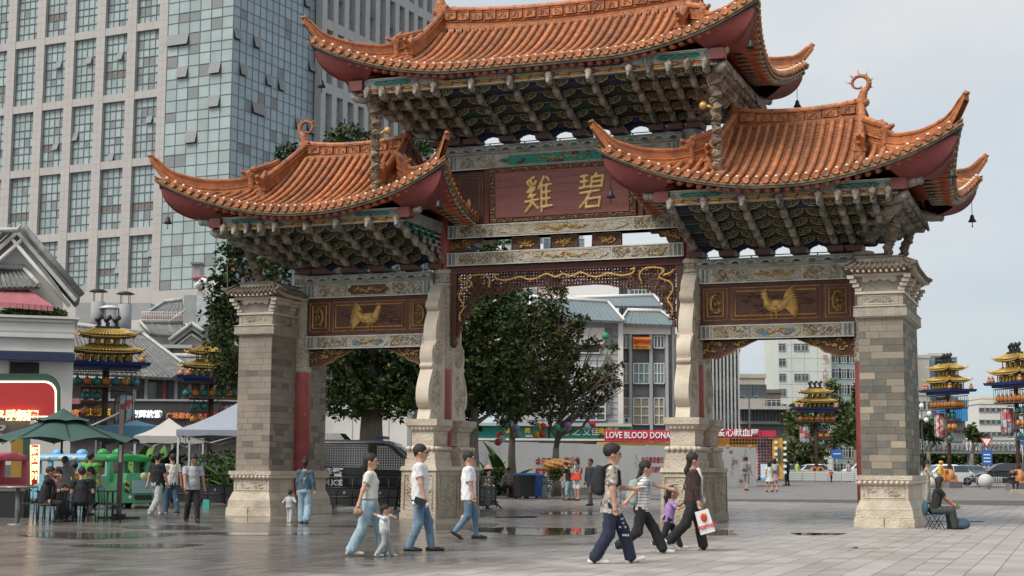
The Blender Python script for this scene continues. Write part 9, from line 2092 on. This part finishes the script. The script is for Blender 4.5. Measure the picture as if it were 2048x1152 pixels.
Pp = person('little girl in lilac tee and black trousers pulled along', G0(1337, 1097), RT+.02, 1.18, feet=((.22, 0), (-.26, .04)), hands=[(.30, .06, 1.18), (.28, .14, 1.10)], top=PURPLE, bottom=BLACKC, shoes=SHOEW, hair='pony', female=True, child=True, sleeve=.75, pw=.4, lean=.16, hres=.012, hem=-.05)
W_ = person('woman in dark brown cardigan over white blouse carrying a white bag', G0(1385, 1101), RT+.03, 1.68, feet=((.20, .0), (-.40, .10)), hands=[(.14, .15, .98), (.08, .24, .82)], top=BROWNC, bottom=BLACKC, shoes=SHOEW, hair='lowpony', female=True, sleeve=1.8, pw=.55, hem=-.03, lean=.03)
hb = MB(); c = W_['C']; hb.tube([W_['SH']+V3(.07, .05, .06), c+V3(.165, .04, .10), c+V3(.16, .03, -.05), c+V3(.17, .03, -.24)], .022, WHITEC, n=6); hb.tube([W_['SH']+V3(.07, -.05, .06), c+V3(.16, -.03, .10), c+V3(.155, -.02, -.05)], .022, WHITEC, n=6); hb.build('blouse_edge', W_['root'])
P_BAG = flat('white_carrier_bag', (232, 230, 228), .5); hb = MB(); h_ = W_['hn'][1]; bc = h_+V3(.10, -.02, -.34)
hb.box(tuple(bc), (.26, .07, .40), P_BAG, ry=-.28, top=(.9, .6)); bag = held('carrier_bag', W_, hb, 'white carrier bag with red lettering swinging beside the woman in brown', 'bag')
q = MB(); q.tube([h_+V3(.0, -.02, -.06), h_+V3(.03, -.02, -.13)], .012, P_BAG, n=5); q.build('handle', bag)
q = MB(); q.sph(bc+V3(-.02, -.043, .07), .055, flat('red_print_blob', (206, 60, 44), .5), n=8, sc=(1, .2, 1.4), rot=Matrix.Rotation(-.28, 3, 'Y')); q.sph(bc+V3(.0, -.046, .12), .03, flat('orange_print', (226, 130, 50), .5), n=8, sc=(1, .2, 1)); q.build('print', bag)
text_mesh('red_letters', 'TOPTOY', .085, .002, flat('red_print_blob', (206, 60, 44)), bag, bc+V3(.04, -.047, -.08), (PI/2, -.28, 0), .004)
hb = MB(); c = W_['hn'][0]+V3(.08, .02, -.10); hb.lathe([(.04, -.06), (.05, .06), (.02, .07)], c, flat('pale_blue_bottle', (196, 220, 226), .3), n=10); held('drink_cup', W_, hb, 'pale blue cup at the far side of the woman in brown', 'cup')
# --- left middle distance
person('man in black tee and pale grey sweatpants walking away', ground(312, 1030), RT+1.0, 1.78, feet=((.30, 0), (-.30, .02)), top=BLACKC, bottom=LGREY, shoes=SHOEW, sleeve=.7, pw=.5, wide=.3, look=.5)
person('man in white tee and blue jeans beside the man in black tee', ground(342, 1028), RT+2.2, 1.72, feet=((.16, 0), (-.25, .02)), hands=[(.22, .10, 1.02), (-.1, .24, .86)], top=CREAMC, bottom=DENIMD, shoes=SHOEB, sleeve=.65, pw=.15)
person('older man in grey polo and black trousers walking toward the camera', ground(383, 1045), RT-1.15, 1.68, feet=((.22, 0), (-.20, .01)), hands=[(.02, .30, .84), (.24, .24, .90)], top=GREYC, bottom=BLACKC, shoes=SHOEB, sleeve=.7, wide=.5, belly=.6, skin=SKIND, nod=.35, pw=.15)
D = person('woman in denim jacket and wide pale jeans seen from behind', ground(608, 1047), RT+1.45, 1.56, feet=((.10, 0), (-.12, .03)), hands=[(.06, .20, .74), (.0, .27, .80)], top=DJACK, bottom=DENIML, shoes=SHOEB, hair='bun', female=True, sleeve=1.85, pw=.75, crop=.02, wide=.3)
person('toddler in pale grey overalls holding the hand of the woman in denim', ground(579, 1045), RT+1.3, .84, feet=((.05, 0), (-.06, 0)), hands=[(.0, .20, .80), (.02, .12, 1.15)], top=LGREY, bottom=LGREY, shoes=SHOEW, child=True, sleeve=1.6, wide=1.2, pw=.6, hres=.012)
# --- seated under the parasol
def seated(label, p, face, **k):
 k.setdefault('feet', ((.42, 0), (.36, 0))); return person(label, p, face, hipz=.50, **k)
seated('heavy man in black shirt smoking at the table end', gat(92, 37.6), RT+.1, H=1.72, top=BLACKC, bottom=BLACKC, hands=[(.30, .12, 1.00), (.26, .02, 1.14)], sleeve=.7, wide=.6, belly=.5, skin=SKIND, lean=.18, feet=((.42, 0), (.30, 0)))
seated('woman in pink jacket looking down at her phone beside the smoker', gat(110, 38.7), RT-.5, H=1.58, top=PINKC, bottom=BLACKC, hands=[(.34, .06, .82), (.34, .06, .84)], sleeve=1.8, female=True, hair='bob', lean=.15, nod=.5)
seated('man in black tee at the table with his back to the camera', gat(165, 37.9), RT+1.9, H=1.7, top=BLACKC, bottom=BLACKC, hands=[(.3, .15, .80), (.3, .2, .80)], sleeve=.65, lean=.2, nod=.2)
seated('dark haired man in dark jacket behind the black tee man, crossing his legs', gat(182, 38.8), RT+3.3, H=1.68, top=DARKJ, bottom=DENIMD, shoes=SHOEB, hands=[(.3, .1, .86), (.28, .15, .84)], sleeve=1.6, skin=SKIND, feet=((.45, .15), (.40, 0)))
person('older man in pale check shirt standing with his back to the camera', gat(130, 41.5), RT+1.6, 1.60, feet=((.08, 0), (-.08, 0)), top=GREYC, bottom=GREYM, sleeve=.8, wide=.4, hairm=HAIRG);
Gm = person('man in bright green tee with a thin shoulder strap behind the table', gat(181, 43), RT+1.2, 1.72, feet=((.1, 0), (-.1, 0)), top=GREENC, bottom=GREYM, sleeve=.7, wide=.3)
m = MB(); m.tube([Gm['SH']+V3(-.04, .12, .05), Gm['C']+V3(-.145, 0, .02), Gm['C']+V3(-.10, -.14, -.16)], .008, BLACKC, n=4); m.build('strap', Gm['root'])
person('person in a yellow top half hidden behind the check shirt man', gat(150, 42.5), RT+1.5, 1.45, feet=((.1, 0), (-.1, 0)), top=cloth('mustard_cotton', (.55, .36, .12)), bottom=GREYM)
# --- behind the middle bay
person('boy in black tee and denim shorts pushing the loaded bicycle', gat(1139, 62.5), RT+2.7, 1.55, feet=((.08, 0), (-.06, 0)), hands=[(.3, .1, .95), (.3, .1, .95)], top=BLACKC, bottom=DENIML, shoes=SHOEB, pants=.78, lean=.25, nod=.3, pw=.3, hres=.018)
R1 = person('woman in denim vest and white shorts reading her phone', gat(1155, 62.3), RT-2.3, 1.66, feet=((.05, 0), (-.06, 0)), hands=[(.26, .05, 1.14), (.24, .08, 1.12)], top=DJACK, bottom=WHITEC, shoes=SHOEB, pants=.46, sleeve=.05, female=True, hair='bob', nod=.45, hres=.018)
m = MB(); m.tube([R1['SH']+V3(.06, -.10, .04), R1['C']+V3(.15, 0, .0), R1['C']+V3(.05, .18, -.20)], .02, WHITEC, n=5); m.build('strap', R1['root'])
m = MB(); m.box((.22, .12, .98), (.16, .46, .26), ORBAG, top=(.8, .85)); m.tube([(.22, -.04, 1.08), (.2, .12, 1.25), (.22, .28, 1.08)], .012, ORBAG, n=5); held('handbag', R1, m, 'bright orange handbag on the arm of the woman in denim vest', 'bag')
person('old man in open dark jacket strolling past the hoarding', gat(1181, 55.5), RT-2.5, 1.66, feet=((.10, 0), (-.12, 0)), hands=[(-.05, .26, .82), (.05, .26, .82)], top=DARKJ, bottom=KHAKID, shoes=SHOEB, sleeve=1.7, skin=SKIND, pw=.2, hres=.018, hem=-.10);
seated('person in wide pink sun hat sitting behind the end on barriers', gat(974, 59), RT-.9, H=1.55, top=TAUPE, bottom=KHAKID, hands=[(.3, .1, .7), (.3, .1, .7)], female=True, lean=.2, skin=SKIND, hres=.018)
m = MB(); m.lathe([(.24, -.05), (.15, .0), (.12, .02), (.10, .10), (.02, .12)], (0, 0, 0), cloth('pink_sun_hat_cloth', (.42, .26, .22)), n=20); tag(m.build('sun_hat', None, gat(974, 59)+V3(HX.x*.05+.02, HX.y*.05, 1.33)), 'wide brimmed pink sun hat', 'hat')
seated('man reading in grey shirt seated on the planter kerb under the trees', gat(1006, 67), RT-.3, H=1.66, top=GREYM, bottom=BLACKC, hands=[(.36, .08, .72), (.36, .08, .72)], lean=.35, nod=.4, skin=SKIND, hres=.018)
# --- far right bay
bp = person('man in grey tee and shorts with a dark backpack facing the hoarding', ground(1493, 981), RT+.9, 1.84, feet=((.1, 0), (-.14, 0)), top=GREYC, bottom=GREYM, shoes=SHOEB, pants=.6, sleeve=.7, hres=.022, pw=.2); backpack(bp, GREYM, label='dark grey backpack on the man in shorts', sc=.95)
person('girl in short cream dress with dark hair walking away', ground(1539, 984), RT+1.7, 1.62, feet=((.12, 0), (-.12, .0)), top=CREAMC, bottom=CREAMC, skirt=.56, shoes=SHOEB, hair='long', female=True, hres=.022, hem=.0)
tw = person('woman in pale pink dress with a grey backpack beside the girl in cream', ground(1550, 983), RT+1.5, 1.76, feet=((.1, 0), (-.12, .0)), top=PINKC, bottom=PINKC, skirt=.60, shoes=SHOEB, hair='long', female=True, hres=.022, hem=.0); backpack(tw, GREYC, label='light grey backpack on the woman in pink dress', sc=.9)
person('guard in black uniform standing by the donation kiosk', ground(1575, 971), RT+2.6, 1.90, feet=((.06, 0), (-.06, 0)), hands=[(.14, .08, 1.12), (.16, .08, 1.05)], top=BLACKC, bottom=BLACKC, sleeve=1.8, hres=.022)
for (u, Z, f, l, c) in ((1594, 126, .3, 'far pedestrian in a green safety vest by the road planters', cloth('lime_vest', (.40, .65, .12))), (1697, 124, 2, 'far pedestrian beside the lantern tower base', BEIGEC), (1757-0, 121, 1, 'far small child in red by the road planters', cloth('red_cotton', (.42, .04, .05)))): person(l, gat(u if u != 1757 else 1662, Z), RT+f, 1.65 if u != 1757 else 1.0, feet=((.1, 0), (-.1, 0)), top=c, bottom=BLACKC, hres=.026)
# --- right pier
Bg = person('woman in beige jacket holding a camera behind the right pier', gat(1853, 60), RT-.35, 1.66, feet=((.05, 0), (-.05, 0)), hands=[(.34, .10, .98), (.34, .10, .98)], top=BEIGEC, bottom=BEIGEC, sleeve=1.85, female=True, hair='bun', hres=.018, nod=.3)
m = MB(); m.tube([Bg['SH']+V3(-.02, .1, .05), Bg['C']+V3(-.15, 0, 0), Bg['C']+V3(-.05, -.15, -.15)], .012, BLACKC, n=4); m.build('strap', Bg['root'])
m = MB(); c = Bg['hn'][0]+V3(.08, -.08, 0); m.box(tuple(c), (.10, .15, .11), P_BLK); m.lathe([(.04, 0), (.045, .10)], c+V3(.05, 0, 0), P_BLK, n=10, rot=Matrix.Rotation(PI/2, 3, 'Y')); held('camera', Bg, m, 'black camera hanging in the hands of the woman in beige', 'camera')
ps = gat(1866, 36.6)
Sw = person('woman in black tee sitting on a folding stool beside the right pier', ps, RT-.05, 1.62, hipz=.44, feet=((.40, 0), (.46, 0)), hands=[(.46, .14, .60), (.50, .10, .56)], top=BLACKC, bottom=OLIVEC, shoes=SHOEB, hair='long', female=True, sleeve=.6, lean=.22, nod=.1, pw=.55, fwide=.3, knees=None)
ST = empty('folding_stool', ps, VROT, 'low black folding stool with a blue sling seat under the woman by the pier', 'stool'); m = MB(); m.box((-.02, 0, .345), (.36, .34, .025), flat('dark_blue_sling', (52, 84, 104), .8)); m.build('seat', ST); m = MB(); m.sph((-.22, 0, .50), .19, flat('dark_blue_sling', (52, 84, 104)), n=12, sc=(.35, 1, 1)); m.build('backrest', ST); m = MB()
for y in (-.16, .16):
 for (a, b) in ((-.2, .0), (.0, .2), (.0, -.2), (.2, .0)): m.tube([(a, y, .34), (b, y, 0)], .010, P_BLK, n=5)
m.build('crossed_legs', ST)
m = MB(); c = Sw['hn'][1]+V3(.08, 0, -.03); m.box(tuple(c), (.11, .07, .06), flat('green_packet', (90, 120, 100), .5), ry=.4); m.sph(c+V3(-.07, 0, .04), .035, flat('orange_print', (226, 130, 50)), n=6); held('snack_packet', Sw, m, 'small green snack packet in the seated woman hands', 'packet')
m = MB(); c = V3(.62, -.10, .14); g_ = sdf_mesh('tote_bag', [('c', (.55, -.1, .1), (.72, -.1, .12), .10, .10), ('c', (.58, -.1, .2), (.70, -.1, .2), .07, .07)], .016, DJACK, k=.04, cuts=[lambda X, Y, Z: .004-Z]); o = obj('tote_bag', g_, None, ps, VROT); tag(o, 'dark blue cloth bag on the ground by the seated woman feet', 'bag')
seated('man in dark jacket sitting on the plinth of the rightmost lantern tower', gat(2022, 90.5), RT-1.3, H=1.72, top=DARKJ, bottom=BLACKC, hands=[(.25, .1, .78), (.25, .12, .78)], sleeve=1.8, lean=.2, nod=.4, hres=.022)
SCO = empty('scooter', gat(1880, 101), VROT+.1, 'dark scooter ridden by the person in yellow', 'scooter'); m = MB(); m.box((-.3, 0, .55), (.8, .3, .35), P_BLK, top=(.8, .8)); m.tube([(.3, 0, .35), (.5, 0, 1.0)], .05, P_BLK, n=6); m.box((.1, 0, .30), (.5, .3, .08), P_BLK); m.tube([(.46, -.3, 1.02), (.5, 0, 1.0), (.46, .3, 1.02)], .02, P_STEEL, n=5); m.build('body', SCO)
for x in (-.55, .6): m = MB(); m.lathe([(.15, -.05), (.24, -.05), (.26, 0), (.24, .05), (.15, .05)], (x, 0, .26), P_BLK, n=16, rot=Matrix.Rotation(PI/2, 3, 'X')); m.build('wheel', SCO)
rd = person('delivery rider in yellow jacket and helmet on the scooter', gat(1879, 101), RT+.1, 1.7, hipz=.86, feet=((.28, .30), (.28, .30)), hands=[(.45, .2, 1.05), (.45, .2, 1.05)], top=YELC, bottom=DENIM, sleeve=1.8, lean=.15, hres=.024)
m = MB(); m.sph(rd['HD']+V3(0, 0, .05), .145, flat('yellow_helmet', (214, 160, 60), .3), n=12, sc=(1.1, 1, .9)); held('helmet', rd, m, 'yellow riding helmet of the delivery rider', 'helmet')
